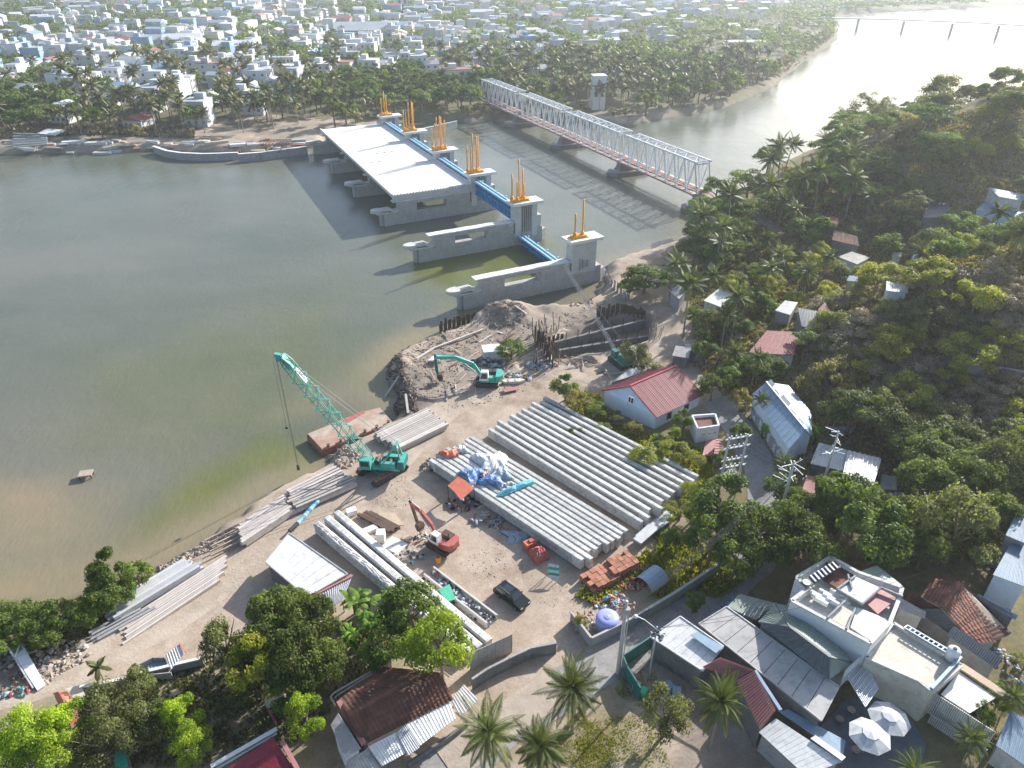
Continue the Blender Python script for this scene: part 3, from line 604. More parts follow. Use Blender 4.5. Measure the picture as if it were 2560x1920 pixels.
# ============================================================ RAILWAY TRUSS BRIDGE
ZB, ZT = 4.6, 13.9
BA = at(1037, 213, ZB); BB = at(1506, 422, ZB); BD = (BB - BA).normalized(); BL = (BB - BA).length / 4; BN = Vector((-BD.y, BD.x, 0)) * -1
if BN.x < 0: BN = -BN
W = 5.2
poss = ['at the right bank', 'second from the right bank', 'third from the right bank', 'disappearing into the far trees']
for k in range(4):
    o = BB - BD * (BL * k); e = BB - BD * (BL * (k + 1)); o = o - BD * .35; e = e + BD * .35; LL = (e - o).length; dd = (e - o).normalized()
    t = thing('truss_span', f'silver lattice truss span of the railway bridge, {poss[k]}', 'bridge span', (o.x, o.y, ZB), 0, 'truss spans of the railway bridge')
    N = 8; zt = ZT - ZB; z0 = ZB
    def pt(i, side, top): return o + dd * (LL * i / N) + BN * (W * side) + Vector((0, 0, zt if top else 0))
    for s_ in (0, 1):
        MB().bar(pt(0, s_, 0), pt(N, s_, 0), .46, .6).build('bottom_chord', 'truss', t)
        MB().bar(pt(.3, s_, 1), pt(N - .3, s_, 1), .46, .5).build('top_chord', 'truss', t)
        for i in range(N):
            MB().bar(pt(i, s_, 0), pt(i + .5, s_, 1), .42, .38).build('diagonal', 'truss', t)
            MB().bar(pt(i + .5, s_, 1), pt(i + 1, s_, 0), .3, .28).build('diagonal', 'truss', t)
        for i in range(1, N): MB().bar(pt(i, s_, 0), pt(i, s_, 1), .14, .14).build('hanger', 'truss', t)
    for i in range(N):
        MB().bar(pt(i + .5, 0, 1), pt(i + .5, 1, 1), .26, .26).build('top_strut', 'truss', t)
        if i < N - 1:
            MB().bar(pt(i + .5, 0, 1), pt(i + 1.5, 1, 1), .14, .14).build('top_brace', 'truss', t)
            MB().bar(pt(i + .5, 1, 1), pt(i + 1.5, 0, 1), .14, .14).build('top_brace', 'truss', t)
        MB().bar(pt(i, 0, 0), pt(i, 1, 0), .3, .5).build('floor_beam', 'trackbed', t)
    MB().bar(pt(0, .5, 0) + Vector((0, 0, .42)), pt(N, .5, 0) + Vector((0, 0, .42)), 3.4, .3).build('track_bed', 'trackbed', t)
    for g_ in (-.55, .55): MB().bar(pt(0, .5, 0) + BN * g_ + Vector((0, 0, .6)), pt(N, .5, 0) + BN * g_ + Vector((0, 0, .6)), .12, .14).build('rail', 'rust', t)
    MB().bar(pt(0, -.17, 0) + Vector((0, 0, .1)), pt(N, -.17, 0) + Vector((0, 0, .1)), 1.1, .5).build('walkway', 'trackbed', t)
    MB().bar(pt(0, -.28, 0) + Vector((0, 0, 1.0)), pt(N, -.28, 0) + Vector((0, 0, 1.0)), .08).build('handrail', 'truss', t)
    for i in (.55, N - .55): MB().bar(pt(i, 0, 1) - Vector((0, 0, .9)), pt(i, 1, 1) - Vector((0, 0, .9)), .16, .5).build('portal_beam', 'truss', t)
# approach girder to the right abutment
t = thing('approach_span', 'low plate girder span joining the truss bridge to the right bank', 'bridge span', (BB.x, BB.y, ZB))
e = BB + BD * 20; e.z = ZB
for s_ in (.15, .85): MB().bar(BB + BN * W * s_ - Vector((0, 0, .2)), e + BN * W * s_ - Vector((0, 0, .2)), .4, 1.1).build('plate_girder', 'trackbed', t)
MB().bar(BB + BN * W * .5 + Vector((0, 0, .5)), e + BN * W * .5 + Vector((0, 0, .5)), 3.4, .25).build('track_bed', 'trackbed', t)
for k in range(4):
    c = BB - BD * (BL * k) + BN * (W * .5)
    lab = ['beside the right bank', 'in mid river', 'nearer the far bank', 'close to the far trees'][k]
    t = thing('bridge_pier', f'dark stone pier of the railway bridge on a pointed footing, {lab}', 'bridge pier', (c.x, c.y, 0), math.atan2(BN.y, BN.x), 'stone piers of the railway bridge')
    MB().hexa([(-3.9, -1.9, 1.5), (3.9, -1.9, 1.5), (3.9, 1.9, 1.5), (-3.9, 1.9, 1.5)], [(-3.2, -1.2, 4.0), (3.2, -1.2, 4.0), (3.2, 1.2, 4.0), (-3.2, 1.2, 4.0)]).build('shaft', 'stone', t, True)
    MB().prism([(-8.2, 0), (-5.5, -3.2), (7, -3.2), (10.2, 0), (7, 3.2), (-5.5, 3.2)], -1, 1.35).build('footing', 'stone', t, True)
    MB().prism([(-7.9, 0), (-5.4, -3.0), (6.9, -3.0), (9.9, 0), (6.9, 3.0), (-5.4, 3.0)], 1.355, 1.5).build('footing_cap', 'concrete', t, True)
    MB().box((0, 0, 4.1), (7, 2.8, .22)).build('bearing_cap', 'concrete', t, True)
# ============================================================ FAR LONG BRIDGE
t = thing('long_bridge', 'thin long road bridge crossing the bright river far away', 'bridge', tuple(at(1900, 44, 8)))
pts = [at(1780, 37, 9), at(1812, 39, 9), at(1900, 41, 10), at(2010, 45, 10.5), at(2110, 49, 10.5), at(2212, 55, 10), at(2420, 66, 9)]
for a, b in zip(pts[:-1], pts[1:]):
    MB().bar(a, b, 8, .8).build('deck', 'concrete', t); n = max(1, int((b - a).length / 24))
    for i in range(n): q = lerp(a, b, (i + .5) / n); MB().box((q.x, q.y, 3.5), (.9, 3.0, 11)).build('pier', 'concrete', t)
    for i in range(n * 2): q = lerp(a, b, (i + .5) / n / 2); MB().tube(q, q + Vector((0, 0, 8)), .12, .08, 5).build('lamp_post', 'truss', t)
# ============================================================ YARD: GIRDERS
YZ = 2.0
GL = 30.4
def girder_proto(label):
    t = thing('concrete_girder', label, 'girder', (0, 0, 0), 0, 'long precast girders stored in the yard')
    mb = MB(); sec = [(-.34, 0), (.34, 0), (.34, .22), (.13, .42), (.13, 1.1), (.34, 1.25), (.40, 1.33), (.39, 1.48), (.27, 1.60), (-.27, 1.60), (-.39, 1.48), (-.40, 1.33), (-.34, 1.25), (-.13, 1.1), (-.13, .42), (-.34, .22)]
    n = len(sec); vs = []; xs = [1.5, 15.2, GL - 1.5]
    for x in xs: vs += [(x, a, b) for a, b in sec]
    fs = [tuple(range(n))[::-1], tuple(range((len(xs) - 1) * n, len(xs) * n))]
    for k in range(len(xs) - 1): fs += [(k * n + i, k * n + (i + 1) % n, (k + 1) * n + (i + 1) % n, (k + 1) * n + i) for i in range(n)]
    mb.add(vs, [f[::-1] for f in fs]); mb.build('beam', 'girder', t, True)
    for x0, x1 in ((0, 1.49), (GL - 1.49, GL)):
        MB().add([(x, a, b) for x in (x0, x1) for a, b in [(-.33, 0), (.33, 0), (.33, 1.2), (.38, 1.33), (.38, 1.46), (.26, 1.585), (-.26, 1.585), (-.38, 1.46), (-.38, 1.33), (-.33, 1.2)]],
                 [tuple(range(10)), tuple(range(10, 20))[::-1]] + [(10 + i, 10 + (i + 1) % 10, (i + 1) % 10, i) for i in range(10)]).build('end_block', 'girder', t, True)
    return t
gp = girder_proto('grey precast girder, the one nearest the house in the rear row'); used0 = False
def girder_group(a0, a1, b0, b1, n, labels, joints=()):
    """a0->a1 first girder axis (start, end); b0->b1 last girder axis"""
    global used0
    for i in range(n):
        s_ = lerp(a0, b0, i / (n - 1)); e = lerp(a1, b1, i / (n - 1)); d = e - s_; rz = math.atan2(d.y, d.x)
        s2 = s_ + d.normalized() * rng2.uniform(-.6, .6); z = YZ + .22
        if not used0: o = gp; o.location = (s2.x, s2.y, z); o.rotation_euler = (0, 0, rz); used0 = True; o['label'] = labels(i)
        else: o = dup(gp, (s2.x, s2.y, z), rz, (d.length / GL, 1, 1), label=labels(i))
OR2 = ['first', 'second', 'third', 'fourth', 'fifth', 'sixth', 'seventh', 'eighth', 'ninth', 'tenth', 'eleventh', 'twelfth']
ZG = 3.8
girder_group(A('R3', 945, 100, ZG), A('R3', 2095, 690, ZG), A('R3', 525, 335, ZG), A('R3', 1680, 1040, ZG), 11, lambda i: f'grey precast girder in the rear row, {OR2[i]} counted from the white gabled house')
girder_group(A('R3', 380, 395, ZG), A('R3', 1560, 1105, ZG), A('R3', 80, 570, ZG), A('R3', 1235, 1330, ZG), 10, lambda i: f'grey precast girder in the front row, {OR2[i]} counted from the rear row')
lab3 = ['smooth white girder of the left trio, nearest the red excavator', 'middle white girder of the left trio', 'rough topped white girder of the left trio, nearest the white roofed hut']
l_a, l_b = [A('R4', 815, 430, ZG), A('R4', 745, 468, ZG), A('R4', 672, 512, ZG)], [A('R4', 1930, 1370, ZG), A('R4', 1860, 1412, ZG), A('R4', 1790, 1455, ZG)]
for a, b, lb in zip(l_a, l_b, lab3):
    d = b - a; dup(gp, (a.x, a.y, YZ + .2), math.atan2(d.y, d.x), (d.length / GL, 1.3, 1), label=lb)
# reinforcement loops on the rough girder: one ragged part is drawn as mesh strips lying on it
a, b = l_a[2], l_b[2]; t = thing('rebar_mat', 'ragged reinforcement bars lying along the rough white girder', 'rebar', (a.x, a.y, ZG))
for i in range(30):
    p = lerp(a, b, (i + .5) / 30) + Vector((rng2.uniform(-.2, .2), rng2.uniform(-.2, .2), .12)); p.z = ZG + .1
    MB().bar(p + Vector((-.35, .3, 0)), p + Vector((.35, -.3 + rng2.uniform(-.3, .3), .05)), .06).build('rebar', 'steel_dark', t)
# the last, cluttered girder on the right of the trio
a, b = A('R4', 1490, 860, 3.0), A('R4', 1950, 1215, 3.0)
t = thing('debris_trough', 'short pale concrete trough heaped with white bags and rubble', 'trough', (a.x, a.y, YZ)); d = (b - a).normalized(); s_ = Vector((-d.y, d.x, 0))
for k in (-1, 1): MB().bar(a + s_ * .8 * k + Vector((0, 0, -.5)), b + s_ * .8 * k + Vector((0, 0, -.5)), .22, 1.1).build('side_wall', 'concrete_new', t)
MB().bar(a + Vector((0, 0, -.85)), b + Vector((0, 0, -.85)), 1.5, .2).build('base', 'concrete', t)
def heap(name, label, cat, c, rx, ry, h, n, mats, size=(.3, .9), group=None, parts='bag', flat=.6, seed=1):
    r = random.Random(seed); t = thing(name, label, cat, c, 0, group)
    ms = []
    for k in range(4):
        bm = bmesh.new(); bmesh.ops.create_icosphere(bm, subdivisions=1, radius=.5)
        for v in bm.verts: v.co *= r.uniform(.75, 1.25)
        me = bpy.data.meshes.new(parts); bm.to_mesh(me); bm.free(); ms.append(me)
    for i in range(n):
        q = math.sqrt(r.random()); a_ = r.uniform(0, 6.28); x, y = rx * q * math.cos(a_), ry * q * math.sin(a_)
        o = link_mesh(parts, ms[i % 4], t, (x, y, h * (1 - q) * r.uniform(.4, 1) + .1)); s = r.uniform(*size)
        o.scale = (s * r.uniform(.8, 1.6), s, s * flat); o.rotation_euler = (r.uniform(-.4, .4), r.uniform(-.4, .4), r.uniform(0, 3))
        mname = r.choice(mats)
        if not o.data.materials: o.data.materials.append(M[mname])
        if o.data.materials[0] != M[mname]:
            o.material_slots[0].link = 'OBJECT'; o.material_slots[0].material = M[mname]
    return t
for i in range(6):
    p = lerp(a, b, (i + .5) / 6); heap('rubbish_heap', ['heap of white bags and twisted wire in the concrete trough'] [0] if i else 'heap of dark rubbish at the excavator end of the trough', 'rubbish', (p.x, p.y, 2.3), 1.4, 1.0, .8, 22, ['tarp_white', 'concrete_new', 'steel_dark', 'tarp_grey'] if i else ['steel_dark', 'tarp_grey', 'rust'], (.2, .6), 'heaps filling the concrete trough', seed=i + 3)
o = MB().slab([A('R4', 1560, 1000, 3.6), A('R4', 1640, 960, 3.4), A('R4', 1690, 1070, 3.3), A('R4', 1620, 1090, 3.5)], .08).build('netting', 'green'); tag(o, 'crumpled green netting over the concrete trough', 'netting')
# tarps and clutter on the front girders
def cloth(name, label, cat, c, rx, ry, h, m, rz=0, n=14, seed=0, jag=.25, group=None, parent=None):
    r = random.Random(seed); vs = []; fs = []
    for j in range(n):
        for i in range(n):
            u = i / (n - 1) * 2 - 1; v = j / (n - 1) * 2 - 1
            e = 1 + jag * math.sin(math.atan2(v, u) * 3 + seed); x = u * rx * e; y = v * ry * e
            z = h * max(0, 1 - max(abs(u), abs(v)) ** 2.2) ** .6 + r.uniform(-1, 1) * .10 * h + .08 * math.sin(u * 9 + seed) + .03
            C, N = math.cos(rz), math.sin(rz); vs.append((c[0] + x * C - y * N, c[1] + x * N + y * C, c[2] + z))
    fs = [(j * n + i, j * n + i + 1, (j + 1) * n + i + 1, (j + 1) * n + i) for j in range(n - 1) for i in range(n - 1)]
    mb = MB().add(vs, fs)
    o = mb.build(name, m, parent); md = o.modifiers.new('solid', 'SOLIDIFY'); md.thickness = .05
    if parent is None: tag(o, label, cat, group)
    return o
ZT_ = 3.88
cloth('tarpaulin', 'crumpled white sheet spread over the front girders', 'tarpaulin', A('R3', 540, 590, ZT_), 2.2, 2.0, .8, 'tarp_white', .3, seed=1)
cloth('tarpaulin', 'blue tarpaulin bundle on the edge of the front girders', 'tarpaulin', A('R3', 400, 690, ZT_), 1.6, 1.5, .7, 'tarp_blue', .6, seed=2)
cloth('tarpaulin', 'second blue tarpaulin heap beside the dark netting', 'tarpaulin', A('R3', 545, 735, ZT_), 1.7, 1.1, .7, 'tarp_blue', -.2, seed=3)
cloth('tarpaulin', 'dark blue netting heap between the blue tarpaulins and white sheet', 'tarpaulin', A('R3', 620, 680, ZT_), 1.2, 1.4, .6, 'tarp_grey', .2, seed=4)
cloth('tarpaulin', 'long cyan tarpaulin strip rolled across the front girders', 'tarpaulin', A('R3', 730, 790, ZT_), 2.9, .5, .55, 'tarp_cyan', R(33), seed=5, jag=.1)
cloth('tarpaulin', 'small red and blue striped sheets at the far end of the front girders', 'tarpaulin', A('R3', 230, 530, ZT_), 1.5, .8, .5, 'tarp_red', .2, seed=6)
cloth('tarpaulin', 'pale crumpled sheet near the striped sheets', 'tarpaulin', A('R3', 310, 500, ZT_), 1.0, .8, .5, 'tarp_white', .2, seed=16)
heap('rubbish_heap', 'mixed bags and pink scraps around the blue tarpaulins', 'rubbish', A('R3', 480, 700, ZT_), 2.2, 1.5, .6, 40, ['tarp_blue', 'tarp_white', 'coral', 'tarp_grey'], (.2, .6), seed=9)
heap('rubbish_heap', 'grey scrap scattered at the near end of the white sheet', 'rubbish', A('R3', 660, 790, ZT_), 1.8, 1.1, .35, 26, ['tarp_grey', 'concrete_new', 'tarp_white'], (.2, .5), seed=10)
heap('rubbish_heap', 'rusty scrap heap at the left ends of the front girders', 'rubbish', A('R3', 110, 620, 2.1), 1.8, 1.8, 1.6, 40, ['rust', 'stone', 'steel_dark', 'greywall'], (.3, .8), seed=11)
# red canopy
pc = [A('R3', 210, 770, 4.5), A('R3', 290, 700, 4.8), A('R3', 410, 790, 4.7), A('R3', 310, 880, 4.3)]
t = thing('red_canopy', 'red sheet canopy on posts beside the front girders', 'canopy', drop(lerp(pc[0], pc[2], .5)))
MB().slab([pc[0], pc[1], lerp(pc[1], pc[2], .5) + Vector((0, 0, .25)), lerp(pc[0], pc[3], .5) + Vector((0, 0, .25))], .06).build('sheet', 'tarp_red', t)
MB().slab([lerp(pc[1], pc[2], .5) + Vector((0, 0, .25)), pc[2], pc[3], lerp(pc[0], pc[3], .5) + Vector((0, 0, .25))], .06).build('sheet', 'tarp_red', t)
for q in pc: MB().bar(q - Vector((0, 0, .1)), (q.x, q.y, YZ), .1).build('post', 'steel_dark', t)
heap('rubbish_heap', 'dark machinery scrap under the red canopy', 'rubbish', A('R3', 320, 900, 2.1), 2.3, 1.6, 1.0, 45, ['steel_dark', 'rust', 'rubber', 'tarp_grey'], (.3, .8), seed=12)
heap('rubbish_heap', 'tangle of dark scrap in the shade of the front girders', 'rubbish', A('R3', 520, 1040, 2.1), 2.6, 1.2, .5, 45, ['steel_dark', 'tarp_grey', 'greywall', 'rust'], (.2, .6), seed=13)
for i in range(26):
    p = A('R3', 430 + i * 12 + rng2.uniform(-30, 30), 960 + i * 8 + rng2.uniform(-40, 40), YZ + .2); q = p + Vector((rng2.uniform(-1.2, 1.2), rng2.uniform(-1, 1), rng2.uniform(0, .3)))
    o = MB().bar(p, q, .09).build('steel_bar', rng2.choice(['steel_dark', 'truss', 'rust'])); tag(o, 'loose steel bar lying in the shade of the front girders', 'steel bar', 'loose steel bars beside the front girders')
cloth('tarpaulin', 'grey blue tarpaulin lying in the shade of the front girders', 'tarpaulin', A('R3', 735, 1150, YZ), 1.9, 1.1, .35, 'tarp_grey', .25, seed=7)
cloth('tarpaulin', 'dark red cover with a white patch beside the front girders', 'tarpaulin', A('R5', 465, 450, YZ), 1.1, 1.1, 1.5, 'red_paint', .5, seed=8, jag=.05)
t = thing('generator', 'bright red machine box beside the red cover', 'generator', A('R5', 395, 375, YZ), .6)
MB().box((0, 0, .6), (1.6, 1.0, 1.0)).build('housing', 'tarp_red', t, True); MB().box((.2, 0, 1.2), (.7, .6, .2)).build('hood', 'red_paint', t, True)
for x in (-.5, .5):
    for y in (-.5, .5): MB().tube((x, y - .1, .2), (x, y + .1, .2), .2, n=10).build('wheel', 'rubber', t, True)
t = thing('striped_canopy', 'small green and white striped canopy near the girder ends', 'canopy', A('R5', 560, 610, YZ))
for i, m_ in enumerate(['tarp_white', 'green', 'tarp_white', 'green', 'tarp_white']):
    q0, q1 = A('R5', 545, 500 + i * 22, 3.9 - .22 * i), A('R5', 625, 515 + i * 22, 3.9 - .22 * i); e0, e1 = A('R5', 545 - 12, 522 + i * 22, 3.68 - .22 * i), A('R5', 622, 537 + i * 22, 3.68 - .22 * i)
    MB().slab([q0, q1, e1, e0], .05).build('stripe', m_, t)
for q in (A('R5', 540, 510, 3.8), A('R5', 620, 520, 3.8), A('R5', 500, 610, 2.8), A('R5', 600, 620, 2.8)): MB().bar(q, (q.x, q.y, YZ), .08).build('post', 'truss', t)
# slabs right of the girders
for i, (x, y, rz) in enumerate(((1790, 1060, .75), (1760, 1100, .7), (1720, 1130, .8))):
    c = A('R3', x, y, 2.5 + .3 * i); o = MB().box((0, 0, 0), (6.5 - i, 1.3, .28)).build('concrete_slab', 'pile_grey'); o.location = c; o.rotation_euler = (0, 0, rz)
    tag(o, ['longest grey slab leaning by the rear girder ends', 'middle grey slab by the rear girder ends', 'shortest grey slab nearest the red block stacks'][i], 'slab')
# ============================================================ PILE STACKS ALONG THE WATER
def pile_stack(lab, grp, a0, a1, b0, b1, n, m, w=.42, z=2.3, layers=1, cat='pile'):
    k = 0
    for L_ in range(layers):
        for i in range(n):
            s_ = lerp(a0, b0, i / (n - 1)); e = lerp(a1, b1, i / (n - 1)); d = (e - s_); s_ = s_ + d * rng2.uniform(-.05, .05); e = e + d * rng2.uniform(-.05, .03)
            s_.z = e.z = z + L_ * (w + .02); s_.z += rng2.uniform(-.03, .05)
            mb = MB(); c = (s_ + e) / 2; o = MB().bar(s_ - c, e - c, w * rng2.uniform(.85, 1.0), w).build('concrete_pile' if 'timber' not in lab else 'timber', m); o.location = c; k += 1
            tag(o, lab.replace('#', (OR2 + ['thirteenth'])[i]) + (f', {["bottom", "top"][L_]} layer' if layers > 1 else ''), cat, grp)
pile_stack('pale sandy pile by the water below the crane, # from the river', 'piles below the green crane', A('R1', 215, 1365, 3), A('R1', 650, 1150, 3), A('R1', 275, 1505, 3), A('R1', 800, 1275, 3), 8, 'pile', .5, 2.5, 2)
pile_stack('grey pile behind the blue pipe, # from the river', 'piles left of the blue pipe', A('R4', 110, 545, 3), A('R4', 435, 325, 3), A('R4', 135, 660, 3), A('R4', 495, 420, 3), 7, 'pile', .5, 2.5, 2)
pile_stack('clean grey pile next to the mangroves, # from the river', 'grey piles next to the mangroves', A('R6', 695, 590, 3), A('R6', 1240, 262, 3), A('R6', 765, 655, 3), A('R6', 1350, 300, 3), 8, 'pile_grey', .42, 2.5, 2)
pile_stack('long sandy pile on the bank above the shed, # from the river', 'long sandy piles on the bank', A('R6', 790, 700, 2.6), A('R6', 1540, 215, 2.6), A('R6', 850, 800, 2.6), A('R6', 1480, 380, 2.6), 9, 'pile', .34, 2.3)
pile_stack('thin dark pile between the grey and sandy piles, # from the river', 'dark piles between the stacks', A('R6', 580, 760, 2.6), A('R6', 880, 600, 2.6), A('R6', 640, 800, 2.6), A('R6', 1040, 580, 2.6), 4, 'greywall', .4, 2.4)
pile_stack('sunlit pale timber beam behind the crane, # from the river', 'pale beams behind the crane', A('R1', 950, 880, 3), A('R1', 1385, 672, 3), A('R1', 1140, 1000, 3), A('R1', 1560, 795, 3), 13, 'pile', .46, 2.45, 2)
pile_stack('loose timber pole on the river bank, # from the crane', 'loose poles on the bank', A('R6', 1380, 130, 2.6), A('R6', 1600, 20, 2.6), A('R6', 1420, 230, 2.6), A('R6', 1640, 120, 2.6), 5, 'wood', .22, 2.5, cat='pole')
for i, (a, b) in enumerate((((400, 250, 440, 430), (470, 430, 520, 260)), ((250, 640, 330, 740), (350, 700, 440, 600)))):
    pass
for i, (x, y, lb) in enumerate(((215, 1380, 'river end'), (470, 330, 'pipe end'))): pass
# blue segmented pipe
a, b = A('R4', 685, 355, 2.7), A('R4', 535, 520, 2.7)
t = thing('blue_pipe', 'blue and white banded pipe lying by the pile stacks', 'pipe', (a.x, a.y, YZ))
for i in range(10): MB().tube(lerp(a, b, i / 10), lerp(a, b, (i + .93) / 10), .3, n=12).build('band', ['blue_light', 'tarp_blue', 'tarp_cyan'][i % 3], t)
e = A('R4', 475, 575, 2.6); MB().tube(b, e, .26, n=10).build('tail', 'steel_dark', t)
# rusty pipes and wood by the red excavator
pile_stack('dark rusty steel tube beside the red excavator, # from the river', 'dark rusty tubes', A('R4', 985, 450, 2.6), A('R4', 1215, 575, 2.6), A('R4', 1050, 425, 2.6), A('R4', 1275, 545, 2.6), 5, 'rustdark', .42, 2.4, 1, 'steel tube')
def ground_patch(name, label, pts, m, dz=.05, kind='structure'):
    P = [A(*q, 2) for q in pts]; c = sum(P, Vector()) / len(P); mb = MB(); vs = [(c.x, c.y, hz(c.x, c.y) + dz + .05)]; k = 5; ring = len(P)
    for j in range(1, k + 1):
        for i, p in enumerate(P):
            q = lerp(c, p, j / k * (1 + .05 * math.sin(i * 2.4 + j))); vs.append((q.x, q.y, hz(q.x, q.y) + dz - (.1 if j == k else 0)))
    fs = [(0, 1 + i, 1 + (i + 1) % ring) for i in range(ring)]
    for j in range(k - 1):
        for i in range(ring): fs.append((1 + j * ring + i, 1 + (j + 1) * ring + i, 1 + (j + 1) * ring + (i + 1) % ring, 1 + j * ring + (i + 1) % ring))
    o = mb.add(vs, fs).build(name, m); o['kind'] = kind; o['label'] = label; return o
o = MB().slab([A('R4', 1110, 440, 2.5), A('R4', 1240, 440, 2.5), A('R4', 1310, 530, 2.4), A('R4', 1200, 540, 2.4)], .12).build('plywood_sheet', 'sandp'); tag(o, 'pale orange plywood sheet against the rusty tubes', 'plywood')
for i, (x, y, lx, ly, h, lb) in enumerate(((1055, 580, 2.4, 1.0, .5, 'low grey concrete block by the rusty tubes'), (1145, 640, 1.2, 1.1, 1.5, 'tall white concrete block by the red excavator'), (1245, 690, 2.6, 2.2, .35, 'flat white concrete plate in front of the red excavator'), (930, 450, 1.4, 1.0, .8, 'broken white block by the girder trio tips'))):
    c = A('R4', x, y, YZ); o = MB().box((0, 0, h / 2), (lx, ly, h), .6 + i).build('concrete_block', 'deck'); o.location = (c.x, c.y, YZ); tag(o, lb, 'concrete block')
heap('rubbish_heap', 'grey rubble between the girder trio and the red excavator', 'rubbish', A('R4', 1330, 770, YZ), 2.4, 1.4, .5, 50, ['greywall', 'tarp_grey', 'concrete', 'steel_dark'], (.2, .6), seed=21)
heap('rubbish_heap', 'white and dark debris under the excavator track', 'rubbish', A('R4', 1450, 640, YZ), 1.3, 1.3, .7, 30, ['steel_dark', 'tarp_white', 'rust'], (.2, .5), seed=22)
t = thing('oil_drum', 'orange drum beside the concrete trough', 'drum', A('R4', 1560, 800, YZ)); MB().lathe((0, 0, 0), [(.35, 0), (.37, .3), (.34, .32), (.37, .6), (.35, .9)], 14).build('body', 'orange', t, True); MB().tube((0, 0, .9), (0, 0, .93), .3, n=12).build('lid', 'rust', t, True)
for i in range(9):
    p = A('R4', 1310 + i * 8, 600 + i * 2, 2.3); o = MB().bar(p, p + Vector((.1, -1.3, .2)), .08).build('rebar_rod', 'wood'); tag(o, 'short pale rod of the little fan before the red excavator', 'rod', 'fan of pale rods')
# ============================================================ MACHINES
def tracks(t, L, w, h, gap, m='steel_dark'):
    for s_ in (-1, 1):
        mb = MB(); pr = [(-L / 2 + h * .4, 0), (L / 2 - h * .4, 0), (L / 2, h * .35), (L / 2, h * .65), (L / 2 - h * .4, h), (-L / 2 + h * .4, h), (-L / 2, h * .65), (-L / 2, h * .35)]
        y0, y1 = s_ * gap / 2 - w / 2, s_ * gap / 2 + w / 2
        mb.add([(x, y0, z) for x, z in pr] + [(x, y1, z) for x, z in pr], [tuple(range(8)), tuple(range(8, 16))[::-1]] + [(i, 8 + i, 8 + (i + 1) % 8, (i + 1) % 8) for i in range(8)])
        tr = mb.build('track', m, t, True)
        for i in range(5): MB().tube((-L / 2 + L * (i + .5) / 5, s_ * (gap / 2 + w / 2 - .02 * s_ * 0) - .03, h * .42), (-L / 2 + L * (i + .5) / 5, s_ * (gap / 2 + w / 2) + .05, h * .42), h * .27, n=10).build('roller', 'rustdark', tr, True)
        for i in range(12): MB().box((-L / 2 + .2 + (L - .4) * i / 11, s_ * gap / 2, h + .03), (.16, w + .04, .08)).build('shoe', m, tr, True)
    MB().box((0, 0, h * .55), (L * .5, gap - w, h * .5)).build('undercarriage', m, t, True)
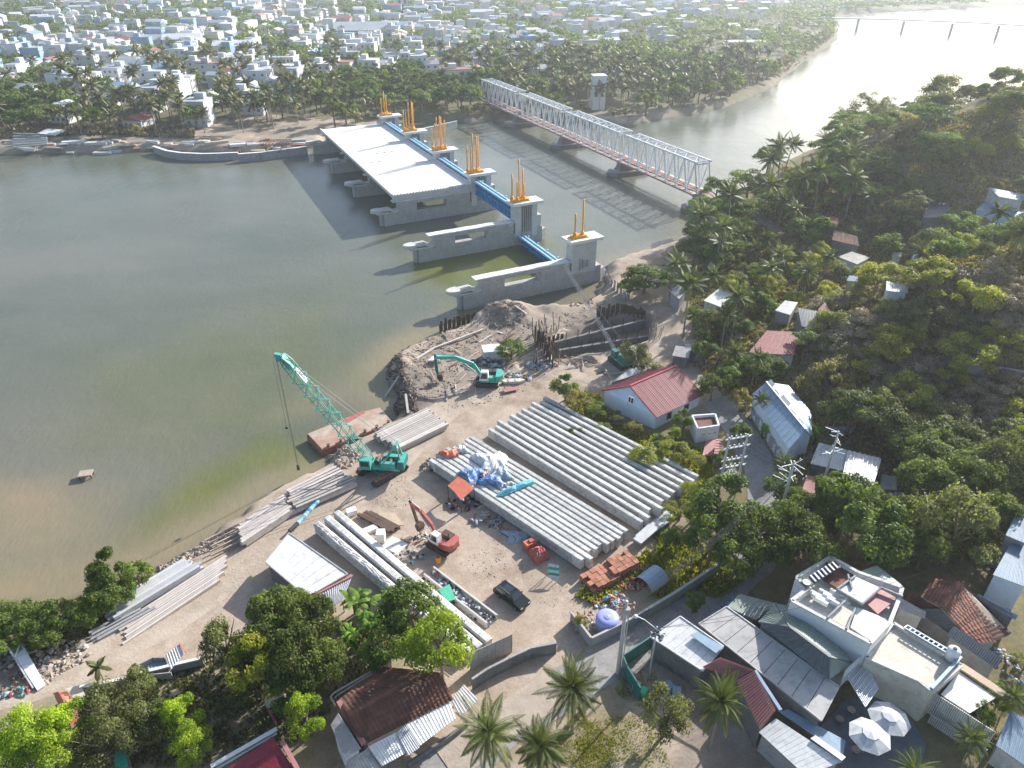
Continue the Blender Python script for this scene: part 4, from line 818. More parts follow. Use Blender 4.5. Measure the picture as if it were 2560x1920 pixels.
def excavator(label, loc, rz, sw, boom, arm_a, arm, bkt, body, body2, cabm='white', sc_=1.0, und=None):
    """local +x = digging direction. boom: list of (x,z) points"""
    t = thing('excavator', label, 'excavator', loc, rz); t.scale = (sc_,) * 3
    tracks(t, 3.9, .6, .85, 2.2)
    MB().tube((0, 0, .8), (0, 0, 1.05), .65, n=14).build('slew_ring', 'steel_dark', t, True)
    MB().prism([(1.1, -1.25), (1.1, 1.25), (-1.5, 1.25), (-2.3, .8), (-2.3, -.8), (-1.5, -1.25)], 1.06, 1.35).build('deck', body, t, True)
    cw = MB().prism([(-1.45, -1.3), (-1.45, 1.3), (-2.2, 1.15), (-2.6, .6), (-2.6, -.6), (-2.2, -1.15)], 1.36, 2.25).build('counterweight', body, t, True)
    MB().box((-.5, -.75, 1.8), (1.7, 1.0, .88)).build('engine_hood', body2, t, True)
    MB().box((-.5, .6, 1.62), (1.6, 1.0, .5)).build('side_cover', body, t, True)
    MB().tube((-.9, -.4, 2.25), (-.9, -.4, 2.75), .08, n=8).build('exhaust', 'steel_dark', t, True)
    cab = MB().hexa([(-.35, .32, 1.36), (1.2, .32, 1.36), (1.2, 1.25, 1.36), (-.35, 1.25, 1.36)], [(-.25, .36, 2.85), (.85, .36, 2.85), (.85, 1.2, 2.85), (-.25, 1.2, 2.85)]).build('cab', cabm, t, True)
    MB().add([(1.22, .42, 1.7), (1.22, 1.15, 1.7), (.93, 1.1, 2.72), (.93, .46, 2.72)], [(0, 1, 2, 3)]).build('windscreen', 'glass', cab, True)
    MB().add([(1.0, 1.268, 1.75), (-.1, 1.268, 1.75), (-.05, 1.235, 2.7), (.72, 1.235, 2.7)], [(0, 1, 2, 3)]).build('side_window', 'glass', cab, True)
    MB().box((.3, .78, 2.9), (1.15, .86, .08)).build('cab_roof', cabm, cab, True)
    P = [Vector((x, -.12, z)) for x, z in boom]
    bo = MB()
    hs = [.5, .62, .55, .42][:len(P)]
    for i in range(len(P) - 1): bo.bar(P[i], P[i + 1], .36, hs[i])
    bo.build('boom', body, t, True)
    mid = P[len(P) // 2]
    for s_ in (-.33, .33): MB().tube((.9, -.12 + s_, 1.3), mid + Vector((0, s_, -.2)), .08, n=8).build('boom_ram', 'chrome', t, True)
    E0 = P[-1]; E1 = Vector((arm[0], -.12, arm[1]))
    ext = E0 + (E0 - E1).normalized() * .55
    MB().bar(ext, E1, .28, .42).build('arm', body if not und else und, t, True)
    MB().tube(mid + Vector((.2, 0, .4)), ext, .08, n=8).build('arm_ram', 'chrome', t, True)
    MB().tube(lerp(ext, E1, .3) + Vector((.3, 0, .1)), lerp(E0, E1, .92) + Vector((.3, 0, 0)), .06, n=8).build('bucket_ram', 'chrome', t, True)
    b = Vector((bkt[0], -.12, bkt[1])); d = (b - E1).normalized(); s_ = Vector((d.z, 0, -d.x))
    bk = MB(); o0 = E1; w = .5
    pr = [o0, o0 + s_ * .75 + d * .05, o0 + s_ * .85 + d * .6, o0 + s_ * .5 + d * 1.15, o0 + s_ * .1 + d * 1.25, o0 - s_ * .15 + d * .5]
    bk.add([p + Vector((0, -w, 0)) for p in pr] + [p + Vector((0, w, 0)) for p in pr], [tuple(range(6)), tuple(range(6, 12))[::-1]] + [(i, 6 + i, 6 + (i + 1) % 6, (i + 1) % 6) for i in range(6)])
    bb = bk.build('bucket', 'rustdark', t, True)
    for i in range(4): MB().bar(pr[3] + Vector((0, -.4 + i * .27, 0)), pr[3] + d * .28 + Vector((0, -.4 + i * .27, 0)), .08).build('tooth', 'steel_dark', bb, True)
    return t
# teal excavator
pb = A('R2', 770, 600, 2.2); pb = drop(pb); pt_ = A('R2', 385, 560, 3)
rz = math.atan2(pt_.y - pb.y, pt_.x - pb.x) 
dist = math.hypot(A('R2', 385, 490, 6.5).x - pb.x, A('R2', 385, 490, 6.5).y - pb.y)
excavator('teal excavator with a long two part arm digging in the mud', (pb.x, pb.y, pb.z), rz, 0, [(1.0, 1.6), (2.2, 3.6), (5.0, 4.7), (8.3, 4.6)], None, (8.1, 1.6), (7.9, .4), 'teal', 'steel_dark', 'white', 1.12, 'teal_dark')
pb = A('R4', 1590, 690, YZ); q = A('R4', 1375, 560, 2.2); rz = math.atan2(q.y - pb.y, q.x - pb.x)
excavator('rusty red excavator with its arm folded down beside the white girders', (pb.x, pb.y, YZ), rz, 0, [(1.0, 1.5), (1.9, 3.0), (3.7, 4.4), (5.6, 4.9)], None, (4.7, 1.9), (4.5, .9), 'red_paint', 'rustdark', 'white', .95, 'rustdark')
# crawler crane
def lattice(t, a, b, w0, n, m='teal', taper=.12, bar_=.09, wt=None, up=None, ends=(.35, .3)):
    a, b = Vector(a), Vector(b); d = (b - a).normalized(); up = up or Vector((0, 0, 1)); s_ = d.cross(up).normalized(); u_ = s_.cross(d).normalized()
    def cs(i):
        f_ = i / n; k = min(1, ends[0] + f_ / taper * (1 - ends[0])) if f_ < taper else min(1, ends[1] + (1 - f_) / taper * (1 - ends[1])); c = lerp(a, b, f_)
        return [c + s_ * (w0 * sx / 2) * max(k, .7) + u_ * (w0 * sz / 2) * k for sx, sz in ((-1, -1), (1, -1), (1, 1), (-1, 1))]
    C = [cs(i) for i in range(n + 1)]
    for k in range(4):
        mb = MB(); mb.path([C[0][k], C[max(1, int(n * taper))][k], C[n - max(1, int(n * taper))][k], C[n][k]], [bar_ * .6] * 4, 6); mb.build('chord', m, t)
    for i in range(n):
        for k in range(4):
            p, q = (C[i][k], C[i + 1][(k + 1) % 4]) if (i + k) % 2 else (C[i][(k + 1) % 4], C[i + 1][k]); MB().tube(p, q, bar_ * .4, n=5).build('lacing', m, t)
        if i % 2 == 0: MB().bar(C[i][0], C[i][2], bar_ * .5).build('cross_bar', m, t)
    return C
foot = A('R1', 1010, 1140, YZ + 1.2)
hook_xy = at(653, 1030, 0)
best = min(np.arange(12, 30, .1), key=lambda z: abs(proj((hook_xy.x, hook_xy.y, z))[1] - 772))
tip = Vector((hook_xy.x, hook_xy.y, float(best)))
cb = A('R1', 1010, 1130, YZ + 1.6); dirc = Vector((tip.x - cb.x, tip.y - cb.y, 0)).normalized(); rzc = math.atan2(dirc.y, dirc.x)
t = thing('crawler_crane', 'tall teal crawler crane with its lattice boom leaning over the river', 'crane', (cb.x, cb.y, YZ), 0)
tr = Vector((-dirc.y, dirc.x, 0))
rzt = math.atan2((A('R1', 1160, 1130, YZ) - A('R1', 950, 1250, YZ)).y, (A('R1', 1160, 1130, YZ) - A('R1', 950, 1250, YZ)).x)
tk = Vector((math.cos(rzt), math.sin(rzt), 0)); tn = Vector((-tk.y, tk.x, 0))
c0 = Vector((cb.x, cb.y, YZ))
for s_ in (-1, 1):
    mb = MB(); L = 6.4; h = 1.15; pr = [(-L / 2 + .5, 0), (L / 2 - .5, 0), (L / 2, .45), (L / 2, .75), (L / 2 - .5, h), (-L / 2 + .5, h), (-L / 2, .75), (-L / 2, .45)]; w = .85; gp_ = 1.9 * s_
    mb.add([c0 + tk * x + tn * (gp_ - w / 2) + Vector((0, 0, z)) for x, z in pr] + [c0 + tk * x + tn * (gp_ + w / 2) + Vector((0, 0, z)) for x, z in pr], [tuple(range(8)), tuple(range(8, 16))[::-1]] + [(i, 8 + i, 8 + (i + 1) % 8, (i + 1) % 8) for i in range(8)])
    tb = mb.build('track', 'steel_dark', t)
    for i in range(22):
        q = c0 + tk * (-L / 2 + .4 + (L - .8) * i / 21) + tn * gp_ + Vector((0, 0, h + .04)); MB().box(q, (.2, .95, .1), rzt).build('shoe', 'rust', tb)
MB().box(c0 + Vector((0, 0, .85)), (2.6, 3.0, .6), rzt).build('carbody', 'teal_dark', t)
MB().tube(c0 + Vector((0, 0, 1.15)), c0 + Vector((0, 0, 1.4)), 1.1, n=16).build('slew_ring', 'steel_dark', t)
def cl(x, y, z): return c0 + dirc * x + tr * y + Vector((0, 0, z))
MB().box(cl(-.4, 0, 1.62), (5.2, 2.5, .35), rzc).build('platform', 'teal', t)
MB().box(cl(-1.4, -.85, 2.3), (2.4, .7, 1.0), rzc).build('engine_house', 'teal', t)
MB().box(cl(-1.3, .9, 2.25), (2.2, .6, .9), rzc).build('side_house', 'teal', t)
MB().box(cl(-3.3, 0, 2.4), (.9, 2.7, 1.2), rzc).build('counterweight', 'teal_dark', t)
MB().box(cl(-3.3, 0, 3.12), (.8, 2.5, .2), rzc).build('counterweight_top', 'teal', t)
cab = MB().box(cl(2.0, 1.25, 2.6), (1.6, 1.1, 1.7), rzc).build('cab', 'teal', t)
MB().box(cl(2.83, 1.25, 2.75), (.05, .9, 1.1), rzc).build('windscreen', 'glass', cab); MB().box(cl(2.0, 1.83, 2.8), (1.2, .05, .8), rzc).build('side_window', 'glass', cab)
for i in range(3):
    MB().tube(cl(.6 - i * 1.0, -.45, 2.25), cl(.6 - i * 1.0, .5, 2.25), .42, n=14).build('winch_drum', 'steel_dark', t)
for y in (-.7, .7):
    MB().bar(cl(-.2, y, 1.9), cl(-2.6, y * .7, 5.6), .18).build('gantry_leg', 'teal', t); MB().bar(cl(-3.4, y, 1.9), cl(-2.6, y * .7, 5.6), .16).build('gantry_leg', 'teal', t)
MB().bar(cl(-2.6, -.6, 5.6), cl(-2.6, .6, 5.6), .3).build('gantry_head', 'teal', t)
bf = cl(1.6, 0, 1.9); jt = tip - dirc * .5 + Vector((0, 0, .2))
bo = MB().tube(cl(1.6, -.8, 1.9), cl(1.6, .8, 1.9), .16, n=8).build('boom_foot', 'teal_dark', t)
C = lattice(t, bf, jt, 1.75, 16, bar_=.13)
hd = MB().prism([(0, -.45), (1.5, -.3), (1.5, .3), (0, .45)], -.4, .45); 
bd = (jt - bf).normalized()
MB().bar(jt - bd * 2.2, jt + bd * .2, .85, .7).build('boom_head', 'teal', t)
MB().bar(jt + bd * .1, jt + dirc * 1.0 + Vector((0, 0, .25)), .6, .5).build('jib_head', 'teal', t)
for y in (-.2, .2): MB().tube(tip + tr * (y - .06) + Vector((0, 0, -.1)), tip + tr * (y + .06) + Vector((0, 0, -.1)), .42, n=14).build('sheave', 'tarp_blue', t)
for y in (-.45, .45): MB().bar(cl(-2.6, y, 5.6), jt - bd * .6 + tr * y, .05).build('pendant_rope', 'cable', t)
for y in (-.12, .12): MB().bar(tip + tr * y + dirc * .35, Vector((tip.x, tip.y, 2.0)) + tr * y + dirc * .35, .045).build('hoist_rope', 'cable', t)
hk = MB().box(tip - Vector((0, 0, tip.z - 1.8)) + dirc * .35, (.35, .3, .9), rzc).build('hook_block', 'steel_dark', t)
bx = tip + dirc * .9; MB().bar(bx, Vector((bx.x, bx.y, 9.5)), .035).build('whip_rope', 'cable', t); MB().lathe((bx.x, bx.y, 9.0), [(.05, .5), (.2, .35), (.22, .1), (.08, 0)], 10).build('headache_ball', 'steel_dark', t)
# lettering band near the tip (white plate wrapped on the boom's upper face with dark letters)
s_ = bd.cross(Vector((0, 0, 1))).normalized(); u_ = s_.cross(bd).normalized()
pc = jt - bd * 3.6
pl = MB(); pl.hexa([pc - bd * 1.3 - s_ * .5 + u_ * .50, pc + bd * 1.2 - s_ * .46 + u_ * .44, pc + bd * 1.2 + s_ * .46 + u_ * .44, pc - bd * 1.3 + s_ * .5 + u_ * .50],
                   [pc - bd * 1.3 - s_ * .5 + u_ * .55, pc + bd * 1.2 - s_ * .46 + u_ * .49, pc + bd * 1.2 + s_ * .46 + u_ * .49, pc - bd * 1.3 + s_ * .5 + u_ * .55])
plo = pl.build('name_plate', 'white', t)
cu = bpy.data.curves.new('lettering', 'FONT'); cu.body = 'KOBELCO'; cu.size = .62; cu.extrude = .01; cu.align_x = 'CENTER'; cu.align_y = 'CENTER'; cu.materials.append(M['steel_dark'])
_to = bpy.data.objects.new('lettering', cu); _me = bpy.data.meshes.new_from_object(_to); bpy.data.objects.remove(_to)
lo = bpy.data.objects.new('lettering', _me); col.objects.link(lo); lo.parent = plo
mt = Matrix((bd * -1, s_, u_)).transposed(); mt = Matrix((( -bd.x, -s_.x, u_.x), (-bd.y, -s_.y, u_.y), (-bd.z, -s_.z, u_.z)))
lo.rotation_euler = mt.to_euler(); lo.location = pc + u_ * .56 - c0
# second, dark green crane by the pit
pb = drop(A('R2', 1700, 440, 3)); tp = at(1222, 578, 13.5)
t = thing('crawler_crane', 'small dark green crane by the pit with a thin grey lattice boom', 'crane', (pb.x, pb.y, pb.z))
d2 = Vector((tp.x - pb.x, tp.y - pb.y, 0)).normalized(); r2 = math.atan2(d2.y, d2.x); n2 = Vector((-d2.y, d2.x, 0))
def c2(x, y, z): return pb + d2 * x + n2 * y + Vector((0, 0, z))
for s_ in (-1, 1): MB().box(c2(0, s_ * 1.3, .45), (4.8, .7, .9), r2).build('track', 'steel_dark', t)
MB().box(c2(0, 0, 1.05), (4.6, 2.6, .4), r2).build('platform', 'green', t); MB().box(c2(-1.4, 0, 1.85), (2.2, 2.6, 1.2), r2).build('engine_house', 'teal_dark', t)
MB().box(c2(1.2, .9, 1.95), (1.4, .9, 1.4), r2).build('cab', 'teal_dark', t)
for i in range(5): MB().bar(c2(-2.4, -1.2 + i * .55, 2.5), c2(-.6, -1.2 + i * .55, 2.55), .12).build('roof_rail', 'teal', t)
for i in range(2): MB().tube(c2(.2 - i * .9, -.6, 1.6), c2(.2 - i * .9, .3, 1.6), .35, n=12).build('winch_drum', 'steel_dark', t)
for y in (-.5, .5): MB().bar(c2(-.3, y, 1.5), c2(-1.6, y, 4.2), .14).build('gantry_leg', 'green', t)
lattice(t, c2(1.6, 0, 1.4), tp, .62, 16, 'greywall', .1, .07); MB().bar(c2(-1.6, 0, 4.2), tp, .05).build('pendant_rope', 'cable', t)
# ============================================================ BARGE, MUD BANK, PIT
bp_ = [A('R1', 385, 880, 1.3), A('R1', 510, 1015, 1.3), A('R1', 1110, 780, 1.3), A('R1', 1000, 655, 1.3), A('R1', 860, 690, 1.3), A('R1', 600, 790, 1.3)]
t = thing('steel_pontoon', 'flat rusty steel pontoon covered in dried mud at the river edge', 'pontoon', (bp_[0].x, bp_[0].y, 0))
MB().prism([tuple(p[:2]) for p in bp_], -.4, 1.2).build('hull', 'rust', t)
cc = sum(bp_, Vector()) / 6; MB().prism([tuple(lerp(p, cc, .03)[:2]) for p in bp_], 1.204, 1.3).build('mud_deck', mat('muddy_deck', (.42, .34, .27), .9, .2, .6, .2, col2=(.34, .20, .15), mixs=.22), t)
for i in range(6): q = lerp(bp_[1], bp_[2], (i + .5) / 6); MB().lathe((q.x, q.y + .4, 1.3), [(.22, 0), (.22, .3), (.3, .4)], 8).build('bollard', 'rustdark', t)
MB().slab([A('R1', 700, 760, 1.36), A('R1', 820, 700, 1.36), A('R1', 860, 680, 1.36), A('R1', 870, 700, 1.36), A('R1', 720, 790, 1.36)], .05).build('red_stain_plate', 'red_paint', t)
def rocks(name, label, polys, n, size, m, seed, kind='stuff', flat=.6, zoff=0):
    """loose stones nobody could count, one mesh"""
    r = np.random.default_rng(seed); V_ = []; F_ = []; k = 0
    base = np.array([(1, 0, 0), (-1, 0, 0), (0, 1, 0), (0, -1, 0), (0, 0, 1), (0, 0, -1)], float); bf_ = np.array([(0, 2, 4), (2, 1, 4), (1, 3, 4), (3, 0, 4), (2, 0, 5), (1, 2, 5), (3, 1, 5), (0, 3, 5)])
    pts = []
    for pl_, nn in polys:
        P = np.array([tuple(hit(*q)[:2]) for q in pl_]); lo, hi = P.min(0), P.max(0)
        c = r.uniform(lo, hi, (nn * 4, 2)); c = c[sdf([tuple(p) for p in P], c[:, 0], c[:, 1]) > 0][:nn]; pts.append(c)
    c = np.concatenate(pts); z = hgt(c[:, 0], c[:, 1])
    s = r.uniform(size[0], size[1], len(c)) * r.choice([.6, 1, 1, 1.6], len(c))
    v = base[None] * r.uniform(.6, 1.3, (len(c), 6, 1)) * s[:, None, None]; v[..., 2] *= flat; a = r.uniform(0, 6.28, len(c)); C, N = np.cos(a)[:, None], np.sin(a)[:, None]
    x = v[..., 0] * C * 1.4 - v[..., 1] * N; y = v[..., 0] * N * 1.4 + v[..., 1] * C
    V_ = np.stack([x + c[:, :1], y + c[:, 1:2], v[..., 2] + z[:, None] + s[:, None] * .15 + zoff], -1).reshape(-1, 3); F_ = (bf_[None] + (np.arange(len(c)) * 6)[:, None, None]).reshape(-1, 3)
    me = bpy.data.meshes.new(name); me.from_pydata(V_.tolist(), [], F_.tolist()); me.materials.append(M[m]); o = bpy.data.objects.new(name, me); col.objects.link(o); o['kind'] = kind; o['label'] = label; return o
D = lambda fr, pts: [px(fr, x, y) for x, y in pts]
rocks('rubble', 'broken rocks piled along the muddy point', [(D('R1', [(1040, 230), (1120, 190), (1180, 260), (1140, 430), (1040, 450)]), 260), (D('R1', [(1100, 420), (1260, 400), (1330, 560), (1250, 720), (1060, 700)]), 420),
    (D('T5', [(760, 1080), (900, 1030), (1180, 1080), (1220, 1250), (800, 1250)]), 420), (D('T5', [(1560, 940), (1820, 900), (1780, 1040), (1570, 1060)]), 300)], 0, (.08, .30), 'rock', 3)
rocks('gravel', 'small stones and clods on the mud', [(D('R1', [(1100, 180), (1650, 30), (1650, 480), (1380, 640), (1200, 480)]), 1600), (D('T5', [(300, 1320), (1200, 1200), (1900, 1000), (1900, 1150), (1100, 1400), (700, 1500), (0, 1640)]), 2200), (D('R2', [(400, 560), (700, 640), (1100, 560), (1100, 640), (500, 820), (300, 700)]), 500)], 0, (.04, .14), 'rock', 4)
rocks('bank_stones', 'stones along the waterline of the pile yard', [(D('R6', [(1050, 320), (1580, 40), (1560, 120), (1100, 350)]), 500), (D('R6', [(240, 900), (480, 820), (500, 980), (300, 1100), (60, 1100), (0, 930)]), 500), (D('R1', [(520, 1070), (620, 1010), (850, 1080), (700, 1170), (520, 1150)]), 420)], 0, (.1, .35), 'rock', 5)
rocks('yard_gravel', 'scattered stones on the yard floor', [(D('R5', [(380, 700), (720, 650), (850, 850), (700, 950), (420, 800)]), 110), (D('R4', [(1700, 800), (2000, 600), (2100, 1000), (1800, 900)]), 160), (D('R1', [(880, 1300), (1200, 1200), (1300, 1480), (820, 1500)]), 300), (D('R4', [(0, 800), (300, 600), (280, 820), (0, 1000)]), 200)], 0, (.03, .09), 'rock', 6)
rocks('dark_clods', 'dark upturned mud near the teal excavator', [(D('R1', [(1100, 520), (1240, 500), (1330, 720), (1080, 740)]), 500), (D('R2', [(60, 440), (180, 400), (200, 600), (60, 600)]), 400)], 0, (.08, .3), 'rustdark', 7)
# sheet piles
def sheet_piles(lab, pts, n, h, m='rustdark', z=0.0, w=None):
    P = [at(*q, z) for q in pts] if z is not None else [hit(*q) for q in pts]
    t = thing('sheet_pile_wall', lab, 'sheet pile wall', tuple(P[0]))
    for i in range(n):
        f_ = i / n * (len(P) - 1); k = int(f_); p = lerp(P[k], P[k + 1], f_ - k); f2 = (i + 1) / n * (len(P) - 1) - 1e-6; k2 = int(f2); q = lerp(P[k2], P[k2 + 1], f2 - k2); nn = Vector((-(q - p).y, (q - p).x, 0)).normalized() * .22
        hh = h + rng2.uniform(-.5, .4); z0 = min(p.z, 0) - 1 if z is not None else p.z - 1.0
        off = nn if i % 2 else -nn
        a_, b_ = p + off, q + off; MB().hexa([(a_.x, a_.y, z0), (b_.x, b_.y, z0), (b_.x + nn.x * .4, b_.y + nn.y * .4, z0), (a_.x + nn.x * .4, a_.y + nn.y * .4, z0)],
             [(a_.x, a_.y, p.z + hh), (b_.x, b_.y, p.z + hh), (b_.x + nn.x * .4, b_.y + nn.y * .4, p.z + hh), (a_.x + nn.x * .4, a_.y + nn.y * .4, p.z + hh)]).build('sheet', m, t)
    return t
sheet_piles('short row of dark steel sheet piles at the water behind the mud heap', [px('T5', 360, 1290), px('T5', 520, 1240), px('T5', 700, 1205)], 16, 2.3)
sheet_piles('dark sheet piles along the far side of the pit', [px('R2', 1520, 150), px('R2', 1700, 120), px('R2', 1860, 165)], 22, 2.4, z=None)
sheet_piles('sheet piles and stakes at the left corner of the pit', [px('R2', 1100, 320), px('R2', 1160, 360), px('R2', 1215, 500)], 14, 3.4, z=None)
sheet_piles('rusty sheet pile row along the left side of the pit', [px('R2', 1150, 340), px('R2', 1300, 315)], 10, 1.6, z=None)
sheet_piles('sheet piles along the slope below the barrier end', [px('T5', 1860, 760), px('T5', 1960, 870), px('T5', 2090, 1010)], 18, 1.6, 'greywall', z=None)
# pit walls: long low concrete walls with posts
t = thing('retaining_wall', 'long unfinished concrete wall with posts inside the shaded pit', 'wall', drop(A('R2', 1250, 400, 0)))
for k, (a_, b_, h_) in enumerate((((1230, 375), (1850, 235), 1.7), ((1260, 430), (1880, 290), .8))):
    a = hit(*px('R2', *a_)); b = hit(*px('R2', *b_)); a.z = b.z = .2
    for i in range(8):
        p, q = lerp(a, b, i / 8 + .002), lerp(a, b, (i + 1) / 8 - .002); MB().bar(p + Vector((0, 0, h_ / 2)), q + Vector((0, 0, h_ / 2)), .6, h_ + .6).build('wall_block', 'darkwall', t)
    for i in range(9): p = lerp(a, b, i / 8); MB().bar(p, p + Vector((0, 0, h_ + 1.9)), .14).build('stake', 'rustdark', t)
r = random.Random(8)
for i in range(46):
    c = hit(*px('R2', r.uniform(1080, 1260), r.uniform(230, 500))); o = MB().bar((0, 0, -.3), (r.uniform(-.5, .5), r.uniform(-.4, .4), r.uniform(1.8, 4.6)), .13).build('timber_stake', r.choice(['rustdark', 'steel_dark', 'wood'])); o.location = c
    tag(o, 'thin dark stake standing at the left corner of the pit', 'stake', 'stakes around the pit corner')
for i in range(14):
    c = hit(*px('R2', r.uniform(1880, 1960), r.uniform(150, 330))); o = MB().bar((0, 0, -.3), (r.uniform(-.9, .9), r.uniform(-.4, .4), r.uniform(1.8, 4.0)), .13).build('timber_stake', 'wood'); o.location = c
    tag(o, 'leaning timber stake at the right end of the pit', 'stake', 'stakes at the right end of the pit')
for i in range(95):
    zone = r.choice([((480, 250, 1000, 330), 'mud bank'), ((100, 330, 700, 700), 'mud bank'), ((1560, 440, 1900, 560), 'yard by the red roof'), ((600, 300, 900, 600), 'mud by the excavator'), ((1200, 400, 1500, 520), 'pit')])
    x0, y0, x1, y1 = zone[0]; c = hit(*px('R2', r.uniform(x0, x1), r.uniform(y0, y1))); l = r.uniform(1, 4.5); an = r.uniform(0, 3.1)
    o = MB().bar((-l / 2 * math.cos(an), -l / 2 * math.sin(an), 0), (l / 2 * math.cos(an), l / 2 * math.sin(an), r.uniform(0, .4)), r.uniform(.1, .3), .12).build('plank', r.choice(['wood', 'wood', 'greywall', 'rust', 'pile'])); o.location = c + Vector((0, 0, .15))
    tag(o, f'loose weathered plank lying on the {zone[1]}', 'plank', f'loose planks on the {zone[1]}')
for i, (fr, x0, y0, x1, y1, lb) in enumerate((('R1', 1010, 630, 1155, 410, 'pale'), ('R2', 280, 445, 400, 370, 'straight'), ('R2', 400, 370, 740, 240, 'long'), ('T5', 1060, 1060, 1170, 1140, 'grey'), ('R1', 1230, 720, 1210, 560, 'dark'))):
    a, b = hit(*px(fr, x0, y0)), hit(*px(fr, x1, y1)); c = (a + b) / 2; o = MB().bar(a - c, b - c, .4, .3).build('concrete_beam', 'pile'); o.location = c + Vector((0, 0, .3))
    tag(o, f'{lb} concrete beam lying on the muddy point, ' + ['by the pontoon', 'left of the white slab', 'running toward the mud heap', 'behind the mud heap', 'upright in the dark mud'][i], 'beam')
o = MB().slab([A('R2', 355, 445, 3), A('R2', 400, 410, 3), A('R2', 450, 405, 3), A('R2', 440, 440, 3)], .25).build('concrete_slab', 'deck'); tag(o, 'white triangular slab on the mud', 'slab')
t = thing('concrete_block', 'large white concrete block house by the bushes near the teal excavator', 'concrete block', drop(A('R2', 800, 430, 2)))
c = wl(t); MB().box(c + Vector((0, 0, 1.0)), (3.2, 2.6, 2.2), .2).build('body', 'offwhite', t); MB().box(c + Vector((0, 0, 2.2)), (3.5, 2.9, .18), .2).build('top_slab', 'white', t)
heap('scrap_heap', 'dark scrap and machine parts behind the teal excavator', 'scrap', drop(A('R2', 760, 470, 2)), 4, 1.6, .8, 60, ['steel_dark', 'rustdark', 'tarp_grey', 'greywall'], (.4, 1.0), seed=31)
heap('scrap_heap', 'scrap and boat shaped parts to the right of the teal excavator', 'scrap', drop(A('R2', 950, 570, 2)), 3.2, 1.5, .6, 50, ['steel_dark', 'rustdark', 'concrete_new', 'tarp_grey'], (.3, .9), seed=32)
heap('scrap_heap', 'grey concrete lumps at the near edge of the pit', 'scrap', drop(A('R2', 1130, 480, 2)), 2.2, 1.8, .8, 40, ['greywall', 'concrete', 'tin_blue'], (.4, 1.1), seed=33)
t = thing('small_boat', 'small pale boat lying on the dirt right of the teal excavator', 'boat', drop(A('R2', 945, 600, 2)), .1)
MB().prism([(-2, 0), (-1.6, -.55), (1.4, -.55), (2.3, 0), (1.4, .55), (-1.6, .55)], 0, .5).build('hull', 'cream', t, True)
for x in (-.8, .5): MB().box((x, 0, .54), (.25, .95, .07)).build('seat', 'wood', t, True)
o = MB().slab([A('R2', 870, 640, 2.4), A('R2', 985, 625, 2.4), A('R2', 985, 645, 2.4), A('R2', 890, 665, 2.4)], .12).build('steel_plate', 'pink_roof'); tag(o, 'reddish steel plate lying on the haul road', 'plate')
# small raft far left in the river
t = thing('river_platform', 'small square wooden platform standing alone in the shallow river', 'platform', (*at(188, 1030, 0)[:2], 0), .25)
MB().box((0, 0, .7), (1.9, 1.5, .16)).build('deck', 'wood', t, True)
for x in (-.8, .8):
    for y in (-.6, .6): MB().box((x, y, 0), (.14, .14, 1.5)).build('leg', 'rustdark', t, True)
# red block stacks
def blockstack(lb, fr, c, nx, ny, nz, sz, rz, skip=.12, seed=1):
    r = random.Random(seed); p = A(fr, *c, YZ); t = thing('block_stack', lb, 'block stack', (p.x, p.y, YZ), rz)
    me0 = MB().box((0, 0, 0), (sz[0] * .93, sz[1] * .93, sz[2] * .95)).v
    mb = MB(); mb.box((0, 0, 0), (sz[0] * .94, sz[1] * .94, sz[2] * .96)); o0 = mb.build('block', 'brick', t, True); me = o0.data; first = True
    for k in range(nz):
        for i in range(nx):
            for j in range(ny):
                if k == nz - 1 and r.random() < skip: continue
                loc = ((i - nx / 2 + .5) * sz[0] + r.uniform(-.04, .04), (j - ny / 2 + .5) * sz[1] + r.uniform(-.04, .04), (k + .5) * sz[2] + .25)
                o = o0 if first else link_mesh('block', me, t); first = False; o.location = loc; o.rotation_euler = (r.uniform(-.03, .03), r.uniform(-.03, .03), r.uniform(-.06, .06))
    MB().box((0, 0, .12), (nx * sz[0], ny * sz[1], .22)).build('pallet', 'wood', t, True); return t
ang = math.atan2((A('W5', 560, 560, 3) - A('W5', 1030, 330, 3)).y, (A('W5', 560, 560, 3) - A('W5', 1030, 330, 3)).x)
blockstack('tall stack of rusty red blocks on a pallet by the girder ends', 'W5', (1250, 330), 6, 4, 3, (.66, .66, .42), ang, .08, 2)
blockstack('low wide stack of rusty orange blocks left of the tall stack', 'W5', (880, 540), 6, 4, 2, (.72, .72, .42), ang, .15, 3)
heap('block_heap', 'tumbled brown blocks at the left end of the red stacks', 'blocks', A('W5', 650, 590, YZ), .9, 1.0, .8, 18, ['brick', 'rust'], (.4, .7), parts='block', seed=41)
heap('brick_rubble', 'red brick rubble heap behind the block stacks', 'rubble', A('W5', 1450, 560, YZ), 3.4, 1.3, .5, 90, ['brick', 'rust', 'tarp_red', 'red_paint'], (.2, .5), parts='lump', seed=42)
heap('brick_rubble', 'dark red rubble strip leading to the dome cover', 'rubble', A('W5', 1800, 330, YZ), 3.0, 1.2, .4, 60, ['brick', 'rustdark', 'rust'], (.2, .5), parts='lump', seed=43)
heap('rubbish_heap', 'colourful litter heap by the lane corner with blue and white bags', 'rubbish', A('W5', 1080, 900, YZ), 2.6, 1.3, .7, 80, ['tarp_white', 'tarp_cyan', 'tarp_red', 'wood', 'tarp_blue', 'coral'], (.2, .6), seed=44)
heap('rubbish_heap', 'yellowish twigs and litter beside the red rubble', 'rubbish', A('W5', 1480, 640, YZ), 1.8, .6, .4, 40, ['wood', 'sandp', 'tarp_red'], (.15, .4), seed=45)
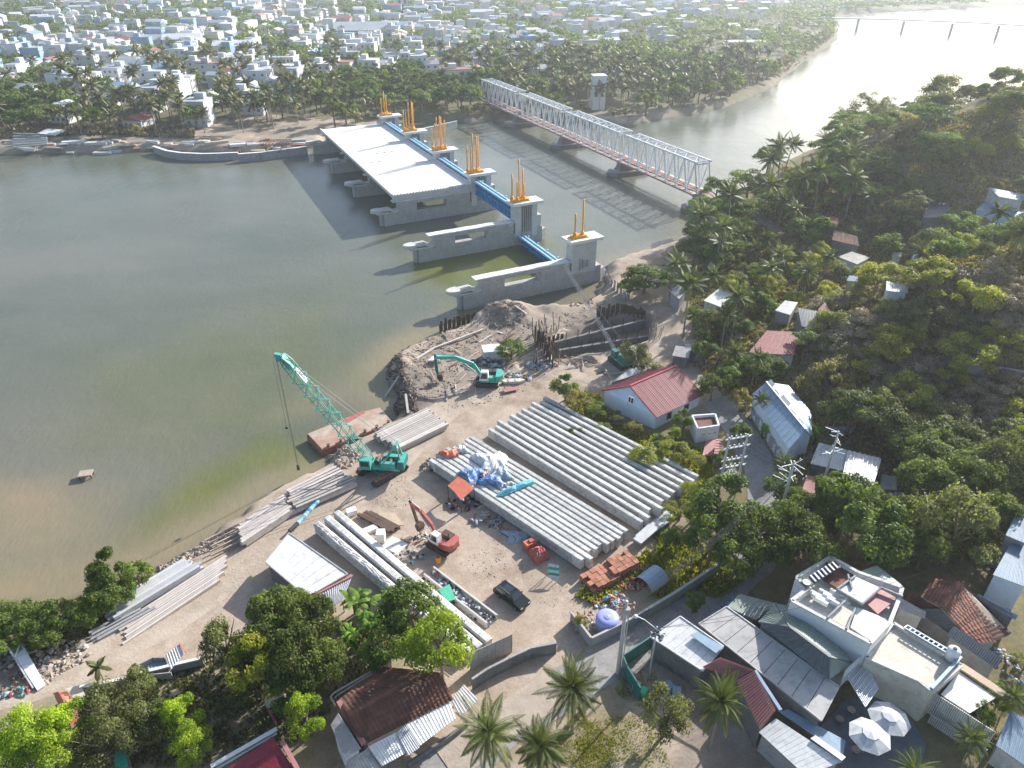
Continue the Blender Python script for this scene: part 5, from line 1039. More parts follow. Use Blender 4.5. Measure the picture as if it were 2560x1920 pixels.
heap('rubbish_heap', 'brown litter heap inside the low corner wall', 'rubbish', A('W5', 620, 1330, YZ + .4), 1.6, 2.0, .5, 60, ['rust', 'wood', 'tarp_white', 'stone'], (.2, .5), seed=46)
t = thing('arched_shed', 'grey arched shed roof half hidden in the shade by the lane', 'shed', A('R5', 1350, 650, YZ), .7)
for i in range(9):
    a0, a1 = math.pi * i / 9, math.pi * (i + 1) / 9; MB().hexa([(-1.6, 1.5 * math.cos(a0), 1.5 * math.sin(a0)), (1.6, 1.5 * math.cos(a0), 1.5 * math.sin(a0)), (1.6, 1.5 * math.cos(a1), 1.5 * math.sin(a1)), (-1.6, 1.5 * math.cos(a1), 1.5 * math.sin(a1))],
        [(-1.6, 1.55 * math.cos(a0), 1.55 * math.sin(a0)), (1.6, 1.55 * math.cos(a0), 1.55 * math.sin(a0)), (1.6, 1.55 * math.cos(a1), 1.55 * math.sin(a1)), (-1.6, 1.55 * math.cos(a1), 1.55 * math.sin(a1))]).build('roof_strip', 'tin_blue', t, True)
MB().add([(1.5, 1.45 * math.cos(a_), 1.45 * math.sin(a_)) for a_ in [math.pi * i / 10 for i in range(11)]], [tuple(range(11))]).build('end_wall', 'darkwall', t, True)
# tank in the corner enclosure
t = thing('water_tank', 'large round lavender blue tank with a flat lid behind the low wall', 'tank', A('W5', 1000, 1420, YZ))
MB().lathe((0, 0, 0), [(1.35, 0), (1.35, 1.9), (1.28, 2.05), (.7, 2.15), (.1, 2.18)], 28).build('body', 'tankblue', t, True, smooth=True)
MB().lathe((0, 0, 2.12), [(.4, 0), (.4, .1), (.05, .16)], 14).build('lid', 'tankblue', t, True)
def polywall(name, lb, fr, pts, h, m, th=.18, cap=None, posts=None, panel=2.4, cat='wall', z=None, group=None):
    return wall_px(name, lb, [px(fr, x, y) for x, y in pts], h, th, m, cat, z, cap, group)
polywall('low_wall', 'low grey wall around the tank and litter at the lane corner', 'R5', [(715, 960), (875, 1165), (1110, 1050), (1200, 1000), (1320, 930)], 1.5, 'greywall', cap='concrete')
polywall('lane_wall', 'long moss green wall running along the lane into the shade', 'R5', [(1320, 930), (1500, 820), (1700, 690), (1890, 560)], 1.5, 'tin_green', cap='concrete', th=.25)
polywall('curved_wall', 'low dark curved wall closing the yard along the lane', 'R5', [(-60, 1500), (60, 1420), (230, 1330), (400, 1250), (600, 1210)], 1.7, 'darkwall', cap='greywall')
# hoarding sheet gate
t = thing('metal_hoarding', 'tall plain metal hoarding panel, greyed as in shade, beside the yellow green tree', 'hoarding', A('R4', 1795, 1600, YZ))
a, b = A('R4', 1795, 1610, YZ), A('R4', 2095, 1470, YZ)
for i in range(5): p, q = lerp(a, b, i / 5 + .004), lerp(a, b, (i + 1) / 5 - .004); MB().bar(p + Vector((0, 0, 1.7)), q + Vector((0, 0, 1.7)), .06, 3.3).build('sheet', 'tin_grey', t)  # white panel drawn in grey sheet, with its shade painted in
for i in range(6): p = lerp(a, b, i / 5) + Vector((0, .1, 0)); MB().bar(p, p + Vector((0, 0, 3.3)), .1).build('post', 'greywall', t)
# ============================================================ CAR
def car(label, loc, rz):
    t = thing('parked_car', label, 'car', loc, rz)
    def body(prof, y, z0=None, inset=0):
        n = len(prof); return MB().add([(x, -y + (inset if k else 0), z) for x, z, k in prof] + [(x, y - (inset if k else 0), z) for x, z, k in prof], [tuple(range(n))[::-1], tuple(range(n, 2 * n))] + [(i, (i + 1) % n, n + (i + 1) % n, n + i) for i in range(n)])
    b = body([(-2.25, .35, 0), (2.2, .35, 0), (2.32, .6, 0), (2.25, .88, 0), (1.15, 1.05, 0), (-2.15, 1.08, 0), (-2.32, .8, 0)], .92).build('body', 'car', t, True)
    cb_ = body([(1.1, 1.05, 0), (.45, 1.62, 1), (-1.75, 1.64, 1), (-2.15, 1.06, 0)], .88, inset=.16).build('cabin', 'car', t, True)
    MB().hexa([(1.07, -.74, 1.09), (1.09, .74, 1.09), (1.11, .74, 1.10), (1.11, -.74, 1.10)], [(.50, -.62, 1.58), (.50, .62, 1.58), (.54, .62, 1.59), (.54, -.62, 1.59)]).build('windscreen', 'glass', cb_, True)
    MB().hexa([(-2.16, -.7, 1.12), (-2.16, .7, 1.12), (-2.12, .7, 1.12), (-2.12, -.7, 1.12)], [(-1.82, -.62, 1.56), (-1.82, .62, 1.56), (-1.78, .62, 1.56), (-1.78, -.62, 1.56)]).build('rear_window', 'glass', cb_, True)
    MB().box((-.55, 0, 1.655), (1.2, .95, .02)).build('sunroof', 'glass', cb_, True)
    for s_ in (-1, 1):
        for x0, x1 in ((-1.75, -.65), (-.55, .55)): MB().hexa([(x0, s_ * .875, 1.12), (x1 + .12 * (x1 > 0), s_ * .875, 1.12), (x1 + .12 * (x1 > 0), s_ * .89, 1.12), (x0, s_ * .89, 1.12)], [(x0 + .08, s_ * .745, 1.54), (x1 - .1, s_ * .745, 1.54), (x1 - .1, s_ * .76, 1.54), (x0 + .08, s_ * .76, 1.54)]).build('side_window', 'glass', cb_, True)
        MB().bar((-1.5, s_ * .6, 1.70), (.3, s_ * .6, 1.70), .05).build('roof_rail', 'chrome', cb_, True)
        MB().box((2.22, s_ * .66, .74), (.16, .34, .16)).build('headlight', 'lamp', t, True); MB().box((-2.27, s_ * .72, .88), (.1, .26, .22)).build('tail_light', 'red_lens', t, True)
        MB().box((.75, s_ * 1.0, 1.12), (.16, .18, .14)).build('mirror', 'car', t, True)
        for x in (-1.4, 1.42):
            wh = MB().tube((x, s_ * .72, .34), (x, s_ * .95, .34), .34, n=18).build('wheel', 'rubber', t, True); MB().tube((x, s_ * .951, .34), (x, s_ * .96, .34), .2, n=12).build('rim', 'chrome', wh, True)
    MB().box((2.3, 0, .5), (.1, 1.5, .2)).build('front_bumper', 'steel_dark', t, True); MB().box((-2.33, 0, .5), (.1, 1.5, .2)).build('rear_bumper', 'steel_dark', t, True)
    return t
a, b = A('R5', 180, 700, 3), A('R5', 330, 810, 3); c = A('R5', 250, 790, YZ); c.z = hz(c.x, c.y) + .05
car('black station wagon with chrome roof rails parked in the yard', c, math.atan2((b - a).y, (b - a).x))
# ============================================================ POLES
def pole(label, base, h, r=.17, lean=(0, 0), m='concrete_new', fit=()):
    b = base; t = thing('utility_pole', label, 'utility pole', b); tp_ = Vector((lean[0], lean[1], h))
    MB().tube((0, 0, -.2), tp_, r * 1.15, r * .7, 12).build('shaft', m, t, True, smooth=True); return t, tp_
b = drop(A('R5', 1088, 1375, 2.4)); t, tp_ = pole('thick grey concrete utility pole at the lane corner with insulators on top', b, 11.4, .24)
for z in (11.0, 10.3):
    MB().bar((-.9, .1, z), (.9, -.1, z), .12).build('cross_arm', 'rust', t, True)
    for x in (-.8, 0, .8): MB().lathe((x, 0, z + .06), [(.07, 0), (.1, .1), (.06, .2)], 8).build('insulator', 'tarp_white', t, True)
MB().tube((.38, 0, 3), (.38, 0, 10), .06, n=6).build('conduit', 'concrete_new', t, True); MB().lathe((.1, -.2, 9.9), [(.3, 0), (.36, .3), (.3, .7)], 10).build('junction_box', 'concrete', t, True)
LP1 = b + Vector((0, 0, 11))
b = drop(A('R5', 1330, 1430, 2.4)); t, tp_ = pole('slim street lamp pole with a curved arm over the lane', b, 8.6, .1, m='tin'); LP2 = b + Vector((0, 0, 8.4))
MB().path([(0, 0, 8.2), (-1.2, .5, 9.0), (-1.9, .75, 9.2)], [.06, .05, .05], 6).build('arm', 'tin', t, True); MB().lathe((-2.1, .8, 9.1), [(.12, -.1), (.24, 0), (.22, .14), (.08, .22)], 10).build('lamp_head', 'lamp', t, True)
heap('cable_coil', 'messy coil of black cable hung high on the lamp pole', 'cable', LP2 + Vector((.2, -.2, -.9)), .7, .6, .9, 26, ['steel_dark', 'greywall'], (.15, .5), parts='loop', seed=51)
def cable(lb, a, b, sag, grp='overhead cables', r=.022):
    P = [lerp(a, b, i / 14) - Vector((0, 0, sag * 4 * (i / 14) * (1 - i / 14))) for i in range(15)]
    o = MB().path(P, [r] * 15, 4).build('overhead_cable', 'steel_dark'); tag(o, lb, 'cable', grp)
HP = drop(A('S2', 955, 1040, 2.5)); HP2 = drop(A('S2', 1075, 1025, 2.5)); HT = 10.2
t = thing('transformer_pole', 'twin concrete poles joined by crossbars carrying a grey transformer', 'transformer pole', HP)
for p in (HP, HP2): MB().tube(p - Vector((0, 0, .2)), p + Vector((0, 0, HT)), .2, .13, 10).build('pole', 'concrete_new', t)
for i, z in enumerate((HT - .4, HT - 2.0, HT - 4.1, HT - 5.4, 2.2)):
    e = (HP2 - HP).normalized() * .5; MB().bar(HP - e + Vector((0, 0, z)), HP2 + e + Vector((0, 0, z)), .16, .14).build('cross_bar', 'tin', t); MB().bar(HP - e + Vector((.25, .25, z)), HP2 + e + Vector((.25, .25, z)), .12, .12).build('cross_bar', 'tin', t)
    if i < 4:
        for k in range(4): q = lerp(HP, HP2, .12 + k * .25) + Vector((0, 0, z + .1)); MB().lathe(q, [(.08, 0), (.13, .15), (.07, .3), (.12, .45)], 8).build('insulator', 'tarp_white', t)
m_ = (HP + HP2) / 2 + Vector((0, 0, 2.3)); tf = MB().box(m_ + Vector((0, 0, .8)), (1.4, 1.0, 1.3), .6).build('transformer', 'greywall', t)
for k in range(7): MB().box(m_ + Vector((-.6 + k * .2, -.2 - .0 * k, .75)), (.06, 1.25, .95), .6).build('cooling_fin', 'tin', tf)
for k in range(3): MB().lathe(m_ + Vector((-.4 + .4 * k, .1, 1.45)), [(.1, 0), (.14, .2), (.06, .5)], 8).build('bushing', 'tarp_white', tf)
BP = drop(A('S2', 1365, 1250, 2.5)); t, _ = pole('lean utility pole bristling with brackets and wires beside the lane', BP, 10.5, .2)
r = random.Random(4)
for i in range(16):
    z = r.uniform(6.8, 10.4); an = r.uniform(0, 6.28); l = r.uniform(.8, 2.2); MB().bar((0, 0, z), (l * math.cos(an), l * math.sin(an), z + r.uniform(-.2, .3)), .07).build('bracket', 'truss', t, True)
for i in range(6): MB().lathe((r.uniform(-1.6, 1.6), r.uniform(-1.2, 1.2), r.uniform(8, 10.4)), [(.06, 0), (.12, .15), (.06, .35)], 8).build('insulator', 'tarp_white', t, True)
BP2 = drop(A('S2', 1640, 1100, 2.5)); t, _ = pole('second wiry utility pole behind the mango tree', BP2, 11.5, .18)
for i in range(18):
    z = r.uniform(7.5, 11.4); an = r.uniform(0, 6.28); l = r.uniform(.6, 1.8); MB().bar((0, 0, z), (l * math.cos(an), l * math.sin(an), z + r.uniform(-.2, .3)), .06).build('bracket', 'truss', t, True)
for i in range(5): cable(f'{OR2[i]} overhead cable from the corner pole to the wiry pole', LP1 + Vector((.2 * i - .4, 0, -.2 * i)), BP + Vector((0, 0, 9.8 - .3 * i)), 1.2)
for i in range(3): cable(f'{OR2[i]} overhead cable from the transformer poles to the wiry pole', HP2 + Vector((0, 0, 9.6 - i)), BP + Vector((.3, 0, 10 - .4 * i)), .6)
for i in range(4): cable(f'{OR2[i]} overhead cable between the two wiry poles', BP + Vector((0, 0, 10.2 - i * .4)), BP2 + Vector((0, 0, 10.8 - i * .4)), .5)
for i in range(2): cable(f'{OR2[i]} overhead cable from the lamp pole to the corner pole', LP2, LP1 - Vector((0, 0, .6 * i + .5)), .5)
for i in range(2): cable(f'{OR2[i]} overhead cable leaving the lamp pole toward the white roofs', LP2, at(2000, 1235, 11) + Vector((0, 2 * i, 0)), 1.6)
# ============================================================ BUILDINGS
def ztop(fr, x, yb, yt, zg=None):
    X, Y = px(fr, x, yb); g_ = hit(X, Y) if zg is None else at(X, Y, zg); yy = px(fr, x, yt)[1]
    dy = (829.5 - yy) / FPX; return HC + (-SP + dy * CP) * g_.y / (CP + dy * SP)
def corr(t, a, b, c, d, n, m, ribs=3, rh=.06, th=.05, name='roof_sheet', jit=.006, gap=.002):
    """roof plane a-b along the eave, d-c along the ridge, split into n sheets with raised ribs"""
    a, b, c, d = map(Vector, (a, b, c, d)); nv = (b - a).cross(d - a).normalized(); nv = nv if nv.z > 0 else -nv
    for i in range(n):
        f0, f1 = i / n + gap, (i + 1) / n - gap; off = nv * (rng2.uniform(0, jit) + (i % 2) * .003)
        prof = [0.0]; hh = [0]
        if ribs:
            for k in range(ribs):
                u = (k + .5) / ribs; w_ = .16 / ribs; prof += [u - w_ * 1.5, u - w_ * .6, u + w_ * .6, u + w_ * 1.5]; hh += [0, rh, rh, 0]
        prof.append(1.0); hh.append(0); m_ = len(prof); vs = []
        for lo, hi in ((a, b), (d, c)):
            for u, h in zip(prof, hh): vs.append(lerp(lo, hi, f0 + (f1 - f0) * u) + nv * h + off)
        for lo, hi in ((a, b), (d, c)):
            for u in prof: vs.append(lerp(lo, hi, f0 + (f1 - f0) * u) - nv * th + off)
        q = m_; fs = [(k, k + 1, q + k + 1, q + k) for k in range(m_ - 1)] + [(2 * q + k + 1, 2 * q + k, 3 * q + k, 3 * q + k + 1) for k in range(m_ - 1)]
        fs += [(k + 1, k, 2 * q + k, 2 * q + k + 1) for k in range(m_ - 1)] + [(q + k, q + k + 1, 3 * q + k + 1, 3 * q + k) for k in range(m_ - 1)]
        fs += [(0, q, 3 * q, 2 * q), (q - 1, 3 * q - 1, 4 * q - 1, 2 * q - 1)]
        MB().add(vs, fs).build(name, m, t)
def walls(t, pts, m, zt, zg=None, inset=.35, name='wall', wth=.2):
    """walls under a roof outline: one wall per side, zt = top z per point or number"""
    P = [Vector(p) for p in pts]; c = sum(P, Vector()) / len(P); P = [p + (c - p) * (inset / max((c - p).length, .1)) for p in P]; n = len(P)
    ar = sum(P[i].x * P[(i + 1) % n].y - P[(i + 1) % n].x * P[i].y for i in range(n))
    zs = zt if isinstance(zt, (list, tuple)) else [zt] * n
    if ar < 0: P = P[::-1]; zs = list(zs)[::-1]
    for i in range(n):
        p, q = P[i], P[(i + 1) % n]; d = (q - p).normalized(); nn = Vector((d.y, -d.x, 0)).normalized(); z0, z1 = zs[i], zs[(i + 1) % n]
        g0 = (hz(p.x, p.y) if zg is None else zg) - .4; g1 = (hz(q.x, q.y) if zg is None else zg) - .4
        p2 = p - nn * wth + d * .21; q2 = q - nn * wth; p1 = p + d * 0; q1 = q - d * .003
        MB().hexa([(p1.x, p1.y, g0), (q1.x, q1.y, g1), (q2.x, q2.y, g1), (p2.x, p2.y, g0)], [(p1.x, p1.y, z0), (q1.x, q1.y, z1), (q2.x, q2.y, z1), (p2.x, p2.y, z0)]).build(name, m, t)
    return P
def opening(t, fr, quad, P, A_, B_, m='glass', name='window', fm='white', proud=.03):
    pass
def win_on(t, p, q, u, z, w, h, m='glass', fm='white', name='window', side=1, ct=None):
    """window on the wall p->q at fraction u, centre height z; faces away from ct"""
    p, q = Vector(p), Vector(q); d = Vector((q.x - p.x, q.y - p.y, 0)).normalized(); nn = Vector((d.y, -d.x, 0)); c = lerp(p, q, u); c.z = z
    if ct is not None and (c - Vector(ct)).dot(nn) < 0: nn = -nn
    f = MB().bar(c - d * (w / 2 + .07) + nn * .02, c + d * (w / 2 + .07) + nn * .02, .10, h + .14).build(name, fm, t)
    MB().bar(c - d * w / 2 + nn * .075, c + d * w / 2 + nn * .075, .02, h).build('pane', m, f)
def simple_house(name, label, cat, quad, z, m_roof, m_wall, n, ribs=3, zg=None, edge=None, drop_=0.0, wins=(), grp=None, nm='roof_sheet', rh=.06, inset=.35):
    """mono pitch roof: quad = 4 roof corners (world, with z)"""
    q = [Vector(p) for p in quad]; c = sum(q, Vector()) / 4
    t = thing(name, label, cat, (c.x, c.y, hz(c.x, c.y) if zg is None else zg), 0, grp)
    corr(t, q[0], q[1], q[2], q[3], n, m_roof, ribs, rh, name=nm)
    if m_wall:
        P = walls(t, q, m_wall, [p.z - .12 for p in q], zg, inset)
        for (e, u, zz, w, h) in wins: win_on(t, q[e] + (c - q[e]) * (inset / (c - q[e]).length), q[(e + 1) % 4] + (c - q[(e + 1) % 4]) * (inset / (c - q[(e + 1) % 4]).length), u, zz, w, h, ct=c)
    if edge:
        for i in range(4): MB().bar(q[i] + Vector((0, 0, -.02)), q[(i + 1) % 4] + Vector((0, 0, -.02)), .14, .2).build('fascia', edge, t)
    return t
def Q(fr, pts, zs):
    zs = zs if isinstance(zs, (list, tuple)) else [zs] * len(pts); return [A(fr, x, y, z) for (x, y), z in zip(pts, zs)]
# --- white roofed hut
z = 5.0
q = Q('R4', [(300, 800), (605, 1057), (900, 888), (474, 590)], [z, z - .25, z, z + .15])
t = simple_house('site_hut', 'long site hut with a flat white sheet roof beside the girder trio', 'hut', q, z, 'tin_white', 'darkwall', 7, 0, edge='tin_grey')
q2 = Q('R4', [(612, 1062), (715, 1165), (862, 1082), (935, 900)], [z - .35, z - 1.0, z - 1.0, z - .35])
corr(t, q2[1], q2[2], q2[3], q2[0], 6, 'tin', 3); MB().bar(q2[0] + Vector((0, 0, .1)), q2[3] + Vector((0, 0, .1)), .45, .08).build('flashing', 'pink_roof', t)
for p in (q2[1], q2[2]): MB().bar(p - Vector((0, 0, .1)), (p.x, p.y, hz(p.x, p.y)), .12).build('post', 'wood', t)
# --- white gabled house with red roof
ze = ztop('S2', 530, 605, 508); zr = ze + 2.1
P_ = dict(a=A('S2', 530, 508, ze), b=A('S2', 815, 315, ze), rn=A('S2', 345, 290, zr), rf=A('S2', 668, 150, zr), l=A('S2', 150, 318, ze + .35), lf=A('S2', 452, 214, ze + .35))
P_['b'] = P_['a'] + (P_['rf'] - P_['rn'])
P_['lf'] = P_['l'] + (P_['rf'] - P_['rn']) * .92
t = thing('gabled_house', 'white gabled house with a red metal roof behind the rear girders', 'house', drop(lerp(P_['a'], P_['rf'], .5)))
corr(t, P_['a'], P_['b'], P_['rf'], P_['rn'], 9, 'red_roof', 3, .04); corr(t, P_['l'], P_['lf'], P_['rf'], P_['rn'], 9, 'red_roof', 3, .04)
MB().bar(P_['rn'] + Vector((0, 0, .08)), P_['rf'] + Vector((0, 0, .08)), .35, .12).build('ridge_cap', 'red_roof2', t)
for u, v in (('a', 'rn'), ('rn', 'l'), ('b', 'rf'), ('rf', 'lf')): MB().bar(P_[u] - Vector((0, 0, .08)), P_[v] - Vector((0, 0, .08)), .1, .26).build('barge_board', 'red_roof2', t)
ax = (P_['rf'] - P_['rn']).normalized(); ins = ax * .5
ga, gr, gl = P_['a'] + ins, P_['rn'] + ins, P_['l'] + ins; cr = (gl - ga).normalized(); ga = ga + cr * .45; gl = gl - cr * .45
fa, fr_, fl = P_['b'] - ins + cr * .45, P_['rf'] - ins, P_['lf'] - ins - cr * .45
def wallpoly(t, pts, th, m, name='wall'):
    n = len(pts); a_, b_ = Vector(pts[1]) - Vector(pts[0]), Vector(pts[2]) - Vector(pts[0]); nn = a_.cross(b_).normalized() * th
    return MB().add([tuple(p) for p in pts] + [tuple(Vector(p) + nn) for p in pts], [tuple(range(n))[::-1], tuple(range(n, 2 * n))] + [(i, (i + 1) % n, n + (i + 1) % n, n + i) for i in range(n)]).build(name, m, t)
zg = hz(ga.x, ga.y) - .5; dn = lambda p, z_=None: Vector((p.x, p.y, zg if z_ is None else z_)); up = Vector((0, 0, -.14))
wallpoly(t, [dn(ga), ga + up, gr + up, gl + up, dn(gl)], .2, 'bluewhite'); wallpoly(t, [dn(fa), fa + up, fr_ + up, fl + up, dn(fl)], .2, 'bluewhite')
wallpoly(t, [dn(ga), ga + up, fa + up, dn(fa)], .2, 'bluewhite'); wallpoly(t, [dn(gl), gl + up, fl + up, dn(fl)], .2, 'bluewhite')
ct = (ga + fl) / 2
win_on(t, ga, gl, .80, ze - 1.5, 1.1, 2.2, name='door', ct=ct, m='steel_dark', fm='greywall'); win_on(t, ga, gl, .47, ze + .7, .35, 1.0, ct=ct); win_on(t, ga, gl, .52, ze + .7, .35, 1.0, ct=ct)
win_on(t, ga, gl, .36, ze - 1.0, .9, .45, ct=ct, fm='greywall'); win_on(t, ga, gl, .14, ze - 1.1, .9, .45, ct=ct, fm='greywall'); win_on(t, ga, fa, .3, ze - 1.3, 1.2, 1.3, ct=ct); win_on(t, ga, fa, .7, ze - 1.3, 1.2, 1.3, ct=ct)
# lean-to behind it
simple_house('tin_shed', 'low pale tin shed behind the red roofed white house', 'shed', Q('S2', [(215, 265), (420, 205), (440, 190), (350, 165)], [4.6, 4.6, 5, 5]), 4.6, 'tin', 'darkwall', 5)
# --- small flat house and pink annex
zt_ = ztop('S2', 880, 690, 590)
q = Q('S2', [(768, 490), (812, 585), (968, 562), (940, 478)], zt_); c = sum(q, Vector()) / 4
t = thing('flat_roof_house', 'small white flat roofed house with a dark sunken roof near the transformer poles', 'house', drop(c)); walls(t, q, 'white', zt_, inset=.02, wth=.25)
q3 = [lerp(p, c, .12) for p in q]; MB().slab([p - Vector((0, 0, .5)) for p in q3], .2).build('roof', 'tile_brown', t)
for i in range(3): MB().bar(q[1] + (q[2] - q[1]) * (.25 + .25 * i) + Vector((0, 0, -1.3 - .35 * i * 0)), q[1] + (q[2] - q[1]) * (.25 + .25 * i + .12) + Vector((0, 0, -1.3)), .3, .08).build('vent', 'greywall', t)
q = Q('S2', [(940, 655), (925, 770), (968, 768), (992, 662)], zt_ - .6); simple_house('pink_annex', 'narrow annex with a faded pink roof beside the transformer poles', 'annex', q, 0, 'pink_roof', 'offwhite', 3, 2)
q = Q('S2', [(872, 668), (845, 770), (925, 770), (940, 660)], zt_ - 2.0); simple_house('pink_annex', 'low white walled annex with a dark pink floor beside the narrow annex', 'annex', q, 0, 'pink_roof', 'white', 2, 0)
# --- big pale blue warehouse
z1, z2 = 7.2, 8.6
q = Q('S2', [(1190, 345), (1442, 728), (1562, 592), (1290, 262)], [z1, z1, z2, z2]); qr = Q('S2', [(1440, 285), (1597, 470), (1604, 640)], [z1 + .3, z1, z1])
t = thing('warehouse', 'large pale blue metal warehouse with a ridged roof beside the lane', 'warehouse', drop(lerp(q[0], q[2], .5)))
corr(t, q[0], q[1], q[2], q[3], 12, 'tin_blue', 2, .02); md = lerp(q[3], q[2], .45)
corr(t, qr[0], qr[1], md, q[3], 5, 'tin_blue', 2, .02); corr(t, qr[1], qr[2], q[2], md, 6, 'tin_blue', 2, .02)
for i, f_ in enumerate((.02, .2, .36, .62, .8)): 
    a = lerp(q[3], q[2], f_) + Vector((0, 0, .12)); b = lerp(q[3], q[2], f_ + (.12 if i != 2 else .2)) + Vector((0, 0, .12)); o_ = (lerp(q[0], q[1], f_) - a).normalized() * -(.8 if i in (0, 2) else .35)
    MB().slab([a, b, b + o_, a + o_], .04).build('skylight', 'tin_white', t)
MB().bar(q[3] + Vector((0, 0, .1)), q[2] + Vector((0, 0, .1)), .4, .1).build('ridge_cap', 'tin', t)
walls(t, [q[0], q[1], q[2], qr[2], qr[1], qr[0], q[3]], 'bluewhite', [z1 - .15, z1 - .15, z2 - .2, z1 - .2, z1 - .2, z1 + .1, z2 - .2], inset=.4)
t = thing('timber_fence', 'ramshackle fence of planks and concrete posts running beside the warehouse', 'fence', drop(A('S2', 1250, 560, 3)))
P = [A('S2', x, y, 5.2) for x, y in ((1130, 375), (1240, 510), (1330, 660), (1430, 800))]
for i in range(3):
    for k in range(7):
        p, q_ = lerp(P[i], P[i + 1], k / 7), lerp(P[i], P[i + 1], (k + .9) / 7); zz = rng2.uniform(-.3, .3); MB().bar(p + Vector((0, 0, zz)), q_ + Vector((rng2.uniform(-.5, .5), 0, zz)), .35, .12).build('plank', rng2.choice(['wood', 'greywall', 'pile']), t)
        if k % 2 == 0: MB().bar(p, (p.x, p.y, hz(p.x, p.y) - .2), .2).build('post', 'concrete', t)
        MB().bar(p + Vector((.8, .4, -.9)), q_ + Vector((.8, .4, -.9)), .8, .08).build('board', rng2.choice(['wood', 'tin', 'greywall']), t)
# --- ribbed metal roofs right of the warehouse
z = 6.3
t = simple_house('metal_shed', 'wide shed with a pale ribbed metal roof right of the wiry poles', 'shed', Q('S2', [(2010, 1035), (1800, 988), (1850, 735), (2085, 792)], [z, z, z + .5, z + .5]), z, 'tin', 'greywall', 7, 1, rh=.14)
simple_house('metal_shed', 'left wing of the ribbed shed with a faded patched roof', 'shed', Q('S2', [(1832, 882), (1592, 826), (1652, 682), (1848, 733)], [z - .5, z - .5, z + .3, z + .3]), z, 'tin', 'tin_dark', 6, 1, rh=.08)
simple_house('lean_to', 'small grey blue lean-to at the right end of the ribbed shed', 'shed', Q('S2', [(2190, 1010), (2068, 1000), (2088, 900), (2185, 922)], 4.8), z, 'tin_grey', 'greywall', 3)
simple_house('lean_to', 'teal grey low roof below the lean-to at the road bend', 'shed', Q('S2', [(2260, 1120), (2130, 1100), (2130, 1020), (2260, 1030)], 4.4), z, 'tin_blue', 'greywall', 3)
for i, (x, y, s_) in enumerate(((1580, 960, 1), (1680, 985, .8))):
    q = Q('S2', [(x - 50, y + 60), (x + 45, y + 75), (x + 40, y - 40), (x - 10, y - 55)], 5.0); simple_house('rusty_lean_to', ['rusty pink roofed lean-to by the second wiry pole', 'smaller striped pink lean-to by the mango tree'][i], 'shed', q, 5, 'pink_roof', 'offwhite', 4)
# --- sheds up the slope on the right
def shed(label, fr, pts, zz, mr, mw='greywall', n=4, nm='hillside_house', cat='house', h=3.0, tilt=.5, **k):
    g_ = hit(*px(fr, sum(p[0] for p in pts) / 4, sum(p[1] for p in pts) / 4)); zb = g_.z + h if zz is None else zz
    # iterate so that the roof sits h above the ground under it
    for _ in range(0 if fr == 'T3' else 4):
        c = sum((A(fr, x, y, zb) for x, y in pts), Vector()) / 4; zb = hz(c.x, c.y) + h
    return simple_house(nm, label, cat, Q(fr, pts, [zb, zb, zb + tilt, zb + tilt]), zb, mr, mw, n, **k)
shed('shed with a plain crimson roof on the slope above the path', 'S1', [(688, 888), (945, 903), (968, 775), (790, 766)], None, 'red_roof', 'offwhite', 8, wins=())
shed('dark house with a grey left roof under the trees above the crimson roof', 'S1', [(920, 680), (835, 655), (890, 600), (962, 610)], None, 'tin', 'greywall', 4)
shed('house with a brown weathered roof patch above the crimson roof', 'S1', [(1185, 720), (1145, 722), (1072, 652), (1110, 610)], None, 'pink_roof', 'darkwall', 4)
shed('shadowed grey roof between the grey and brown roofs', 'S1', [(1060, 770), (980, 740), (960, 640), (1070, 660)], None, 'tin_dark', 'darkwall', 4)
shed('small pale house with a cream roof halfway up the slope', 'S1', [(1290, 400), (1182, 358), (1258, 330), (1362, 362)], None, 'cream', 'bluewhite', 4)
shed('little blue grey tin roof below the cream roofed house', 'S1', [(1330, 500), (1230, 490), (1245, 462), (1335, 468)], None, 'tin_blue', 'offwhite', 3)
shed('white walled house cut by shadow under the round yellow tree', 'S1', [(1570, 560), (1450, 545), (1450, 492), (1575, 520)], None, 'tin', 'bluewhite', 4)
shed('small grey roof beside the first tall palm', 'S1', [(305, 592), (248, 545), (300, 512), (348, 545)], None, 'tin_grey', 'greywall', 3)
shed('bright white tilted roof between two tall palms', 'S1', [(545, 640), (440, 600), (535, 525), (602, 565)], None, 'tin_white', 'offwhite', 5)
shed('small white hut at the waterside palms', 'S1', [(530, 385), (470, 380), (472, 345), (530, 350)], None, 'white', 'bluewhite', 3)
shed('tiny white shed under the broad trees', 'S1', [(1660, 380), (1590, 370), (1600, 345), (1665, 345)], None, 'white', 'white', 3)
shed('tiny pale shed left of the tiny white shed', 'S1', [(1535, 360), (1480, 350), (1490, 330), (1540, 335)], None, 'cream', 'offwhite', 3)
shed('red draped lean-to beside the bright round tree', 'S1', [(1185, 180), (1130, 170), (1140, 135), (1185, 140)], None, 'red_paint', 'darkwall', 3)
shed('long thin brown roof behind the red lean-to', 'S1', [(1300, 300), (1150, 265), (1160, 210), (1290, 245)], None, 'tile_brown', 'darkwall', 6)
shed('blue roofed house at the right edge below the shaded wood', 'T3', [(2212, 1290), (2050, 1265), (1985, 1205), (2212, 1250)], None, 'tin_blue', 'offwhite', 6, h=1.5)
shed('lower blue grey roof at the right edge below the shaded wood', 'T3', [(2230, 1420), (1900, 1350), (1960, 1300), (2230, 1350)], None, 'tin_blue', 'bluewhite', 7, h=1.0)
shed('weathered grey hipped roof in the shade below the wood', 'T3', [(1760, 1400), (1560, 1400), (1600, 1300), (1720, 1310)], None, 'tin_dark', 'greywall', 6, h=1.2)
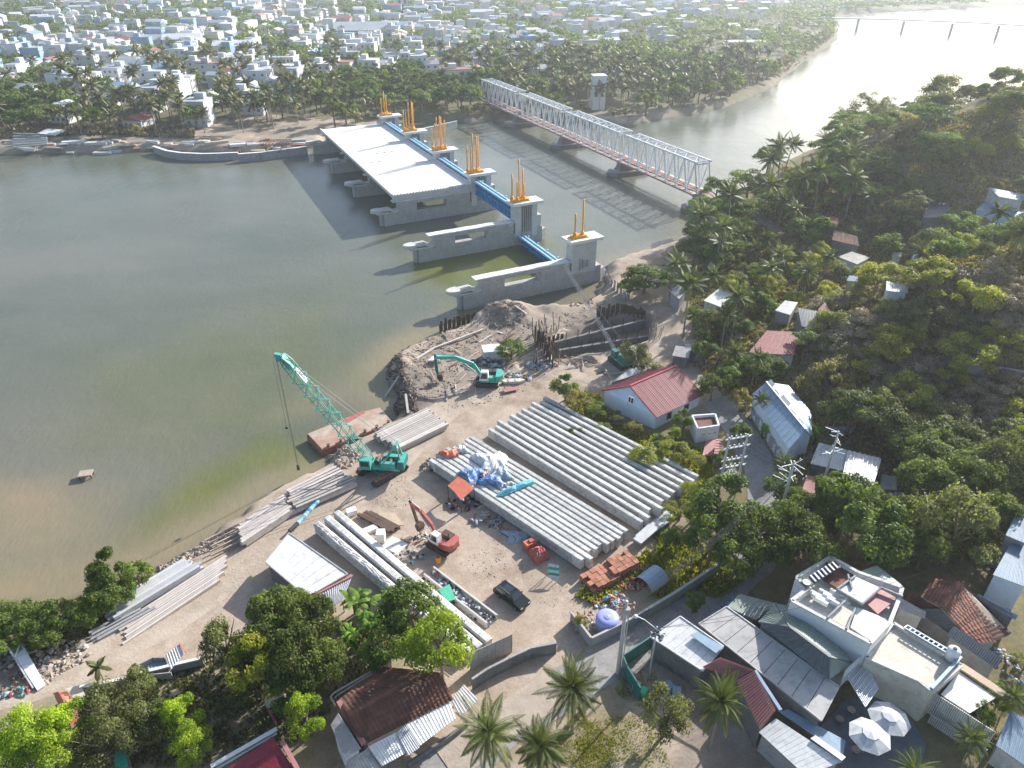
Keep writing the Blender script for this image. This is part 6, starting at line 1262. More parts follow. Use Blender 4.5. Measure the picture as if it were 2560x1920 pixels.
shed('grey and dark sheds beside the little palm path', 'S1', [(360, 920), (265, 905), (285, 850), (370, 860)], None, 'tin_grey', 'darkwall', 4, h=2.4)
shed('dark tarpaulin lean-to above the grey path shed', 'S1', [(440, 890), (350, 880), (330, 840), (430, 840)], None, 'tin_dark', 'darkwall', 4, h=2.4)
t = thing('blue_tarp_pile', 'bright blue covered pile on the shaded slope right of the warehouse', 'pile', hit(*px('S2', 1800, 570)))
cloth('cover', '', '', tuple(hit(*px('S2', 1800, 565)) + Vector((0, 0, .2)) - wl(t)), 1.5, 1.0, 1.0, 'tarp_blue', .2, parent=t)
for i in range(5): c = hit(*px('S2', 1730 + i * 32, 600 + (i % 3) * 12)); MB().box(c + Vector((0, 0, .3)), (1.5, .9, .5), i).build('slab', 'greywall', t)
# hillside terrace walls
wall_px('terrace_wall', 'long stone terrace wall across the shaded hillside', [px('S1', 1560, 1000), px('S1', 1750, 1005), px('S1', 1950, 1015), px('S1', 2200, 1050)], 1.8, .4, 'greywall', cap='concrete')
wall_px('terrace_wall', 'lower stone terrace wall across the shaded hillside', [px('S1', 1560, 1050), px('S1', 1760, 1058), px('S1', 2000, 1075)], 1.5, .4, 'darkwall')
# --- bottom right quarter
G0 = 3.6
def bsl(t, fr, pts, z_, th, m, name='slab'): return MB().slab(Q(fr, pts, z_), th).build(name, m, t)
# villa
zv = 9.6
out = [(520, 880), (640, 790), (556, 712), (806, 560), (1002, 672), (1325, 785), (1302, 868), (1237, 1035), (1092, 1188)]
V_ = Q('S3', out, zv); c = sum(V_, Vector()) / len(V_)
t = thing('white_villa', 'two storey white villa with open roof terraces and a row of slanted fins', 'house', drop(c))
n_ = len(V_)
for i in range(n_):
    p, q_ = V_[i], V_[(i + 1) % n_]; d = (q_ - p).normalized() * .01; MB().bar(p + d + Vector((0, 0, -3.3)), q_ - d + Vector((0, 0, -3.3)), .25, 6.4).build('wall', 'white', t)
    MB().bar(p + d + Vector((0, 0, .04)), q_ - d + Vector((0, 0, .04)), .4, .18).build('parapet', 'offwhite', t)
MB().slab([lerp(p, c, .02) - Vector((0, 0, 1.0)) for p in V_], .3).build('terrace_floor', 'offwhite', t)
bsl(t, 'S3', [(862, 802), (985, 702), (1162, 782), (1030, 902)], zv + .1, .2, 'white', 'white_slab'); bsl(t, 'S3', [(1050, 882), (1165, 790), (1290, 860), (1150, 975)], zv - .2, .15, 'pink_roof', 'roof_slab')
bsl(t, 'S3', [(745, 722), (862, 612), (985, 680), (852, 785)], zv - .5, .15, 'tile_brown', 'terrace'); bsl(t, 'S3', [(800, 1000), (905, 882), (980, 930), (935, 1085)], zv - .2, .15, 'cream', 'roof_slab')
bsl(t, 'S3', [(950, 1070), (1000, 925), (1150, 985), (1230, 1030), (1095, 1165)], zv - .25, .15, 'bluewhite', 'roof_slab')
bsl(t, 'S3', [(1010, 668), (1140, 620), (1320, 760), (1290, 800)], zv - .9, .15, 'tin_green', 'awning')
bsl(t, 'S3', [(1150, 712), (1180, 690), (1262, 735), (1230, 760)], zv - .7, .12, 'white', 'skylight')
for x0, y0, x1, y1 in ((860, 800, 1030, 900), (1030, 905, 1165, 788), (780, 1005, 910, 880), (850, 795, 985, 700), (1160, 780, 1330, 850), (920, 1085, 985, 935), (930, 690, 960, 790)):
    p, q_ = A('S3', x0, y0, zv + .25), A('S3', x1, y1, zv + .25); MB().bar(p, q_, .18, .3).build('beam', 'greywall', t)
for i in range(9):
    p = A('S3', 640 + i * 27, 800 + (i % 3) * 30, zv - .3); q_ = A('S3', 640 + i * 27 + 90, 800 + (i % 3) * 30 + 50, zv - .3); MB().bar(p, q_, .3, .5).build('planter_wall', rng2.choice(['white', 'offwhite', 'bluewhite']), t)
fa, fb = A('S3', 645, 740, zv + .3), A('S3', 850, 615, zv + .3); dd = (fb - fa).normalized(); sd_ = Vector((-dd.y, dd.x, 0))
MB().bar(fa - dd * .9, fb + dd * .2, 1.0, .12).build('fin_frame', 'steel_dark', t)
MB().lathe(fa - dd * .4 + Vector((0, 0, .08)), [(.42, 0), (.42, .1)], 12).build('round_cap', 'white', t)
for i in range(7): c1 = lerp(fa, fb, .14 + i * .13) + Vector((0, 0, .14)); MB().bar(c1 - sd_ * .45 - dd * .12, c1 + sd_ * .45 + dd * .12, .16, .14).build('fin', 'white', t)
for e, us in ((7, (.3, .7)), (8, (.2, .45, .7)), (0, (.5,))):
    p, q_ = V_[e], V_[(e + 1) % n_]
    for u in us:
        for zz in (zv - 2.4, zv - 4.9): win_on(t, p, q_, u, zz, 1.1, 1.2, ct=c)
# glossy green roofed pavilion
zg_ = 7.0
E_ = Q('S3', [(278, 1032), (402, 898), (655, 948), (965, 1330), (790, 1452)], [zg_] * 5); R1_, R2_ = A('S3', 505, 1068, zg_ + 1.9), A('S3', 800, 1290, zg_ + 1.9)
t = thing('green_roof_house', 'house with a sharply hipped grey green metal roof beside the villa', 'house', drop(lerp(R1_, R2_, .5)))
corr(t, E_[0], E_[1], R1_, R1_ + (E_[0] - R1_) * .01, 5, 'tin_green', 2); corr(t, E_[1], E_[2], lerp(R1_, R2_, .35), R1_, 6, 'tin_green', 2)
corr(t, E_[2], E_[3], R2_, lerp(R1_, R2_, .35), 8, 'tin_green', 2); corr(t, E_[4], E_[3], R2_, R2_ + (E_[4] - R2_) * .01, 4, 'tin_green', 2); corr(t, E_[0], E_[4], R2_, R1_, 10, 'tin_dark', 2)  # lower left slope takes dark sheets: its shade is put into the colour
MB().bar(R1_ + Vector((0, 0, .06)), R2_ + Vector((0, 0, .06)), .25, .1).build('ridge_cap', 'tin_dark', t); walls(t, E_, 'greywall', zg_ - .12)
for a_, b_ in ((E_[0], R1_), (E_[1], R1_), (E_[3], R2_), (E_[4], R2_)): MB().bar(a_ + Vector((0, 0, .05)), b_ + Vector((0, 0, .05)), .16, .08).build('hip_cap', 'tin_dark', t)
# big grey flat roof
zf = 6.4
t = simple_house('grey_roof_hall', 'long hall under a wide plain grey metal roof in front of the green hipped roof', 'hall', Q('S4', [(1765, 1282), (790, 508), (1010, 372), (1905, 1012)], [zf, zf, zf + .35, zf + .35]), zf, 'tin_grey', 'darkwall', 9, 0, edge='tin_grey')
simple_house('green_annex', 'dark green grey roof at the top end of the grey hall', 'annex', Q('S4', [(1240, 480), (1015, 372), (1110, 270), (1400, 345)], zf - .5), zf, 'tin_green', 'darkwall', 7, 2)
t = thing('blue_machine', 'blue metal frames and equipment at the edge of the lane', 'equipment', drop(A('S4', 1030, 310, 3.5)))
for i in range(8): p = drop(A('S4', 985 + i * 12, 335 - i * 9 + (i % 2) * 20, 4.5)); MB().bar(p, p + Vector((rng2.uniform(-.5, .5), .3, 1.6)), .14).build('frame', 'tarp_blue', t); MB().bar(p + Vector((0, 0, 1.3)), p + Vector((1.0, .5, 1.4)), .12).build('rail', 'tarp_blue', t)
for i in range(4): p = A('S4', 1200 + i * 40, 360 + i * 4, zf - .3); q_ = A('S4', 1145 + i * 40, 445 + i * 6, zf - .3); MB().bar(p, q_, .1).build('pole', 'tin', t)
# white roof by the lane
zw = 6.0
t = simple_house('white_roof_house', 'house with a bright white sheet roof on the lane corner', 'house', Q('S4', [(820, 885), (402, 612), (640, 450), (985, 690)], [zw, zw, zw + .5, zw + .5]), zw, 'tin_white', 'darkwall', 7, 0, edge='tin')
bsl(t, 'S4', [(725, 600), (775, 570), (985, 690), (925, 742)], zw + .75, .06, 'tin_blue', 'blue_sheet')
wall_px('yard_fence', 'dark green sheet fence around the small yard by the lane corner', [px('S4', 410, 700), px('S4', 172, 860), px('S4', 210, 960), px('S4', 310, 1120)], 2.0, .1, 'teal_dark', 'fence', cap='teal_dark')
for i, (x, y) in enumerate(((270, 900), (300, 960), (560, 960), (620, 1000), (350, 1010))):
    c = drop(A('S4', x, y, 4)); o = MB().box((0, 0, .4), (.9, .7, .8), i).build('yard_crate', ['rust', 'wood', 'tin_blue', 'tarp_grey', 'green'][i]); o.location = c; tag(o, ['rusty', 'timber', 'pale blue', 'grey', 'green'][i] + ' crate in the fenced yard by the lane corner', 'crate')
# faded red ribbed roof
zt2 = 6.2
t = simple_house('red_roof_house', 'low house with a faded red ribbed roof behind the leaning palm', 'house', Q('S4', [(1278, 1355), (1085, 960), (1232, 880), (1402, 1195)], [zt2, zt2, zt2 + .9, zt2 + .9]), zt2, 'pink_roof', 'darkwall', 9, 2, rh=.08)
corr(t, *Q('S4', [(1075, 955), (812, 852), (960, 776), (1228, 876)], [zt2, zt2, zt2 + .6, zt2 + .9]), 9, 'pink_roof', 2, .08)
p, q_ = A('S4', 1235, 885, zt2 + .6), A('S4', 1440, 1200, zt2 + .3); MB().bar(p, q_, .35, .25).build('gutter', 'tin_blue', t)
# long pale roof in the corner
zp = 5.6
t = simple_house('pale_roof_house', 'long low house with a dirty white roof at the bottom edge', 'house', Q('S4', [(1640, 1720), (1265, 1372), (1402, 1262), (1930, 1610)], [zp, zp, zp + .5, zp + .5]), zp, 'tin_white', 'greywall', 12, 0)
bsl(t, 'S4', [(1680, 1420), (1720, 1400), (1960, 1570), (1930, 1600)], zp + .75, .1, 'white', 'white_strip'); bsl(t, 'S4', [(1430, 1210), (1500, 1190), (1960, 1440), (1940, 1560)], zp - .6, .08, 'tin_blue', 'side_sheet')
# cream flat roof house
zc = 7.6
Cq = Q('S5', [(722, 690), (800, 600), (960, 385), (1562, 760), (1295, 985), (1180, 895)], zc); cc = sum(Cq, Vector()) / 6
t = thing('cream_flat_house', 'cream concrete house with a stained flat roof and one dark window', 'house', drop(cc))
for i in range(6):
    p, q_ = Cq[i], Cq[(i + 1) % 6]; d = (q_ - p).normalized() * .01; MB().bar(p + d + Vector((0, 0, -2.4)), q_ - d + Vector((0, 0, -2.4)), .25, 4.8).build('wall', 'cream', t); MB().bar(p + d + Vector((0, 0, .12)), q_ - d + Vector((0, 0, .12)), .35, .24).build('parapet', 'offwhite', t)
MB().slab([lerp(p, cc, .015) - Vector((0, 0, .2)) for p in Cq], .25).build('flat_roof', 'cream', t)
win_on(t, Cq[0], Cq[5], .42, zc - 1.5, 2.6, 1.3, ct=cc, fm='cream')
p, q_ = A('S5', 1060, 420, zc + .5), A('S5', 1430, 640, zc + .5); 
for k in range(2): MB().bar(p + Vector((k * .5, .3 * k, 0)), q_ + Vector((k * .5, .3 * k, 0)), .16, .12).build('pipe_rail', 'tin_blue', t)
for i in range(10): MB().bar(lerp(p, q_, i / 9), lerp(p, q_, i / 9) + Vector((.5, .3, 0)), .1).build('rung', 'tin', t)
p, q_ = A('S5', 1300, 960, zc + .6), A('S5', 1560, 680, zc + .6); MB().bar(p, q_, .3, .3).build('pipe', 'tin_blue', t)
tb = A('S5', 1470, 690, zc); t2 = thing('roof_tank', 'white round water tank standing on the corner of the cream roof', 'tank', tb)
MB().lathe((0, 0, .1), [(.62, 0), (.62, 1.2), (.5, 1.35), (.16, 1.42)], 20).build('body', 'white', t2, True, smooth=True); MB().lathe((0, 0, 1.5), [(.2, 0), (.2, .12), (.03, .15)], 12).build('lid', 'steel_dark', t2, True)
MB().lathe((0, 0, -.02), [(.7, 0), (.7, .12)], 16).build('base', 'greywall', t2, True)
# bright white roof next to it
zb_ = 6.6
t = simple_house('bright_roof_house', 'house under the brightest white roof in the corner, beside the cream roof', 'house', Q('S5', [(1640, 1175), (1385, 1010), (1545, 808), (1872, 1038)], zb_), zb_, 'deck', 'offwhite', 7, 0)
p, q_ = A('S5', 1560, 758, zb_ + .2), A('S5', 1945, 1010, zb_ + .2); MB().bar(p, q_, .9, .15).build('ochre_gutter', 'sandp', t)
# slatted fences
def slats(label, fr, a, b, h, n, z_, m='tin_white', name='slatted_fence', mm=None):
    p, q_ = A(fr, *a, z_), A(fr, *b, z_); t = thing(name, label, 'fence', drop(p))
    for i in range(n): c = lerp(p, q_, (i + .5) / n); MB().bar(c - Vector((0, 0, h)), c, (q_ - p).length / n * .55, .08).build('slat', m, t)
    for zz in (.15, h - .15): MB().bar(p - Vector((0, 0, zz)) + Vector((.06, .06, 0)), q_ - Vector((0, 0, zz)) + Vector((.06, .06, 0)), .08, .1).build('rail', mm or 'greywall', t)
slats('tall white slatted fence along the alley below the cream house', 'S5', (1180, 900), (1870, 1345), 3.0, 40, 6.8)
slats('lower grey slatted fence facing the alley', 'S5', (1300, 1180), (1800, 1500), 1.4, 30, 5.0, 'tin')
slats('white lattice screen at the end of the grey hall roof', 'S5', (700, 650), (540, 800), 2.6, 14, 7.6, 'truss')
def lattice_panel(label, fr, quad, z_, n, m='truss'):
    q = Q(fr, quad, z_); t = thing('lattice_screen', label, 'screen', drop(q[0]))
    for i in range(n): MB().bar(lerp(q[0], q[1], i / (n - 1)), lerp(q[3], q[2], i / (n - 1)), .09).build('lattice_bar', m, t)
    for i in range(n // 2): MB().bar(lerp(q[0], q[3], i / (n // 2 - 1)) + Vector((0, 0, .1)), lerp(q[1], q[2], i / (n // 2 - 1)) + Vector((0, 0, .1)), .07).build('lattice_bar', m, t)
lattice_panel('open metal pergola grid over the dark courtyard', 'S5', [(560, 860), (700, 700), (830, 960), (720, 1120)], 6.2, 14)
# courtyard umbrellas
for i, (x, y, lb) in enumerate(((758, 1370, 'pale striped parasol standing open, the lower left of the pair'), (930, 1215, 'pale striped parasol standing open, the upper right of the pair'))):
    zz = 5.9; c = A('S5', x, y, zz); t = thing('parasol', lb, 'parasol', (c.x, c.y, hz(c.x, c.y)), .3 * i, 'striped parasols in the courtyard'); H_ = zz - hz(c.x, c.y); n = 8; Rr = 1.95
    for k in range(n):
        a0, a1 = 2 * math.pi * k / n, 2 * math.pi * (k + 1) / n - .01; e0, e1 = Vector((Rr * math.cos(a0), Rr * math.sin(a0), H_ - .1)), Vector((Rr * math.cos(a1), Rr * math.sin(a1), H_ - .1)); m0, m1 = e0 * .4, e1 * .4; m0.z = m1.z = H_ + .38
        MB().slab([e0, e1, m1, m0], .03).build('canopy_panel', 'tin_white' if k % 2 else 'tin', t, True); MB().slab([m0 + Vector((0, 0, .06)), m1 + Vector((0, 0, .06)), Vector((0, 0, H_ + .62))], .03).build('canopy_top', 'tin_white' if k % 2 else 'white', t, True)
        MB().bar((0, 0, H_ - .1), e0 * .9 + Vector((0, 0, .02)), .05).build('rib', 'wood', t, True)
    MB().tube((0, 0, 0), (0, 0, H_ + .5), .05, n=8).build('pole', 'wood', t, True); MB().lathe((0, 0, 0), [(.35, 0), (.35, .12), (.08, .16)], 12).build('base', 'greywall', t, True)
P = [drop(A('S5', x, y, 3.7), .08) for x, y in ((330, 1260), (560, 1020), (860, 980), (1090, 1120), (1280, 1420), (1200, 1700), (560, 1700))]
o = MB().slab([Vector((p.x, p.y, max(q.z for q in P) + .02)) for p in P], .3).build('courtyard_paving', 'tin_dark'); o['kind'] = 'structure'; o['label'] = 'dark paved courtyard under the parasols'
for i, (x, y) in enumerate(((600, 1130), (500, 1210), (640, 1480), (1050, 1180))):
    c = drop(A('S5', x, y, 4), .2); t = thing('cafe_table', ['round table left of the upper parasol', 'small table near the grey hall corner', 'small table in front of the lower parasol', 'small table right of the upper parasol'][i], 'table', c)
    MB().lathe((0, 0, .7), [(.4, 0), (.4, .05)], 12).build('tabletop', 'wood', t, True); MB().tube((0, 0, 0), (0, 0, .7), .05, n=6).build('leg', 'steel_dark', t, True)
# blue roof bottom right corner
simple_house('blue_roof_house', 'blue ribbed roof with a white edge in the bottom right corner', 'house', Q('S5', [(1870, 1460), (2200, 1690), (2260, 1300), (2000, 1150)], [5.8, 5.8, 6.3, 6.3]), 6, 'tin_blue', 'offwhite', 10, 2)
# clay tile house
def tile_roof(t, a, b, c, d, rows, m, ribs=9): corr(t, d, a, b, c, rows, m, 0, .0, name='tile_course', jit=.10, gap=.0) if False else _tiles(t, a, b, c, d, rows, m, ribs)
def _tiles(t, a, b, c, d, rows, m, ribs):
    a, b, c, d = map(Vector, (a, b, c, d)); nv = (b - a).cross(d - a).normalized(); nv = nv if nv.z > 0 else -nv
    for r_ in range(rows):
        f0, f1 = r_ / rows, (r_ + 1) / rows + .2 / rows; p0, q0, p1, q1 = lerp(a, d, f0), lerp(b, c, f0), lerp(a, d, min(f1, 1)), lerp(b, c, min(f1, 1)); n = max(3, int((q0 - p0).length / .42)); vs = []
        for k in range(2 * n + 1):
            u = k / (2 * n); h = (.05 if k % 2 else .0) + rng2.uniform(0, .02); vs.append(lerp(p0, q0, u) + nv * (h + .06)); vs.append(lerp(p1, q1, u) + nv * (h + .01))
        fs = [(2 * k, 2 * k + 2, 2 * k + 3, 2 * k + 1) for k in range(2 * n)]
        MB().add(vs, fs).build('tile_course', m, t)
    MB().slab([a - nv * .04, b - nv * .04, c - nv * .04, d - nv * .04], .06).build('roof_board', 'wood', t)
zt3 = 6.8
t = thing('tile_roof_house', 'old house with a mottled red clay tile roof right of the villa', 'house', drop(A('S3', 1680, 950, 4)))
k_ = dict(a=(1340, 785), b=(1470, 905), r1=(1695, 765), r2=(1600, 915), e1=(1560, 712), e2=(1722, 712), e3=(1870, 860), e4=(1990, 1010), f1=(1830, 1190))
zz = lambda x, y, z_: A('S3', x, y, z_)
tile_roof(t, zz(1455, 850, zt3), zz(1600, 925, zt3 + 1.2), zz(1700, 745, zt3 + 1.6), zz(1560, 715, zt3 + .2), 9, 'tile')
tile_roof(t, zz(1840, 1190, zt3 - .6), zz(2010, 1180, zt3 - .8), zz(1722, 730, zt3 + 1.5), zz(1605, 925, zt3 + 1.2), 12, 'tile')
tile_roof(t, zz(2120, 1120, zt3 - .9), zz(1870, 850, zt3 - .2), zz(1722, 728, zt3 + 1.5), zz(2000, 1170, zt3 - .7), 8, 'tile_brown')
MB().bar(zz(1605, 925, zt3 + 1.3), zz(1720, 735, zt3 + 1.6), .3, .2).build('ridge_cap', 'tile', t)
corr(t, *Q('S3', [(1300, 880), (1445, 925), (1600, 932), (1335, 785)], [zt3 - .8, zt3 - .6, zt3 + .4, zt3]), 5, 'tile_brown', 2)
corr(t, *Q('S3', [(1820, 1215), (1420, 935), (1600, 935), (1860, 1180)][:4], [zt3 - 1.6, zt3 - 1.0, zt3 + .6, zt3 - .9]), 8, 'tin_dark', 2)
walls(t, Q('S3', [(1400, 880), (1560, 730), (1725, 735), (2080, 1110), (1850, 1200)], zt3), 'greywall', zt3 - 1.2, inset=.5)
shed('long dark lean-to roof following the clay tile roof', 'S3', [(2010, 1370), (1650, 1130), (1700, 1060), (2060, 1300)], None, 'tin_dark', 'greywall', 8, nm='long_lean_to', h=3.2)
shed('grey slab roof between the villa and the clay tile house', 'S3', [(1490, 1010), (1280, 930), (1300, 850), (1500, 960)], None, 'tin_grey', 'offwhite', 5, nm='slab_roof_annex', h=3.6)
shed('blue grey roof at the right edge behind the clay tile house', 'S3', [(2230, 780), (1985, 690), (2110, 470), (2230, 475)], None, 'tin_blue', 'bluewhite', 7, nm='blue_roof_annex', h=4.2)
shed('bright blue roof at the right edge above the blue grey roof', 'S3', [(2230, 465), (2078, 402), (2148, 250), (2230, 235)], None, 'tin_blue', 'greywall', 5, nm='blue_roof_annex', h=5.5)
shed('long thin blue grey awning behind the clay tile house', 'S3', [(2150, 1020), (1860, 850), (1880, 830), (2170, 985)], None, 'tin_blue', 'darkwall', 7, nm='awning', h=3.0)
heap('rubbish_heap', 'white and blue scrap beside the corner of the clay tile house', 'rubbish', drop(A('S3', 2100, 1320, 4)), 1.2, 2.4, .8, 40, ['tin_blue', 'tarp_white', 'tarp_grey'], (.2, .6), seed=61)
# --- bottom left quarter
zh = 5.6
t = thing('brown_tile_house', 'long house with a dark brown tiled roof in the shade at the bottom', 'house', drop(A('R7', 1080, 360, 4)))
tile_roof(t, A('R7', 912, 578, zh), A('R7', 1400, 330, zh), A('R7', 1330, 180, zh + 1.8), A('R7', 830, 440, zh + 1.6), 9, 'tile_brown')
tile_roof(t, A('R7', 1020, 150, zh), A('R7', 765, 335, zh), A('R7', 840, 440, zh + 1.6), A('R7', 1330, 180, zh + 1.8), 7, 'tile_brown')
MB().bar(A('R7', 768, 340, zh + .3), A('R7', 905, 575, zh + .3), .5, .35).build('verge', 'pink_roof', t)
walls(t, Q('R7', [(912, 575), (1400, 330), (1300, 140), (1020, 155), (770, 340)], zh), 'offwhite', zh - .2)
for i, (pts, zz_, m_, n) in enumerate((([(1212, 588), (1415, 432), (1378, 328), (1130, 462)], zh - .5, 'tin_white', 7), ([(1435, 430), (1540, 330), (1460, 245), (1385, 330)], zh - .7, 'tin_grey', 4), ([(1005, 700), (1138, 625), (1085, 510), (930, 590)], zh - .6, 'tin_white', 5), ([(1150, 640), (1215, 595), (1130, 470), (1085, 515)], zh - .55, 'tin', 3), ([(830, 760), (1000, 705), (930, 595), (800, 690)], zh - .8, 'tin_grey', 5))):
    corr(t, *Q('R7', pts, [zz_, zz_, zz_ + .5, zz_ + .5]), n, m_, 2, .03)
shed('low grey roof at the left end of the brown tiled house', 'R7', [(890, 600), (800, 655), (722, 470), (765, 405)], None, 'tin_grey', 'bluewhite', 4, nm='side_shed', h=3.4)
t = thing('boundary_pipe', 'pale curved gutter rail around the brown tiled roof', 'rail', drop(A('R7', 800, 250, 4)))
MB().path([A('R7', 985, 152, 4.6), A('R7', 745, 290, 4.6), A('R7', 720, 315, 4.6), A('R7', 750, 365, 4.6)], [.1] * 4, 6).build('upper_rail', 'tin', t)
MB().path([A('R7', 985, 165, 3.9), A('R7', 760, 305, 3.9), A('R7', 745, 320, 3.9)], [.09] * 3, 6).build('lower_rail', 'tin', t)
t = simple_house('crimson_roof_house', 'house with a crimson ribbed roof at the bottom edge', 'house', Q('R7', [(150, 760), (445, 600), (560, 770), (250, 900)], [5.2, 5.8, 5.8, 5.2]), 5, 'red_roof2', 'offwhite', 14, 3, rh=.09)
corr(t, *Q('R7', [(120, 735), (400, 535), (445, 598), (160, 765)], [5.0, 5.2, 5.8, 5.3]), 12, 'red_roof2', 3, .07)
p, q_ = A('R7', 455, 560, 6.1), A('R7', 575, 780, 6.1); MB().bar(p, q_, .4, .25).build('ridge_cap', 'pink_roof', t); MB().bar(A('R7', 60, 700, 5.3), A('R7', 425, 490, 5.3), .4, .12).build('gutter', 'white', t); MB().bar(A('R7', 80, 720, 5.0), A('R7', 425, 515, 5.0), .2, .12).build('gutter', 'tin', t)
MB().bar(A('R7', 375, 380, 5.2), A('R7', 425, 470, 5.2), .18, .14).build('ridge_pole', 'red_paint', t)
zs = 4.2
t = thing('coral_roof_shed', 'narrow shed with a coral red ridged roof near the left edge', 'shed', drop(A('S6', 520, 640, 3)))
a1, a2, r1, r2, b1, b2 = A('S6', 420, 545, zs), A('S6', 540, 740, zs), A('S6', 468, 530, zs + .8), A('S6', 565, 690, zs + .8), A('S6', 525, 535, zs), A('S6', 608, 665, zs)
corr(t, a1, a2, r2, r1, 6, 'coral', 2); corr(t, b1, b2, r2, r1, 6, 'coral', 2); MB().bar(r1, r2, .2, .1).build('ridge_cap', 'coral', t); walls(t, [a1, a2, b2, b1], 'greywall', zs - .1)
corr(t, *Q('S6', [(545, 745), (560, 820), (605, 770), (608, 668)], [zs - .3, zs - .8, zs - .8, zs - .3]), 3, 'red_paint', 2)
simple_house('gate_slab', 'square pale concrete canopy beside the coral shed', 'canopy', Q('S6', [(612, 625), (685, 590), (640, 482), (520, 508)], 3.9), 3.9, 'cream', None, 3, 0)
wall_px('compound_wall', 'long pale grey compound wall between the sandy bank and the trees', [px('S6', 660, 560), px('S6', 820, 530), px('S6', 1000, 490), px('S6', 1170, 440), px('S6', 1400, 380), px('S6', 1620, 330)], 1.2, .25, 'greywall', cap='deck')
zz_ = 4.0
t = thing('roofless_shed', 'small open shed with one white sheet and one dark sheet on the sand', 'shed', drop(A('S6', 1250, 300, 3)))
corr(t, *Q('S6', [(1345, 365), (1450, 240), (1418, 160), (1308, 245)], [zz_ - .3, zz_, zz_ + .3, zz_]), 3, 'tin_white', 2); corr(t, *Q('S6', [(1165, 385), (1330, 360), (1300, 262), (1150, 290)], [zz_ - .9] * 4), 3, 'tin_blue', 2)
walls(t, Q('S6', [(1080, 300), (1120, 395), (1345, 370), (1300, 240), (1200, 240)], zz_), 'greywall', zz_ - .35, inset=.05, wth=.12)
MB().bar(A('S6', 1418, 150, zz_ + .4), A('S6', 1470, 225, zz_ + .2), .15, .12).build('edge_beam', 'coral', t)
# ramp
t = thing('loading_ramp', 'pale panelled loading ramp with a side rail on the debris at the left edge', 'ramp', drop(A('S6', 200, 350, 2)))
p0, p1, q0, q1 = A('S6', 85, 205, 4.2), A('S6', 180, 165, 4.2), A('S6', 295, 525, 2.9), A('S6', 362, 480, 2.9)
for i in range(5): MB().slab([lerp(p0, q0, i / 5 + .004), lerp(p1, q1, i / 5 + .004), lerp(p1, q1, (i + 1) / 5 - .004), lerp(p0, q0, (i + 1) / 5 - .004)], .15).build('ramp_panel', 'white', t)
MB().bar(A('S6', 62, 182, 4.6), q0 + Vector((-.3, 0, .4)), .16, .14).build('rail', 'tin', t); MB().bar(A('S6', 160, 148, 4.6), p1 + Vector((.3, -1.8, .2)), .12).build('rail', 'tin', t)
for i in range(4): p = lerp(p0, q0, i / 4 + .1); MB().bar(p - Vector((0, 0, .1)), (p.x, p.y, hz(p.x, p.y) - .2), .15).build('leg', 'rust', t)
heap('driftwood_heap', 'heap of grey driftwood and rubble around the loading ramp', 'driftwood', drop(A('S6', 350, 280, 2)), 5, 2.2, .8, 110, ['wood', 'rock', 'stone', 'concrete'], (.25, .8), parts='log', seed=71)
heap('driftwood_heap', 'dark debris heap at the very left edge below the ramp', 'driftwood', drop(A('S6', 80, 450, 2)), 4, 2.5, .8, 90, ['wood', 'rustdark', 'stone'], (.25, .8), parts='log', seed=72)
heap('scrap_heap', 'green grey scrap on the sand at the left edge', 'scrap', drop(A('S6', 90, 570, 2)), 2.6, .8, .5, 40, ['tarp_grey', 'green', 'tin_dark', 'red_paint'], (.2, .6), seed=73)
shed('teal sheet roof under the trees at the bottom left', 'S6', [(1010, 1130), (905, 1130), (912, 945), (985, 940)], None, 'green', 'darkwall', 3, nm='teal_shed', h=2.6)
shed('dark teal roof glimpsed under the yellow green tree', 'R4', [(1120, 1565), (1235, 1500), (1130, 1390), (1015, 1400)], None, 'teal_dark', 'darkwall', 5, nm='teal_shed', h=3.2)
wall_px('ruined_wall', 'low broken wall beside the lime shrub', [px('R7', 370, 385), px('R7', 480, 345), px('R7', 520, 400)], 1.4, .2, 'cream')
wall_px('lane_ditch_wall', 'low wall along the near side of the lane by the palms', [px('R7', 1150, 705), px('R7', 1380, 560), px('R7', 1480, 480)], .8, .25, 'darkwall')
